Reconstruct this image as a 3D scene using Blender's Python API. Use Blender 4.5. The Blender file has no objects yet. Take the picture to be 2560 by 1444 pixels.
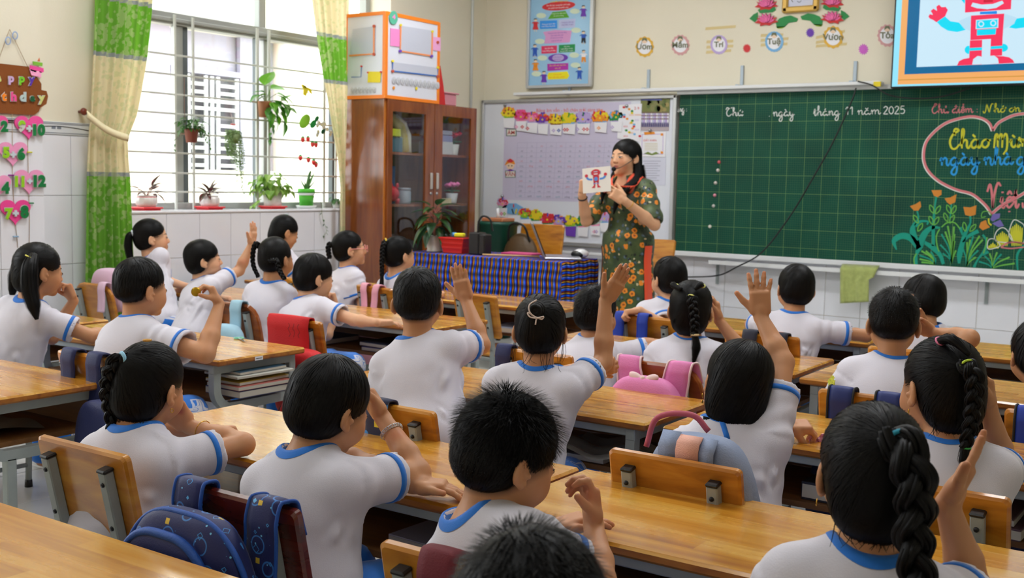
import bpy,bmesh,math,random
import numpy as np
from mathutils import Vector,Matrix
C=bpy.context.collection
SC=bpy.context.scene
PI=math.pi
rnd=random.Random(7)
def lin(c):
    return tuple(((v/12.92) if v <= 0.04045 else ((v+0.055)/1.055)**2.4) for v in (x/255 for x in c))
# ------------------------------------------------------------------ camera
CH=1.25                                      # camera height, metres
FPX=2778.57
_y,_p,_r=0.5967987,0.09692496,0.02150593
_fw=np.array([-math.sin(_y)*math.cos(_p),math.cos(_y)*math.cos(_p),-math.sin(_p)])
_rt0=np.array([math.cos(_y),math.sin(_y),0.0]);_up0=np.cross(_rt0,_fw)
_rt=_rt0*math.cos(_r)+_up0*math.sin(_r);_up=_up0*math.cos(_r)-_rt0*math.sin(_r)
cam=bpy.data.cameras.new('camera');cam.sensor_width=36;cam.lens=FPX/2560*36
cam.clip_start=0.05;cam.clip_end=100
co=bpy.data.objects.new('camera',cam);C.objects.link(co)
m=Matrix.Identity(4)
for i in range(3):
    m[i][0]=_rt[i];m[i][1]=_up[i];m[i][2]=-_fw[i]
m[2][3]=CH
co.matrix_world=m
cam.dof.use_dof=True;cam.dof.focus_distance=2.6;cam.dof.aperture_fstop=7.5
SC.camera=co
# ------------------------------------------------------------------ sky and lights
w=bpy.data.worlds.new('sky');SC.world=w;w.use_nodes=True
bgn=w.node_tree.nodes['Background']
bgn.inputs[0].default_value=(0.93,0.97,1.0,1);bgn.inputs[1].default_value=4.6
SC.view_settings.view_transform='Standard';SC.view_settings.look='None'
SC.view_settings.gamma=1.0;SC.view_settings.use_curve_mapping=False
SC.view_settings.exposure=0.38
def area(name,loc,rot,sx,sy,power,col=(1,1,1),spread=PI):
    l=bpy.data.lights.new(name,'AREA');l.shape='RECTANGLE';l.size=sx;l.size_y=sy
    l.energy=power;l.color=col;l.spread=spread
    o=bpy.data.objects.new(name,l);C.objects.link(o);o.location=loc;o.rotation_euler=rot
    return o
# daylight through the left windows (the one in view and an unseen one added to let in light)
for py_,wd_ in ((5.5,2.5),(0.95,1.9)):      # portals only guide the sky light through the openings
    area('window_portal',(-6.14,py_,1.98),(0,math.radians(-90),0),1.9,wd_,1).data.cycles.is_portal=True
# fluorescent fittings under the ceiling
for fx,fy,pw in ((-4.2,6.0,20),(-1.2,6.0,18),(-4.2,3.4,18),(-1.2,3.4,15),(-4.2,0.8,8),(-1.2,0.8,6)):
    area('tube_light',(fx,fy,3.30),(0,0,0),1.3,0.3,pw,(0.93,0.96,1.0))
    area('tube_uplight',(fx,fy,3.31),(PI,0,0),1.3,0.3,pw*0.8,(0.93,0.96,1.0))
# ------------------------------------------------------------------ pixel helpers (photo measured on its real planes)
def ray(px,py):
    return _fw+_rt*((px-1280)/FPX)-_up*((py-722)/FPX)
def atY(px,py,Y):
    d=ray(px,py);q=d*(Y/d[1]);q[2] += CH;return q
def atX(px,py,X):
    d=ray(px,py);q=d*(X/d[0]);q[2] += CH;return q
def atZ(px,py,z):
    d=ray(px,py);q=d*((z-CH)/d[2]);q[2] += CH;return q
# ------------------------------------------------------------------ object helpers
def tag(o,label=None,cat=None,group=None,kind=None):
    if label: o['label']=label
    if cat: o['category']=cat
    if group: o['group']=group
    if kind: o['kind']=kind
    return o
def empty(name,loc=(0,0,0),rz=0.0,label=None,cat=None,group=None):
    o=bpy.data.objects.new(name,None);C.objects.link(o)
    o.empty_display_size=0.05;o.location=[float(v) for v in loc];o.rotation_euler=(0,0,rz)
    return tag(o,label,cat,group)
def kids(o): return [c for c in bpy.data.objects if c.parent == o]
def dup(root,loc=None,rz=None,label=None,group=None):
    r=root.copy();C.objects.link(r)
    if loc is not None: r.location=[float(v) for v in loc]
    if rz is not None: r.rotation_euler=(0,0,rz)
    if label: r['label']=label
    if group: r['group']=group
    for ch in kids(root):
        c=ch.copy();C.objects.link(c);c.parent=r
        for g in kids(ch):
            d=g.copy();C.objects.link(d);d.parent=c
    return r
# ------------------------------------------------------------------ materials
MATS={}
def M(name,rgb=(200,200,200),rough=0.5,metal=0.0,coat=0.0,spec=0.5,var=None,bump=None,emit=None,alpha=None,trans=0.0,sheen=0.0,sss=0.0):
    """var=(scale, amount) brightness mottling; bump=(scale, strength)."""
    if name in MATS: return MATS[name]
    mt=bpy.data.materials.new(name);mt.use_nodes=True
    nt=mt.node_tree;b=nt.nodes['Principled BSDF']
    c=lin(rgb)+(1,)
    b.inputs['Base Color'].default_value=c
    b.inputs['Roughness'].default_value=rough;b.inputs['Metallic'].default_value=metal
    b.inputs['Coat Weight'].default_value=coat;b.inputs['Coat Roughness'].default_value=0.12
    b.inputs['Specular IOR Level'].default_value=spec
    b.inputs['Transmission Weight'].default_value=trans
    if sheen: b.inputs['Sheen Weight'].default_value=sheen
    if sss:
        b.inputs['Subsurface Weight'].default_value=sss;b.inputs['Subsurface Radius'].default_value=(0.012,0.005,0.003)
        b.inputs['Subsurface Scale'].default_value=0.5
    if alpha is not None: b.inputs['Alpha'].default_value=alpha
    if emit:
        b.inputs['Emission Color'].default_value=lin(emit[0])+(1,);b.inputs['Emission Strength'].default_value=emit[1]
    tc=None
    if var or bump:
        tc=nt.nodes.new('ShaderNodeTexCoord')
    if var:
        n=nt.nodes.new('ShaderNodeTexNoise');n.inputs['Scale'].default_value=var[0];n.inputs['Detail'].default_value=4
        nt.links.new(tc.outputs['Object'],n.inputs['Vector'])
        mr=nt.nodes.new('ShaderNodeMapRange');mr.inputs[1].default_value=0.3;mr.inputs[2].default_value=0.7
        mr.inputs[3].default_value=1-var[1];mr.inputs[4].default_value=1+var[1]*0.6
        nt.links.new(n.outputs['Fac'],mr.inputs[0])
        mx=nt.nodes.new('ShaderNodeVectorMath');mx.operation='SCALE';mx.inputs[0].default_value=c[:3]
        nt.links.new(mr.outputs[0],mx.inputs['Scale']);nt.links.new(mx.outputs[0],b.inputs['Base Color'])
    if bump:
        n=nt.nodes.new('ShaderNodeTexNoise');n.inputs['Scale'].default_value=bump[0];n.inputs['Detail'].default_value=5
        nt.links.new(tc.outputs['Object'],n.inputs['Vector'])
        bm_=nt.nodes.new('ShaderNodeBump');bm_.inputs['Strength'].default_value=bump[1];bm_.inputs['Distance'].default_value=0.01
        nt.links.new(n.outputs['Fac'],bm_.inputs['Height']);nt.links.new(bm_.outputs[0],b.inputs['Normal'])
    MATS[name]=mt
    return mt
def NT(mt):
    nt=mt.node_tree;return nt,nt.nodes['Principled BSDF'],(lambda t: nt.nodes.new('ShaderNode'+t)),nt.links.new
def ramp(nt,stops):
    r=nt.nodes.new('ShaderNodeValToRGB');e=r.color_ramp.elements
    while len(e) < len(stops): e.new(0.5)
    for i,(p,c) in enumerate(stops):
        e[i].position=p;e[i].color=lin(c)+(1,)
    return r
def wood(name,light,mid,dark,rough=0.3,coat=0.5,scale=(3,30,30),strip=None):
    if name in MATS: return MATS[name]
    mt=M(name,mid,rough,coat=coat);nt,b,N,L=NT(mt)
    tc=N('TexCoord');oi=N('ObjectInfo')
    ad=N('VectorMath');ad.operation='ADD'
    sc_=N('VectorMath');sc_.operation='SCALE';sc_.inputs[0].default_value=(17,5,3);L(oi.outputs['Random'],sc_.inputs['Scale'])
    L(tc.outputs['Object'],ad.inputs[0]);L(sc_.outputs[0],ad.inputs[1])
    mp=N('Mapping');mp.inputs['Scale'].default_value=scale;L(ad.outputs[0],mp.inputs[0])
    vec=mp.outputs[0]
    n=N('TexNoise');n.inputs['Scale'].default_value=1.0;n.inputs['Detail'].default_value=6;n.inputs['Distortion'].default_value=0.6
    L(vec,n.inputs['Vector'])
    n2=N('TexNoise');n2.inputs['Scale'].default_value=0.35;n2.inputs['Detail'].default_value=3;L(vec,n2.inputs['Vector'])
    a=N('Math');a.operation='MULTIPLY_ADD';a.inputs[1].default_value=0.55;L(n.outputs['Fac'],a.inputs[0])
    a2=N('Math');a2.operation='MULTIPLY';a2.inputs[1].default_value=0.45;L(n2.outputs['Fac'],a2.inputs[0]);L(a2.outputs[0],a.inputs[2])
    fac=a.outputs[0]
    if strip:      # glued strips running along x: each strip has a tone of its own
        sp=N('SeparateXYZ');L(ad.outputs[0],sp.inputs[0])
        k=N('Math');k.operation='MULTIPLY';k.inputs[1].default_value=1/strip;L(sp.outputs['Y'],k.inputs[0])
        fl=N('Math');fl.operation='FLOOR';L(k.outputs[0],fl.inputs[0])
        kx=N('Math');kx.operation='MULTIPLY_ADD';kx.inputs[1].default_value=2.1;L(sp.outputs['X'],kx.inputs[0])
        w3=N('Math');w3.operation='MULTIPLY';w3.inputs[1].default_value=0.37;L(fl.outputs[0],w3.inputs[0]);L(w3.outputs[0],kx.inputs[2])
        fx=N('Math');fx.operation='FLOOR';L(kx.outputs[0],fx.inputs[0])
        cm=N('CombineXYZ');L(fl.outputs[0],cm.inputs[0]);L(fx.outputs[0],cm.inputs[1])
        wn=N('TexWhiteNoise');wn.noise_dimensions='2D';L(cm.outputs[0],wn.inputs['Vector'])
        s=N('Math');s.operation='MULTIPLY_ADD';s.inputs[1].default_value=0.16;L(wn.outputs['Value'],s.inputs[0])
        s2=N('Math');s2.operation='SUBTRACT';s2.inputs[1].default_value=0.08;L(fac,s2.inputs[0]);L(s2.outputs[0],s.inputs[2])
        fac=s.outputs[0]
    r=ramp(nt,[(0.30,dark),(0.47,mid),(0.66,light)]);L(fac,r.inputs[0])
    L(r.outputs[0],b.inputs['Base Color'])
    rr=N('MapRange');rr.inputs[3].default_value=rough*0.8;rr.inputs[4].default_value=rough*1.4;L(n.outputs['Fac'],rr.inputs[0]);L(rr.outputs[0],b.inputs['Roughness'])
    bp=N('Bump');bp.inputs['Strength'].default_value=0.06;bp.inputs['Distance'].default_value=0.01;L(n.outputs['Fac'],bp.inputs['Height']);L(bp.outputs[0],b.inputs['Normal'])
    return mt
# ------------------------------------------------------------------ mesh builder
class MB:
    def __init__(s): s.v=[];s.f=[];s.m=[];s.s=[]
    def add(s,vs,fs,mi=0,sm=False):
        n=len(s.v);s.v.extend([tuple(float(c) for c in p) for p in vs])
        for f in fs:
            s.f.append([i+n for i in f]);s.m.append(mi);s.s.append(sm)
    def box(s,c,size,rot=None,bev=0.0,mi=0):
        """box, optionally chamfered; rot: 3x3 or z angle."""
        hx,hy,hz=size[0]/2,size[1]/2,size[2]/2
        if rot is not None and not hasattr(rot,'__len__'):
            ca,sa=math.cos(rot),math.sin(rot);rot=np.array([[ca,-sa,0],[sa,ca,0],[0,0,1]])
        R=np.eye(3) if rot is None else np.array(rot)
        c=np.array(c,float)
        if bev <= 0:
            P=[(x*hx,y*hy,z*hz) for x in (-1,1) for y in (-1,1) for z in (-1,1)]
            F=[(0,1,3,2),(4,6,7,5),(0,4,5,1),(2,3,7,6),(0,2,6,4),(1,5,7,3)]
        else:
            b=min(bev,hx*.9,hy*.9,hz*.9)
            P=[];idx={}
            for x in (-1,1):
                for y in (-1,1):
                    for z in (-1,1):
                        for a in range(3):
                            q=[x*(hx-b),y*(hy-b),z*(hz-b)];q[a] += b*(x,y,z)[a]
                            idx[(x,y,z,a)]=len(P);P.append(q)
            F=[]
            for a in range(3):
                o=[i for i in range(3) if i != a]
                for sg in (-1,1):
                    f=[]
                    for u,v_ in ((-1,-1),(1,-1),(1,1),(-1,1)):
                        k=[0,0,0];k[a]=sg;k[o[0]]=u;k[o[1]]=v_
                        f.append(idx[tuple(k)+(a,)])
                    F.append(f)
            for a in range(3):
                o=[i for i in range(3) if i != a]
                for u in (-1,1):
                    for v_ in (-1,1):
                        f=[]
                        for w_,ax in ((-1,o[0]),(1,o[0]),(1,o[1]),(-1,o[1])):
                            k=[0,0,0];k[a]=w_;k[o[0]]=u;k[o[1]]=v_
                            f.append(idx[tuple(k)+(ax,)])
                        F.append(f)
            for x in (-1,1):
                for y in (-1,1):
                    for z in (-1,1):
                        F.append([idx[(x,y,z,a)] for a in range(3)])
            PP=np.array(P)
            for i,f in enumerate(F):       # outward winding
                q=PP[f];nn=np.cross(q[1]-q[0],q[2]-q[0])
                if nn @ q.mean(0) < 0: F[i]=f[::-1]
        s.add([R @ np.array(p)+c for p in P],F,mi)
        return s
    def bar(s,a,b,w,t,up=(0,0,1),bev=0.0,mi=0):
        """rectangular bar from a to b, w across, t along up-ish."""
        a=np.array(a,float);b=np.array(b,float);d=b-a;L=np.linalg.norm(d);d /= L
        u=np.array(up,float);sd=np.cross(d,u)
        if np.linalg.norm(sd) < 1e-6: sd=np.cross(d,(1,0,0))
        sd /= np.linalg.norm(sd);u=np.cross(sd,d)
        s.box((a+b)/2,(w,L,t),np.array([sd,d,u]).T,bev,mi);return s
    def tube(s,pts,r,n=8,mi=0,cap=True,closed=False):
        P=[np.array(p,float) for p in pts];m_=len(P)
        rs=r if hasattr(r,'__len__') else [r]*m_
        nrm=None;rings=[]
        for i in range(m_):
            if closed: t=P[(i+1) % m_]-P[i-1]
            else: t=P[min(i+1,m_-1)]-P[max(i-1,0)]
            t=t/(np.linalg.norm(t)+1e-12)
            if nrm is None:
                nrm=np.cross(t,(0.31,0.17,0.93));
                if np.linalg.norm(nrm) < 1e-3: nrm=np.cross(t,(1,0,0))
            nrm=nrm-t*(nrm@t);nrm /= np.linalg.norm(nrm)+1e-12;bn=np.cross(t,nrm)
            rings.append([P[i]+rs[i]*(math.cos(2*PI*k/n)*nrm+math.sin(2*PI*k/n)*bn) for k in range(n)])
        V=[p for rg in rings for p in rg];F=[]
        for i in range(m_ if closed else m_-1):
            j=(i+1) % m_
            for k in range(n):
                F.append((i*n+k,i*n+(k+1) % n,j*n+(k+1) % n,j*n+k))
        if cap and not closed:
            F.append(tuple(range(n))[::-1]);F.append(tuple((m_-1)*n+k for k in range(n)))
        s.add(V,F,mi,True);return s
    def cone(s,a,b,ra,rb,n=16,mi=0,cap=True):
        return s.tube([a,b],[ra,rb],n,mi,cap)
    def lathe(s,prof,c=(0,0,0),n=24,mi=0,sq=(1,1)):
        """prof: list of (r, z)."""
        V=[];F=[];k=len(prof)
        for r,z in prof:
            for i in range(n):
                a=2*PI*i/n;V.append((c[0]+r*math.cos(a)*sq[0],c[1]+r*math.sin(a)*sq[1],c[2]+z))
        for j in range(k-1):
            for i in range(n):
                F.append((j*n+i,j*n+(i+1) % n,(j+1)*n+(i+1) % n,(j+1)*n+i))
        if prof[0][0] > 1e-5: F.append(tuple(range(n))[::-1])
        if prof[-1][0] > 1e-5: F.append(tuple((k-1)*n+i for i in range(n)))
        s.add(V,F,mi,True);return s
    def ell(s,c,r,n=12,m_=8,R=None,mi=0):
        R=np.eye(3) if R is None else np.array(R)
        V=[];F=[]
        for j in range(m_+1):
            t=PI*j/m_
            for i in range(n):
                a=2*PI*i/n
                q=np.array([r[0]*math.sin(t)*math.cos(a),r[1]*math.sin(t)*math.sin(a),r[2]*math.cos(t)])
                V.append(R@q+np.array(c,float))
        for j in range(m_):
            for i in range(n):
                F.append((j*n+i,(j+1)*n+i,(j+1)*n+(i+1) % n,j*n+(i+1) % n))
        s.add(V,F,mi,True);return s
    def prism(s,poly,o,u,v,n,th,mi=0,side=None):
        """polygon in plane (o,u,v) extruded th along n."""
        o,u,v,n=(np.array(q,float) for q in (o,u,v,n));k=len(poly)
        A=[o+u*p[0]+v*p[1] for p in poly];B=[p+n*th for p in A]
        ar=sum(poly[i][0]*poly[(i+1) % k][1]-poly[(i+1) % k][0]*poly[i][1] for i in range(k))
        fl=(ar > 0) == (np.cross(u,v)@n*th > 0)
        f1=list(range(k,2*k));f0=list(range(k))
        if fl: f0=f0[::-1]
        else: f1=f1[::-1]
        F=[f0,f1]
        for i in range(k):
            q=(i,(i+1) % k,k+(i+1) % k,k+i);F.append(q if fl else q[::-1])
        s.add(A+B,F[:2],mi);nb=len(s.v)-2*k
        for q in F[2:]:
            s.f.append([i+nb for i in q]);s.m.append(mi if side is None else side);s.s.append(False)
        return s
    def sheet(s,grid,mi=0,sm=True,th=0.0):
        """grid[i][j] of points -> surface, optionally with thickness along its normals."""
        G=np.array(grid,float);a,b=G.shape[:2]
        du=np.gradient(G,axis=0);dv=np.gradient(G,axis=1);nn=np.cross(du,dv);nn /= np.linalg.norm(nn,axis=2,keepdims=True)+1e-12
        F=[(i*b+j,(i+1)*b+j,(i+1)*b+j+1,i*b+j+1) for i in range(a-1) for j in range(b-1)]
        if th <= 0: s.add(G.reshape(-1,3),F,mi,sm);return s
        T=G-nn*th;V=np.vstack([G.reshape(-1,3),T.reshape(-1,3)]);o=a*b
        F2=[tuple(o+i for i in f)[::-1] for f in F]
        E=[]
        for i in range(a-1):
            E += [((i+1)*b,i*b,o+i*b,o+(i+1)*b),(i*b+b-1,(i+1)*b+b-1,o+(i+1)*b+b-1,o+i*b+b-1)]
        for j in range(b-1):
            E += [(j,j+1,o+j+1,o+j),((a-1)*b+j+1,(a-1)*b+j,o+(a-1)*b+j,o+(a-1)*b+j+1)]
        s.add(V,F+F2+E,mi,sm);return s
    def build(s,name,mats,parent=None,auto=True):
        me=bpy.data.meshes.new(name);me.from_pydata(s.v,[],s.f)
        for mt in (mats if isinstance(mats,(list,tuple)) else [mats]): me.materials.append(mt)
        me.polygons.foreach_set('material_index',s.m);me.polygons.foreach_set('use_smooth',s.s)
        me.update()
        o=bpy.data.objects.new(name,me);C.objects.link(o)
        if parent is not None: o.parent=parent
        return o
def place(o,loc,rz=0.0,R=None):
    if R is not None:
        mm=Matrix.Identity(4)
        for i in range(3):
            for j in range(3): mm[i][j]=float(R[i][j])
            mm[i][3]=float(loc[i])
        o.matrix_local=mm
    else:
        o.location=[float(q) for q in loc];o.rotation_euler=(0,0,rz)
    return o
def crom(pts,n=6,closed=False):
    """Catmull-Rom through points (any dimension)."""
    P=[np.array(p,float) for p in pts];k=len(P);out=[]
    for i in range(k if closed else k-1):
        p0=P[i-1] if (i > 0 or closed) else 2*P[0]-P[1]
        p1,p2=P[i],P[(i+1) % k]
        p3=P[(i+2) % k] if (i+2 < k or closed) else 2*P[-1]-P[-2]
        for j in range(n):
            t=j/n
            out.append(0.5*((2*p1)+(-p0+p2)*t+(2*p0-5*p1+4*p2-p3)*t*t+(-p0+3*p1-3*p2+p3)*t**3))
    if not closed: out.append(P[-1])
    return out
# flat prints: shapes given in photo pixels (or any 2D map) laid on their real plane as thin layers
class Flat:
    def __init__(s,fmap,n,th=0.0006): s.map=fmap;s.n=np.array(n,float);s.th=th;s.mb=MB();s.mats=[];s.layer=0
    def mi(s,mt):
        if mt not in s.mats: s.mats.append(mt)
        return s.mats.index(mt)
    def poly(s,pts,mt,layer=1,th=None):
        Q=[s.map(*p) for p in pts];h=th if th is not None else s.th*layer
        k=len(Q);T=[q+s.n*h for q in Q];B=[q-s.n*0.0005 for q in Q]
        c=np.mean(T,axis=0);a=np.zeros(3)
        for i in range(k): a += np.cross(T[i]-c,T[(i+1) % k]-c)
        if a@s.n < 0: T=T[::-1];B=B[::-1]
        s.mb.add(T+B,[tuple(range(k))]+[(i,k+i,k+(i+1) % k,(i+1) % k) for i in range(k)],s.mi(mt));return s
    def circ(s,x,y,rx,ry=None,mt=None,layer=1,n=20,rot=0.0,th=None):
        ry=rx if ry is None else ry;ca,sa=math.cos(rot),math.sin(rot)
        return s.poly([(x+rx*math.cos(t)*ca-ry*math.sin(t)*sa,y+rx*math.cos(t)*sa+ry*math.sin(t)*ca) for t in (2*PI*i/n for i in range(n))],mt,layer,th)
    def rect(s,x0,y0,x1,y1,mt,layer=1,th=None):
        return s.poly([(x0,y0),(x1,y0),(x1,y1),(x0,y1)],mt,layer,th)
    def scallop(s,x,y,r,mt,k=12,amp=0.1,layer=1,sy=1.0,th=None):
        return s.poly([(x+r*(1+amp*math.cos(k*t))*math.cos(t),y+sy*r*(1+amp*math.cos(k*t))*math.sin(t)) for t in (2*PI*i/(k*6) for i in range(k*6))],mt,layer,th)
    def stroke(s,pts,w,mt,layer=1,smooth=5,taper=0.0,closed=False,th=None):
        P=crom(pts,smooth,closed) if smooth else [np.array(p,float) for p in pts]
        k=len(P);h=th if th is not None else s.th*layer;V=[]
        for i in range(k):
            t=(P[(i+1) % k]-P[i-1]) if closed else (P[min(i+1,k-1)]-P[max(i-1,0)])
            t=t/(np.linalg.norm(t)+1e-9);nn=np.array([-t[1],t[0]])
            f=i/max(k-1,1);ww=w/2*(1-taper*abs(2*f-1)**2) if not hasattr(w,'__len__') else np.interp(f,np.linspace(0,1,len(w)),w)/2
            V += [s.map(*(P[i]+nn*ww))+s.n*h,s.map(*(P[i]-nn*ww))+s.n*h]
        F=[(2*i,2*i+1,(2*i+3) % (2*k),(2*i+2) % (2*k)) for i in range(k if closed else k-1)]
        a,b_,c_=V[0],V[1],V[2]
        if np.cross(b_-a,c_-a)@s.n < 0: F=[f for f in F]
        s.mb.add(V,[f if np.cross(V[f[1]]-V[f[0]],V[f[2]]-V[f[0]])@s.n > 0 else f[::-1] for f in F],s.mi(mt));return s
    def text(s,t,x,y,h,mt,layer=1,align='CENTER',sx=1.0,shear=0.0,slope=0.0,bold=0.0):
        """text whose capital height is about h map units, baseline at (x, y); y runs downwards."""
        V,F=text_mesh(t,align,bold)
        k=h/0.7
        Q=[s.map(x+(p[0]+shear*p[1])*k*sx,y-p[1]*k+p[0]*k*sx*slope)+s.n*(s.th*layer) for p in V]
        s.mb.add(Q,[f if np.cross(Q[f[1]]-Q[f[0]],Q[f[2]]-Q[f[1]])@s.n > 0 else f[::-1] for f in F],s.mi(mt));return s
    def build(s,name,parent=None): return s.mb.build(name,s.mats,parent)
_TX={}
def text_mesh(t,align='CENTER',bold=0.0):
    key=(t,align,bold)
    if key not in _TX:
        cu=bpy.data.curves.new('lettering','FONT');cu.body=t;cu.align_x=align;cu.resolution_u=3;cu.offset=bold
        o=bpy.data.objects.new('lettering',cu);C.objects.link(o)
        dg=bpy.context.evaluated_depsgraph_get();me=o.evaluated_get(dg).to_mesh()
        _TX[key]=([tuple(v.co) for v in me.vertices],[tuple(p.vertices) for p in me.polygons])
        o.evaluated_get(dg).to_mesh_clear();bpy.data.objects.remove(o);bpy.data.curves.remove(cu)
    return _TX[key]
# ================================================================== ROOM
FY=8.06;LX=-5.81;CEIL=3.5;RX=2.4;BY=-1.6
paint=M('cream_wall_paint',(228,221,200),0.6,var=(1.3,0.04),bump=(90,0.05))
white_paint=M('white_ceiling_paint',(240,240,236),0.7)
grout=M('tile_grout',(176,176,178),0.8)
wtile=M('white_glazed_wall_tile',(232,233,240),0.12,coat=0.3,var=(2,0.03))
ftile=M('pale_floor_tile',(205,205,200),0.22,coat=0.2,var=(3,0.06))
alu=M('brushed_aluminium',(196,198,200),0.35,metal=0.6)
white_metal=M('white_painted_metal',(226,228,230),0.4)
grey_metal=M('grey_painted_steel',(150,160,162),0.42,var=(9,0.08),bump=(60,0.05))
dark=M('black_plastic',(22,22,24),0.4)
def struct(name,mb,mats,parent=None):
    o=mb.build(name,mats,parent)
    if parent is None: tag(o,kind='structure')
    return o
fl=struct('floor',MB().box(((LX+RX)/2,(BY+FY)/2,-0.055),(RX-LX+1.2,FY-BY+0.6,0.1)),grout)
tm=MB().box((0,0,0),(0.397,0.397,0.008),bev=0.002)
t0=None
for i in range(16):
    for j in range(18):
        p=(LX+0.2+i*0.4,0.9+j*0.4,-0.003)
        if t0 is None: t0=tm.build('tile',ftile,fl);t0.location=p
        else:
            c_=t0.copy();C.objects.link(c_);c_.location=p
struct('ceiling',MB().box(((LX+RX)/2,(BY+FY)/2,CEIL+0.05),(RX-LX+0.8,FY-BY+0.6,0.1)),white_paint)
wf=struct('wall_front',MB().box(((LX+RX)/2,FY+0.1,CEIL/2),(RX-LX+0.8,0.2,CEIL)),paint)
struct('wall_right',MB().box((RX+0.1,(BY+FY)/2,CEIL/2),(0.2,FY-BY,CEIL)),paint)
struct('wall_back',MB().box(((LX+RX)/2,BY-0.1,CEIL/2),(RX-LX+0.8,0.2,CEIL)),paint)
SILL=1.015;WY0,WY1,WZ1=4.22,6.78,2.95
WT=0.32                                       # wall thickness
mb=MB();xc=LX-WT/2
def lw(y0,y1,z0,z1): mb.box((xc,(y0+y1)/2,(z0+z1)/2),(WT,y1-y0,z1-z0))
lw(BY,0.0,0,CEIL);lw(0,1.9,0,SILL-0.02);lw(0,1.9,WZ1,CEIL);lw(1.9,WY0,0,CEIL)
lw(WY0,WY1,0,SILL-0.02);lw(WY0,WY1,WZ1,CEIL);lw(WY1,FY,0,CEIL)
wl=struct('wall_left',mb,paint)
struct('trim_1',MB().box((LX-0.10,(WY0+WY1)/2,SILL-0.01),(0.23,WY1-WY0,0.02),bev=0.006),wtile)
struct('trim_2',MB().box((LX-0.12,0.95,SILL-0.01),(0.3,1.9,0.02),bev=0.006),wtile)
PX_=-5.69                                     # pillar face that carries the birthday hanging
py1=atX(105,300,PX_)[1]
pil=struct('wall_pillar',MB().box((LX+(PX_-LX)/2,(2.3+py1)/2,CEIL/2),(PX_-LX,py1-2.3,CEIL)),paint)
# wall tiles, each one a piece of its own
TW,TH=0.265,0.40
tw_=MB().box((0,0,0),(0.008,TW-0.003,TH-0.003),bev=0.0015)
base_t=None
def wtile_at(x,y,z,rz,parent,sz=1.0,sy=1.0):
    global base_t
    if base_t is None: base_t=tw_.build('tile',wtile,parent);c_=base_t
    else: c_=base_t.copy();C.objects.link(c_);c_.parent=parent
    c_.location=(x,y,z);c_.rotation_euler=(0,0,rz);c_.scale=(1,sy,sz)
rows=[(-0.09,0.31),(0.31,0.71),(0.71,1.11),(1.11,1.455)]
def tile_wall(n,fpos,rz,parent,zmax):
    for k in range(n):
        for z0,z1 in rows:
            z0=max(z0,0.0);z1=min(z1,zmax)
            if z1-z0 < 0.03: continue
            p=fpos(k);wtile_at(p[0],p[1],(z0+z1)/2,rz,parent,(z1-z0)/TH)
struct('trim_3',MB().box((LX+0.001,(py1+WY0)/2,0.7475),(0.002,WY0-py1,1.495)),grout)
tile_wall(2,lambda k: (LX+0.005,py1+0.12+TW*k,0),0,wl,1.455)
tile_wall(10,lambda k: (LX+0.005,WY0+TW*(k-0.02),0),0,wl,SILL-0.022)
tile_wall(3,lambda k: (PX_+0.004,py1-TW*(k+0.5),0),0,pil,1.455)
tile_wall(21,lambda k: (-3.474+TW*(k-8.5),FY-0.004,0),PI/2,wf,0.71)
# border tile strip along the top of the tiled dado, with its printed wave
bt=M('border_tile',(214,218,222),0.15,coat=0.3);gl=M('border_print_grey',(120,128,140),0.3)
for xx,y0,y1,par,nm in ((LX,py1,WY0-.01,wl,'a'),(PX_,2.6,py1,pil,'b')):
    b_=MB();L_=y1-y0
    b_.box((xx+0.005,(y0+y1)/2,1.495),(0.012,L_,0.075),bev=0.003)
    o=b_.build('border_strip',bt,par)
    F_=Flat(lambda u,v,x0=xx,yy=y0: np.array([x0+0.0115,yy+u,v]),(1,0,0))
    for zz in (1.525,1.517,1.466): F_.rect(0,zz,L_,zz+0.004,gl)
    F_.stroke([(u,1.493+0.013*math.sin(u*9)) for u in np.linspace(0.02,L_-0.02,14)],0.004,dark,2)
    for k in range(int(L_/0.3)): F_.rect(0.13+k*0.3,1.49,0.155+k*0.3,1.507,gl,2);F_.rect(0.165+k*0.3,1.49,0.19+k*0.3,1.507,gl,2)
    F_.build('border_print',par)
b_=MB().box((-5.80,FY-0.006,1.495),(0.10,0.012,0.075),bev=0.003);b_.build('border_strip',bt,wf)
# ------------------------------------------------------------------ window
GX=-5.97;FXW=-6.06                        # grille plane, frame plane
glass=bpy.data.materials.new('window_glass');glass.use_nodes=True
nt=glass.node_tree;nt.nodes.clear()
o_=nt.nodes.new('ShaderNodeOutputMaterial');mx=nt.nodes.new('ShaderNodeMixShader');tr=nt.nodes.new('ShaderNodeBsdfTransparent');gs=nt.nodes.new('ShaderNodeBsdfGlossy')
gs.inputs['Roughness'].default_value=0.02;mx.inputs[0].default_value=0.07;tr.inputs[0].default_value=(0.96,0.98,0.97,1)
nt.links.new(tr.outputs[0],mx.inputs[1]);nt.links.new(gs.outputs[0],mx.inputs[2]);nt.links.new(mx.outputs[0],o_.inputs[0])
frame_m=M('grey_window_frame',(158,160,156),0.4,metal=0.2);dframe=M('dark_window_frame',(92,98,100),0.4,metal=0.2)
grille_m=M('pale_grille_paint',(196,198,190),0.45)
wz=lambda px,py,X=FXW: atX(px,py,X)[2]
wy=lambda px,py,X=FXW: atX(px,py,X)[1]
bz1=wz(380,25);bz0=wz(380,56)
win=tag(empty('window_1',(FXW,5.5,SILL)),kind='structure')
def wpart(name,mb,mt):
    for i in range(len(mb.v)):
        x,y,z=mb.v[i];mb.v[i]=(x-FXW,y-5.5,z-SILL)
    return mb.build(name,mt,win)
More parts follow.
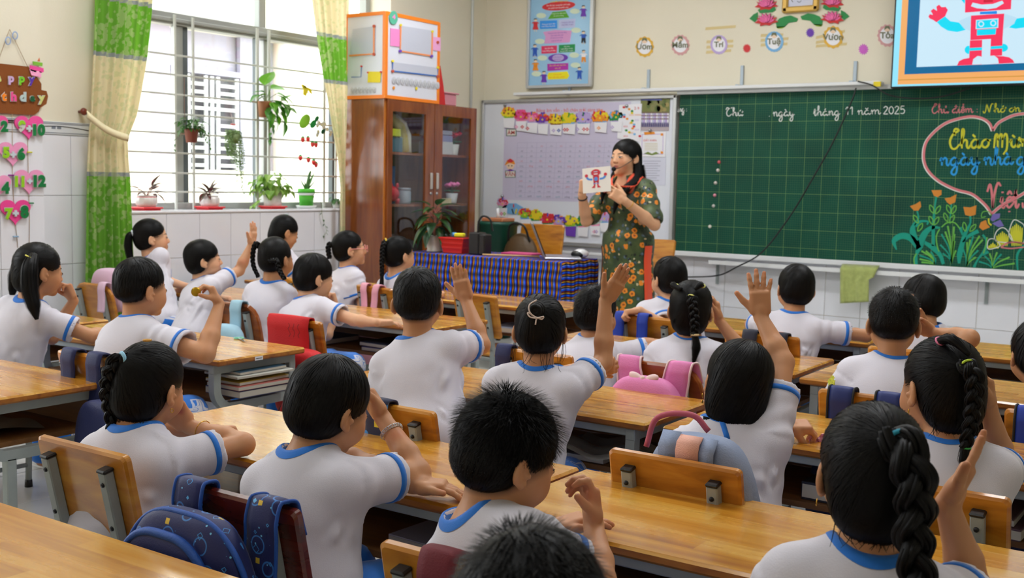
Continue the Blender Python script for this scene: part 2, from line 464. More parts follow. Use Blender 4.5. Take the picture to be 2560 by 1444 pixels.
wpart('head_beam',MB().box((FXW,5.5,(bz0+bz1)/2),(0.10,WY1-WY0,bz1-bz0),bev=0.006),frame_m)
wpart('beam_lip',MB().box((FXW+0.06,5.5,bz0+0.028),(0.03,WY1-WY0,0.022),bev=0.003),frame_m)
wpart('bottom_rail',MB().box((FXW,5.5,SILL+0.02),(0.08,WY1-WY0,0.045),bev=0.004),frame_m)
for a_,b2,mt,x0 in ((434,453,frame_m,0),(457,470,dframe,0.02),(636,643,dframe,0),(659,668,frame_m,0.02),(826,834,dframe,0)):
    y0,y1=wy(a_,300),wy(b2,300)
    wpart('stile',MB().box((FXW-x0,(y0+y1)/2,(SILL+bz0)/2),(0.05,y1-y0,bz0-SILL),bev=0.004),mt)
y0,y1=wy(641,20),wy(658,20)
wpart('transom_stile',MB().box((FXW,(y0+y1)/2,(bz1+WZ1)/2),(0.06,y1-y0,WZ1-bz1),bev=0.004),frame_m)
wpart('side_frame',MB().box((FXW,WY0+0.025,(SILL+WZ1)/2),(0.07,0.05,WZ1-SILL)),frame_m)
wpart('side_frame',MB().box((FXW,WY1-0.025,(SILL+WZ1)/2),(0.07,0.05,WZ1-SILL)),frame_m)
for y0,y1,z0,z1 in ((wy(470,300),wy(640,300),SILL+0.04,bz0),(wy(668,300),wy(828,300),SILL+0.04,bz0),(WY0,wy(641,20),bz1,WZ1),(wy(658,20),WY1,bz1,WZ1)):
    wpart('pane',MB().box((FXW-0.03,(y0+y1)/2,(z0+z1)/2),(0.005,y1-y0,z1-z0)),glass)
gr=tag(empty('window_grille',(GX,5.5,SILL),label='pale steel burglar grille of horizontal bars standing across the window',cat='window grille'))
def gpart(name,mb,mt=grille_m):
    for i in range(len(mb.v)):
        x,y,z=mb.v[i];mb.v[i]=(x-GX,y-5.5,z-SILL)
    return mb.build(name,mt,gr)
gz=[wz(330,q,GX) for q in (124,175,226,276,327,378,430,479)]
gtop=wz(445,38,GX)
for z in gz: gpart('bar',MB().box((GX,5.47,z),(0.012,2.45,0.012),bev=0.002))
for a_,b2 in ((436,441),(481,486),(640,646),(669,675),(808,813),(838,842)):
    y0,y1=wy(a_,300,GX),wy(b2,300,GX)
    gpart('upright',MB().box((GX,(y0+y1)/2,(SILL+gtop)/2),(0.014,y1-y0,gtop-SILL),bev=0.002))
# ------------------------------------------------------------------ the house across the gap
OX=-8.3
hw=M('sunlit_house_plaster',(246,240,226),0.8,var=(1.5,0.05));hs=M('lavender_shutter_paint',(172,168,186),0.6);hd=M('dim_window_void',(92,88,98),0.5)
nb=empty('neighbour_house',(OX,6.5,0),label='pale plastered house wall with a grilled window, outside across the gap',cat='house')
def npart(name,mb,mt):
    for i in range(len(mb.v)):
        x,y,z=mb.v[i];mb.v[i]=(x-OX,y-6.5,z)
    return mb.build(name,mt,nb)
oz=lambda px,py: atX(px,py,OX)[2]
oy=lambda px,py: atX(px,py,OX)[1]
ry0,ry1,rz0,rz1=oy(375,240),oy(712,240),oz(545,425),oz(545,80)
mb=MB()
for y0,y1,z0,z1 in ((4.0,ry0,-1,4.6),(ry1,14,-1,4.6),(ry0,ry1,-1,rz0),(ry0,ry1,rz1,4.6)): mb.box((OX-0.15,(y0+y1)/2,(z0+z1)/2),(0.3,y1-y0,z1-z0))
npart('plaster_wall',mb,hw)
npart('recess_back',MB().box((OX-0.2,(ry0+ry1)/2,(rz0+rz1)/2),(0.06,ry1-ry0,rz1-rz0)),hs)
vy0,vy1,vz1=oy(482,300),oy(612,300),oz(545,190)
npart('window_void',MB().box((OX-0.155,(vy0+vy1)/2,(rz0+vz1)/2),(0.02,vy1-vy0,vz1-rz0)),hd)
npart('window_head',MB().box((OX-0.13,(vy0+vy1)/2,vz1+0.04),(0.08,vy1-vy0+0.3,0.05)),hs)
for a_ in (375,618): npart('shutter',MB().box((OX-0.12,(oy(a_,240)+oy(a_+68,240))/2,(rz0+rz1)/2),(0.05,oy(a_+68,240)-oy(a_,240),rz1-rz0)),hs)
for a_ in (487,531,546,561,608): npart('bar',MB().box((OX-0.09,oy(a_,300),(rz0+vz1)/2),(0.02,0.035,vz1-rz0)),white_metal)
for k,q in enumerate((207,227,248,268,310,330,348,368,390,412)):
    z=oz(500,q)
    for a_,b2 in ((487,531),(561,608)) if k not in (2,3) else ((487,608),):
        npart('bar',MB().box((OX-0.085,(oy(a_,300)+oy(b2,300))/2,z),(0.02,oy(b2,300)-oy(a_,300),0.03)),white_metal)
tag(MB().box((OX,6.5,-0.6),(6,16,0.1)).build('ground_outside',M('outside_concrete',(200,196,186),0.8)),kind='structure')
# ------------------------------------------------------------------ curtains
def curtain_mat(name,bands):
    mt=M(name,(230,218,180),0.75,sheen=0.3);nt,b,N,L=NT(mt)
    tc=N('TexCoord');sp=N('SeparateXYZ');L(tc.outputs['Object'],sp.inputs[0])
    mr=N('MapRange');mr.inputs[1].default_value=0;mr.inputs[2].default_value=3.2;L(sp.outputs['Z'],mr.inputs[0])
    r=N('ValToRGB');r.color_ramp.interpolation='CONSTANT';e=r.color_ramp.elements
    while len(e) < len(bands): e.new(0.5)
    for i,(z,c) in enumerate(bands): e[i].position=z/3.2;e[i].color=lin(c)+(1,)
    L(mr.outputs[0],r.inputs[0])
    n=N('TexNoise');n.inputs['Scale'].default_value=5;n.inputs['Detail'].default_value=8;n.inputs['Roughness'].default_value=0.75;L(tc.outputs['Object'],n.inputs['Vector'])
    v=N('TexVoronoi');v.inputs['Scale'].default_value=30;L(tc.outputs['Object'],v.inputs['Vector'])
    ad=N('Math');ad.operation='MULTIPLY_ADD';ad.inputs[1].default_value=-0.35;L(v.outputs['Distance'],ad.inputs[0]);L(n.outputs['Fac'],ad.inputs[2])
    g=N('Math');g.operation='GREATER_THAN';g.inputs[1].default_value=0.37;L(ad.outputs[0],g.inputs[0])
    k=N('Math');k.operation='MULTIPLY';k.inputs[1].default_value=0.5;L(g.outputs[0],k.inputs[0])
    mx=N('Mix');mx.data_type='RGBA';L(k.outputs[0],mx.inputs[0]);L(r.outputs[0],mx.inputs[6]);mx.inputs[7].default_value=lin((196,206,150))+(1,)
    L(mx.outputs[2],b.inputs['Base Color'])
    ts=N('BsdfTranslucent');L(mx.outputs[2],ts.inputs[0]);ms=N('MixShader');ms.inputs[0].default_value=0.3
    out=[q for q in nt.nodes if q.type == 'OUTPUT_MATERIAL'][0]
    L(b.outputs[0],ms.inputs[1]);L(ts.outputs[0],ms.inputs[2]);L(ms.outputs[0],out.inputs[0])
    return mt
GRN,CRM,GRY=(112,176,44),(232,220,180),(150,156,160)
def curtain(name,rows,X,nf,amp,zt,zb,mt,label,sharp=1.0):
    R_=[(wz((a+b)/2,q,X),wy(a,q,X),wy(b,q,X)) for q,a,b in rows]
    zs=[r[0] for r in R_][::-1];ya=[r[1] for r in R_][::-1];yb=[r[2] for r in R_][::-1]
    G=[]
    for z in np.linspace(zb,zt,60):
        a=np.interp(z,zs,ya);b=np.interp(z,zs,yb);row=[]
        w0=(b-a)/0.42
        for u in np.linspace(0,1,90):
            f=math.sin(2*PI*nf*u+0.6*math.sin(z*1.3))+0.35*math.sin(2*PI*nf*2.3*u+z*0.7)
            row.append((X+amp*f*min(1.3,max(.55,w0)),a+(b-a)*(u+0.012*math.sin(2*PI*nf*u+1.3)),z))
        G.append(row)
    o=empty(name,(0,0,0),label=label,cat='curtain')
    MB().sheet(G).build('cloth',mt,o)
    return o
X1=-5.72
z_a,z_b,z_c=wz(300,6,X1),wz(300,142,X1),wz(265,438,X1)
cl=curtain('curtain',[(-300,236,386),(0,232,378),(140,228,364),(280,222,340),(345,217,316),(400,214,318),(440,212,322),(700,208,333),(900,205,338)],X1,6,0.03,3.2,0.04,
    curtain_mat('green_cream_curtain',[(0,GRN),(z_c-0.012,GRY),(z_c+0.012,CRM),(z_b-0.012,GRY),(z_b+0.014,GRN),(z_a-0.01,GRY),(z_a+0.02,CRM)]),
    'green and cream banded curtain tied back at the left of the window')
G=[]
for t in np.linspace(0,1,14):
    q=atX(213+(316-213)*t,286+(345-286)*t+10*math.sin(PI*t),X1+0.055);G.append([q+np.array([0.012,0,0.02]),q+np.array([0.02,0,0]),q-np.array([-0.012,0,0.02])])
MB().sheet(G,th=0.006).build('tie_band',M('cream_tie_band',CRM,0.75),cl)
hk=empty('tieback_knob',(LX,*atX(203,279,LX+0.02)[1:]),label='round dark red wooden tieback knob on the wall beside the green curtain',cat='knob')
MB().tube([(0,0,0),(0.04,0,0)],0.008,8).ell((0.045,0,0),(0.016,0.022,0.022)).build('knob_head',M('dark_red_wood',(116,44,26),0.4),hk)
X2=-5.70
z_d,z_e=wz(820,92,X2),wz(830,205,X2)
curtain('curtain',[(-300,760,885),(0,776,874),(95,788,871),(200,806,869),(300,826,866),(400,846,863),(470,853,862),(700,850,862)],X2,5,0.02,3.2,0.1,
    curtain_mat('cream_green_curtain',[(0,CRM),(z_e-0.012,GRY),(z_e+0.012,GRN),(z_d-0.012,GRY),(z_d+0.012,CRM)]),
    'cream and green banded curtain gathered to one side beside the cabinet')
# round pipe down the corner
pp=wy(1180,200,LX+0.02)
tag(MB().tube([(LX+0.012,pp,1.5),(LX+0.012,pp,CEIL)],0.012,8).build('conduit',M('pale_conduit',(206,210,206),0.5)),'thin pale plastic cable conduit running up the wall beside the cabinet','conduit')
# ================================================================== FRONT WALL: boards, TV, prints
def hang(o,root):
    o.parent=root;o.matrix_parent_inverse=Matrix.LocRotScale(root.location,root.rotation_euler,root.scale).inverted();return o
def onF(Y): return lambda px,py: atY(px,py,Y)
def onL(X): return lambda px,py: atX(px,py,X)
NF=(0,-1,0);NL=(1,0,0)
def fl_thing(name,F,label,cat,group=None):
    return tag(F.build(name),label,cat,group)
card=M('white_card',(238,238,244),0.6);ink=M('black_ink',(40,40,46),0.6)
def P(name,rgb,rough=0.6): return M('print_'+name,rgb,rough)
red,pink,hot,green,lime,yel,org,blue,sky_,pur,lav,brn=[P(n,c) for n,c in (('red',(214,50,56)),('pink',(240,150,190)),('hot_pink',(232,84,150)),('green',(34,140,70)),('lime',(150,200,50)),('yellow',(236,214,40)),('orange',(240,150,40)),('blue',(40,90,190)),('sky',(120,180,226)),('purple',(110,60,180)),('lavender',(190,170,220)),('brown',(150,90,40)))]
skin_p=P('face',(240,212,186));olive=P('olive',(112,116,88));hair_p=P('hair',(30,28,34))
# whiteboard
BYs=8.0
wb=empty('whiteboard',(-4.86,BYs,0.72),label='white magnetic board crowded with paper cards, left of the green chalkboard',cat='whiteboard')
x0,x1,z0,z1=-5.797,-3.915,0.722,1.947
hang(MB().box(((x0+x1)/2,BYs+0.03,(z0+z1)/2),(x1-x0-.02,0.03,z1-z0-.02)).build('panel',M('whiteboard_face',(226,230,240),0.25,coat=0.3)),wb)
for nm,c_,s_ in (('frame',((x0+x1)/2,BYs+.02,z1-.012),(x1-x0,.055,.026)),('frame',((x0+x1)/2,BYs+.02,z0+.012),(x1-x0,.055,.03)),('frame',(x0+.012,BYs+.02,(z0+z1)/2),(.026,.055,z1-z0)),('frame',(x1-.012,BYs+.02,(z0+z1)/2),(.03,.055,z1-z0))):
    hang(MB().box(c_,s_,bev=.004).build(nm,alu),wb)
hang(MB().box((-4.86,BYs-.02,.662),(1.16,.07,.022),bev=.004).box((-5.3,BYs+.03,.64),(.02,.02,.06)).box((-4.4,BYs+.03,.64),(.02,.02,.06)).build('tray',white_metal),wb)
# chalkboard
gb=M('green_chalkboard',(12,78,62),0.6,spec=0.2)
nt,b,N,L=NT(gb)
tc=N('TexCoord');sp=N('SeparateXYZ');L(tc.outputs['Object'],sp.inputs[0])
CELL=0.1332
def gridline(out,cell,off,wdt):
    a=N('Math');a.operation='ADD';a.inputs[1].default_value=off;L(out,a.inputs[0])
    d=N('Math');d.operation='DIVIDE';d.inputs[1].default_value=cell;L(a.outputs[0],d.inputs[0])
    f=N('Math');f.operation='FRACT';L(d.outputs[0],f.inputs[0])
    s=N('Math');s.operation='SUBTRACT';s.inputs[1].default_value=0.5;L(f.outputs[0],s.inputs[0])
    ab=N('Math');ab.operation='ABSOLUTE';L(s.outputs[0],ab.inputs[0])
    g=N('Math');g.operation='GREATER_THAN';g.inputs[1].default_value=0.5-wdt/cell/2;L(ab.outputs[0],g.inputs[0]);return g.outputs[0]
def mxm(a,b2,op='MAXIMUM'):
    k=N('Math');k.operation=op;L(a,k.inputs[0])
    if hasattr(b2,'links'): L(b2,k.inputs[1])
    else: k.inputs[1].default_value=b2
    return k.outputs[0]
gxo,gzo=3.0,0.0
big=mxm(gridline(sp.outputs['X'],CELL,gxo,0.0034),gridline(sp.outputs['Z'],CELL,gzo,0.0034))
small=mxm(gridline(sp.outputs['X'],CELL/8,gxo,0.0022),gridline(sp.outputs['Z'],CELL/8,gzo,0.0022))
tot=mxm(mxm(big,0.42,'MULTIPLY'),mxm(small,0.11,'MULTIPLY'))
ns=N('TexNoise');ns.inputs['Scale'].default_value=2.5;L(tc.outputs['Object'],ns.inputs['Vector'])
r=ramp(nt,[(0.3,(6,62,52)),(0.7,(12,80,64))]);L(ns.outputs['Fac'],r.inputs[0])
mx=N('Mix');mx.data_type='RGBA';L(tot,mx.inputs[0]);L(r.outputs[0],mx.inputs[6]);mx.inputs[7].default_value=lin((150,186,110))+(1,)
L(mx.outputs[2],b.inputs['Base Color'])
bx0,bx1,bz0_,bz1_=-3.893,-0.25,0.727,1.948
cb=empty('chalkboard',(-2.0,BYs,0.72),label='long green ruled chalkboard with chalk writing and flower drawings',cat='chalkboard')
hang(MB().box(((bx0+bx1)/2,BYs+.03,(bz0_+bz1_)/2),(bx1-bx0,.03,bz1_-bz0_)).build('board_face',gb),cb)
hang(MB().box(((bx0+bx1)/2,BYs+.02,bz1_+.016),(bx1-bx0+.04,.05,.034),bev=.004).build('frame',alu),cb)
hang(MB().box(((bx0+bx1)/2,BYs+.015,bz0_-.018),(bx1-bx0+.04,.06,.038),bev=.005).build('frame',white_metal),cb)
hang(MB().box((bx1+.012,BYs+.02,(bz0_+bz1_)/2),(.03,.055,bz1_-bz0_)).build('frame',alu),cb)
tr_z=wz_=atY(1800,655,BYs-.02)[2]
hang(MB().box(((bx0+bx1)/2+.18,BYs-.02,.652),(bx1-bx0-.3,.085,.018),bev=.004).box(((bx0+bx1)/2+.18,BYs-.06,.659),(bx1-bx0-.3,.008,.03)).build('chalk_tray',white_metal),cb)
for q in (1795,2470):
    xq=atY(q,690,FY)[0]
    hang(MB().box((xq,FY-.012,.57),(.022,.012,.17)).box((xq,FY-.05,.645),(.022,.1,.01)).build('bracket',grey_metal),cb)
# ------ hand lettering: a small school cursive, strokes in x-height units
_hump=[(.25,.5),(.6,1),(.88,.82),(.88,.22),(1.08,0),(1.32,.35)]
_bowl=[(.95,.82),(.6,1.02),(.17,.62),(.17,.2),(.48,0),(.88,.35),(.96,.95)]
_tail=[(.96,.98),(.93,.25),(1.14,0),(1.4,.35)]
GL={
 'a': (1.38,[_bowl,_tail]),'o': (1.15,[[(.6,1),(.15,.7),(.12,.25),(.5,0),(.9,.3),(.9,.75),(.6,1)],[(.7,.95),(.9,.8),(1.2,.9)]]),
 'n': (1.28,[[(0,.6),(.18,1),(.26,.7),(.26,0)],_hump]),'m': (1.95,[[(0,.6),(.18,1),(.26,.7),(.26,0)],[(.25,.5),(.6,1),(.85,.82),(.85,0)],[(.85,.5),(1.2,1),(1.48,.82),(1.5,.22),(1.7,0),(1.95,.35)]]),
 'h': (1.3,[[(0,.3),(.45,1.5),(.5,2.15),(.32,2.25),(.25,1.6),(.25,0)],_hump]),'u': (1.3,[[(0,.6),(.2,1),(.2,.3),(.5,0),(.85,.4),(.9,1)],[(.9,1),(.9,.2),(1.1,0),(1.3,.35)]]),
 'i': (.68,[[(0,.5),(.25,1),(.25,.2),(.45,0),(.7,.35)]]),'t': (.75,[[(0,.4),(.3,1.65),(.3,.2),(.5,0),(.75,.35)],[(.02,1.15),(.6,1.15)]]),
 'g': (1.35,[_bowl,[(.96,.95),(.96,-.7),(.6,-1.25),(.22,-.95),(.55,-.35),(1.36,.35)]]),'y': (1.3,[[(0,.6),(.2,1),(.2,.3),(.5,0),(.85,.4),(.9,1)],[(.9,1),(.9,-.7),(.55,-1.25),(.2,-.95),(.55,-.35),(1.32,.35)]]),
 'e': (1.05,[[(.1,.45),(.8,.6),(.62,1),(.2,.7),(.2,.25),(.5,0),(1.05,.4)]]),'d': (1.38,[_bowl,[(.96,2.0),(.93,.25),(1.14,0),(1.4,.35)],[(.6,1.55),(1.3,1.55)]]),
 'T': (1.5,[[(.1,1.7),(.35,2.3),(1.0,2.05),(1.6,2.35)],[(1.3,2.15),(.6,1.8),(.25,.9),(.45,.1),(.9,0),(1.35,.5)]]),'C': (1.5,[[(.95,1.55),(.75,2.0),(.95,2.35),(1.35,2.15),(.65,1.7),(.25,.9),(.45,.1),(.95,0),(1.45,.5)]]),
 'N': (2.2,[[(.0,.5),(.1,0),(.45,.3),(.75,2.2)],[(.75,2.2),(1.05,.9),(1.25,0)],[(1.25,0),(1.5,1.3),(1.8,2.2),(2.1,2.1)]]),'M': (2.0,[[(.05,0),(.2,1.5),(.45,1.8),(.5,1.2),(.5,0)],[(.5,1),(.9,1.8),(1.08,1.3),(1.05,0)],[(1.05,1),(1.45,1.8),(1.68,1.3),(1.62,-.2),(1.2,-.9)]]),
 'V': (1.6,[[(-.1,1.5),(.25,2.2),(.5,1.4),(.6,0)],[(.6,0),(.85,1.3),(1.3,2.3),(1.7,2.0)]]),
 '2': (1.15,[[(.1,1.6),(.5,2),(.9,1.6),(.6,.9),(.05,0)],[(.05,0),(1,0)]]),'0': (1.15,[[(.5,2),(.1,1.4),(.1,.5),(.5,0),(.9,.5),(.9,1.4),(.5,2)]]),
 '5': (1.15,[[(.9,2),(.25,2)],[(.25,2),(.2,1.15),(.6,1.3),(.95,.75),(.7,.1),(.1,.1)]]),'1': (.7,[[(0,1.5),(.35,2),(.35,0)]]),' ': (.7,[]),':': (.5,[[(.2,.9),(.2,.75)],[(.2,.2),(.2,.05)]]),'.': (.4,[[(.15,.12),(.15,0)]]),
}
ACC={'`': [[(.3,1.6),(.65,1.25)]],"'": [[(.75,1.65),(.5,1.25)]],'?': [[(.45,1.65),(.7,1.7),(.62,1.4),(.55,1.25)]],'^': [[(.25,1.2),(.55,1.5),(.85,1.2)]],'v': [[(.25,1.55),(.55,1.25),(.85,1.55)]],'*': [[(.5,-.3),(.52,-.42)]],'+': [[(.95,.85),(1.2,1.05),(1.15,1.3)]],'j': [[(.3,1.35),(.3,1.5)]]}
def script(F,s,x0,y0,x1,y1,xh,mt,wd,layer=1):
    """letters optionally followed by accent marks in (): 'a(`)'."""
    out=[];cx=0;i=0
    while i < len(s):
        g=GL[s[i]];st=list(g[1]);i += 1;acc=''
        if i < len(s) and s[i] == '(':
            j=s.index(')',i);acc=s[i+1:j];i=j+1
        hi=0.45 if ('^' in acc or 'v' in acc) else 0
        for a in acc: st += [[(p[0],p[1]+(hi if a in "`'?" else 0)) for p in q] for q in ACC[a]]
        if s[i-1] == 'i' and not acc: st=st+ACC['j']
        out += [[(cx+p[0],p[1]) for p in q] for q in st];cx += g[0]
    k=(x1-x0)/cx
    for q in out:
        F.stroke([(x0+p[0]*k,y0+(y1-y0)*p[0]/cx-p[1]*xh) for p in q],wd,mt,layer,4,taper=0.25)
chalk=P('white_chalk',(222,226,222),0.9);cpink=P('pink_chalk',(212,122,128),0.9);cyel=P('yellow_chalk',(200,200,50),0.9);cblue=P('blue_chalk',(40,150,220),0.9)
cteal=P('teal_chalk',(20,150,128),0.9);cgrn=P('green_chalk',(104,180,74),0.9);corg=P('orange_chalk',(206,132,50),0.9);cpur=P('purple_chalk',(112,102,172),0.9)
def write(*a):
    F=Flat(onF(BYs+.015),NF);script(F,*a);hang(F.build('chalk_lettering'),cb)
write('ang :',1690,279,1718,278,7,chalk,2.2)
write("Thu(+')",1814,290,1858,289,9,chalk,2.2)
write('. nga(`)y',1922,291,1986,289,10.5,chalk,2.2)
write("tha(')ng",2034,289,2100,287.5,10.5,chalk,2.2)
write('11',2114,287,2136,286.5,9.5,chalk,2.2)
write('na(v)m',2144,286.5,2202,285,10.5,chalk,2.2)
write('2025',2208,285,2264,284,9.5,chalk,2.2)
write('Chu(?)',2328,283,2372,282,10,cpink,2.6)
write('die(^?)m :',2380,282,2446,281,10,cpink,2.6)
write("Nho(+') o(+)n",2458,282,2552,279,10,cyel,2.6)
write('Cha(`)o',2370,372,2476,368,21,cyel,5.5)
write("Mu(+`)ng",2484,370,2604,364,19,cyel,5.5)
write('nga(`)y',2350,414,2450,411,19,cblue,5)
write('nha(`)',2460,413,2534,410,19,cblue,5)
write('gia(?)o',2540,412,2630,408,19,cblue,5)
write('Vie(^*)t',2470,520,2548,518,27,cpink,6)
write('Na',2556,518,2640,515,24,cpink,6)
F=Flat(onF(BYs+.015),NF)
q8=lambda L_: [(x/4.5125+2160,y/4.5125+180) for x,y in L_]
h1=q8([(1455,660),(1415,575),(1330,520),(1200,500),(1030,535),(900,590),(780,690),(700,800),(675,930),(690,1040),(740,1130),(830,1215),(940,1280),(1060,1330),(1210,1370),(1310,1440),(1390,1520),(1440,1600)])
F.stroke([(x-1.5,y+1) for x,y in h1],7.5,chalk,1,5);F.stroke(h1,6,cpink,2,5)
h2=q8([(1455,660),(1510,580),(1600,525),(1700,485),(1830,470),(2000,500),(2140,600),(2200,760),(2190,920),(2100,1100),(1950,1260),(1750,1400),(1560,1500),(1440,1600)])
F.stroke(h2,7.5,chalk,1,5);F.stroke(h2,6,cpink,2,5)
hang(F.build('chalk_heart'),cb);F=Flat(onF(BYs+.015),NF)
q6=lambda L_: [(x/6.4+2160,y/6.4+480) for x,y in L_]
# tulip stems, leaves and heads
for s_,w_ in (([(850,300),(870,420),(800,520),(780,640),(860,830)],(4,4,8,16,12)),([(520,920),(480,780),(600,700),(740,730),(840,840),(880,900)],(3,14,16,16,14)),([(1010,520),(1020,470),(900,470),(820,540)],(4,5,10)),([(1160,60),(1130,260),(1110,560),(1110,860)],(5,4,9,8)),
    ([(1220,570),(1080,570),(960,680),(890,860),(840,1000),(830,1160)],(4,10,16,18,6,9)),([(960,800),(1120,900),(1220,1010),(1270,1150)],(8,14,10,8)),([(1400,190),(1370,480)],(4,3)),([(1700,380),(1700,500),(1620,660),(1570,830),(1530,1000),(1520,1140)],(5,4,10,12,14,6)),([(1830,620),(1680,700),(1580,800)],(10,8,4)),([(1900,680),(1960,780),(1930,930),(1820,1080),(1760,1200)],(5,6,8,4,7)),([(1990,950),(1900,1010)],(8,3)),([(2560,850),(2460,980),(2450,1130),(2460,1250)],(5,6,5,4)),([(1540,560),(1580,700)],(9,3))):
    F.stroke(q6(s_),list(w_),cteal,1,5)
for s_ in ([(1210,590),(1160,700),(1170,850),(1200,950)],[(1240,560),(1330,490),(1450,490),(1540,590)],[(810,1170),(800,1060),(840,980)],[(1970,720),(1950,850),(1910,980)]): F.stroke(q6(s_),3,cgrn,2,5)
for bx,by,L_ in ((1140,1160,[(890,1010),(920,940),(990,940),(1070,950),(890,1070),(920,1120),(1140,1050)]),(1400,1150,[(1260,980),(1340,540),(1440,550),(1240,670),(1300,630),(1450,670),(1220,840),(1450,780),(1470,930)]),(1640,1190,[(1580,900),(1650,800),(1700,760),(1750,700),(1850,700),(1900,760),(1830,930),(1790,1040)]),(2050,1220,[(1930,1020),(2010,980),(2130,960),(2200,990),(2330,1040),(2410,1140),(1840,1110)])):
    for k,(x,y) in enumerate(L_): F.stroke(q6([(bx,by),((bx*2+x)/3+8,(by+y*1.2)/2.2),(x,y)]),[1.5,3,4.5],cgrn if k % 3 else cteal,2,4)
for c_,s_ in (((830,430),-30),((900,560),30),((1085,270),-25),((1185,280),30),((1075,450),-25),((1160,460),30),((1355,270),-22),((1440,280),25),((1310,400),-22),((1410,430),30),((1610,550),-10),((1745,570),40)):
    a=math.radians(s_-90);cx_,cy_=c_
    F.stroke(q6([(cx_+75*math.cos(a+PI),cy_+75*math.sin(a+PI)),(cx_+30*math.sin(a),cy_-30*math.cos(a)),(cx_+70*math.cos(a),cy_+70*math.sin(a)),(cx_-30*math.sin(a),cy_+30*math.cos(a))]),2.4,cgrn,3,5,closed=True)
for pl in ([(735,225),(830,190),(900,145),(915,230),(870,295),(800,295)],[(1080,-30),(1240,-35),(1240,40),(1180,80),(1120,60)],[(1290,100),(1380,85),(1480,35),(1460,160),(1380,200),(1330,165)],[(1590,235),(1700,245),(1800,210),(1785,360),(1700,385),(1620,365)],[(1840,560),(1870,480),(1950,445),(1970,510),(2015,560),(1900,610)]):
    F.poly(q6(pl),corg,2)
for pl in ([(2320,690),(2340,560),(2400,445),(2500,480),(2570,560),(2560,800),(2400,790)],[(2110,780),(2110,650),(2200,570),(2290,610),(2370,790)],[(1980,900),(1990,770),(2080,750),(2180,850),(2080,900)]):
    F.stroke(q6(pl),2,chalk,2,4,closed=True)
    cx_=sum(p[0] for p in pl)/len(pl);top=min(p[1] for p in pl)
    for k in range(7):
        p=pl[k % len(pl)];F.stroke(q6([(cx_+(k-3)*24,860 if pl[0][0] > 2000 else 900),(cx_+(k-3)*30,top+60+abs(k-3)*22)]),[2,5,3],cyel,1,3)
F.stroke(q6([(2190,880),(2300,810),(2420,800),(2560,820)]),4,cpink,2,5);F.stroke(q6([(2190,885),(2350,900),(2560,880)]),3,cpink,2,5)
F.poly(q6([(2020,440),(2060,350),(2180,340),(2170,410),(2060,470)]),cpur,2);F.poly(q6([(2050,500),(2180,440),(2240,540),(2150,560)]),cpur,2)
F.stroke(q6([(2040,380),(1990,310),(1900,320),(1880,400),(1950,390)]),2,cgrn,3,5);F.stroke(q6([(1995,420),(2000,490),(2040,530)]),4,cyel,3,4)
F.circ(2563,520,4,None,cteal,2);F.circ(2532,496,5,6,cpink,3)
hang(F.build('chalk_drawing'),cb)
for i,(x,y,c_) in enumerate(((1798,405,(214,92,100)),(1795,425.5,(226,220,212)),(1789,457,(214,206,198)),(1787,488,(222,140,160)),(1784,514.5,(206,202,196)),(1775,566,(226,222,210)))):
    p=atY(x,y,BYs+.015);nm=('red','topmost white','middle white','pink','fifth','lowest cream')[i]
    o=MB().lathe([(.0,.012),(.007,.011),(.0125,.006),(.014,0)],n=14).build('board_magnet',M('magnet_%d' % i,c_,0.3,coat=.5))
    o.location=p;o.rotation_euler=(PI/2,0,0);tag(o,'%s round magnet in the column of magnets on the chalkboard' % nm,'magnet','board magnets')
# shelf rail above the boards and its brackets
ra,rb=atY(1290,236,7.97),atY(2205,213,7.97)
rl=empty('wall_rail',(ra[0],7.97,ra[2]),label='long white metal rail fixed above the two boards',cat='rail')
hang(MB().box(((ra[0]+rb[0])/2,7.97,ra[2]),(rb[0]-ra[0],.09,.026),bev=.004).build('rail_bar',white_metal),rl)
for q,t in ((1425,212),(1623,174),(1857,164),(2140,153)):
    p=atY(q,t,FY);zt=p[2]
    hang(MB().box((p[0],FY-.008,(zt+ra[2])/2),(.025,.012,zt-ra[2]),bev=.002).box((p[0],FY-.05,ra[2]+.018),(.025,.1,.01)).build('bracket',M('blue_grey_bracket',(170,184,196),.4,metal=.3)),rl)
hang(MB().box((rb[0]-.02,7.925,rb[2]+.005),(.05,.012,.035)).build('yellow_tie',yel),rl)
# ------ phonics chart on the whiteboard
WS=BYs+.0148
F=Flat(onF(WS),NF,.0009)
chart=M('lavender_chart_paper',(206,200,224),.5)
F.poly([(1263,262),(1578,254),(1552,507),(1256,499)],chart,1)
def cpt(u,v):
    a=np.array([1263+(1578-1263)*u,262-8*u]);b2=np.array([1256+(1552-1256)*u,499+8*u]);return a+(b2-a)*v
chart_l=M('chart_rule',(176,170,200),.6)
for k in range(12):
    v=.40+.052*k;a,b2=cpt(.11,v),cpt(.98,v);F.stroke([a,b2],.6,chart_l,2,0)
for k in range(12):
    u=.11+.079*k;a,b2=cpt(u,.40),cpt(u,.97);F.stroke([a,b2],.6,chart_l,2,0)
F.text('Bảng âm vần - bộ chân trời sáng tạo',1424,279,8.5,P('chart_red',(216,74,84)),2,sx=.92,slope=-.012)
cc=[P('chart_a',(150,150,176)),P('chart_b',(206,120,150)),P('chart_c',(110,160,180)),P('chart_d',(120,116,150))]
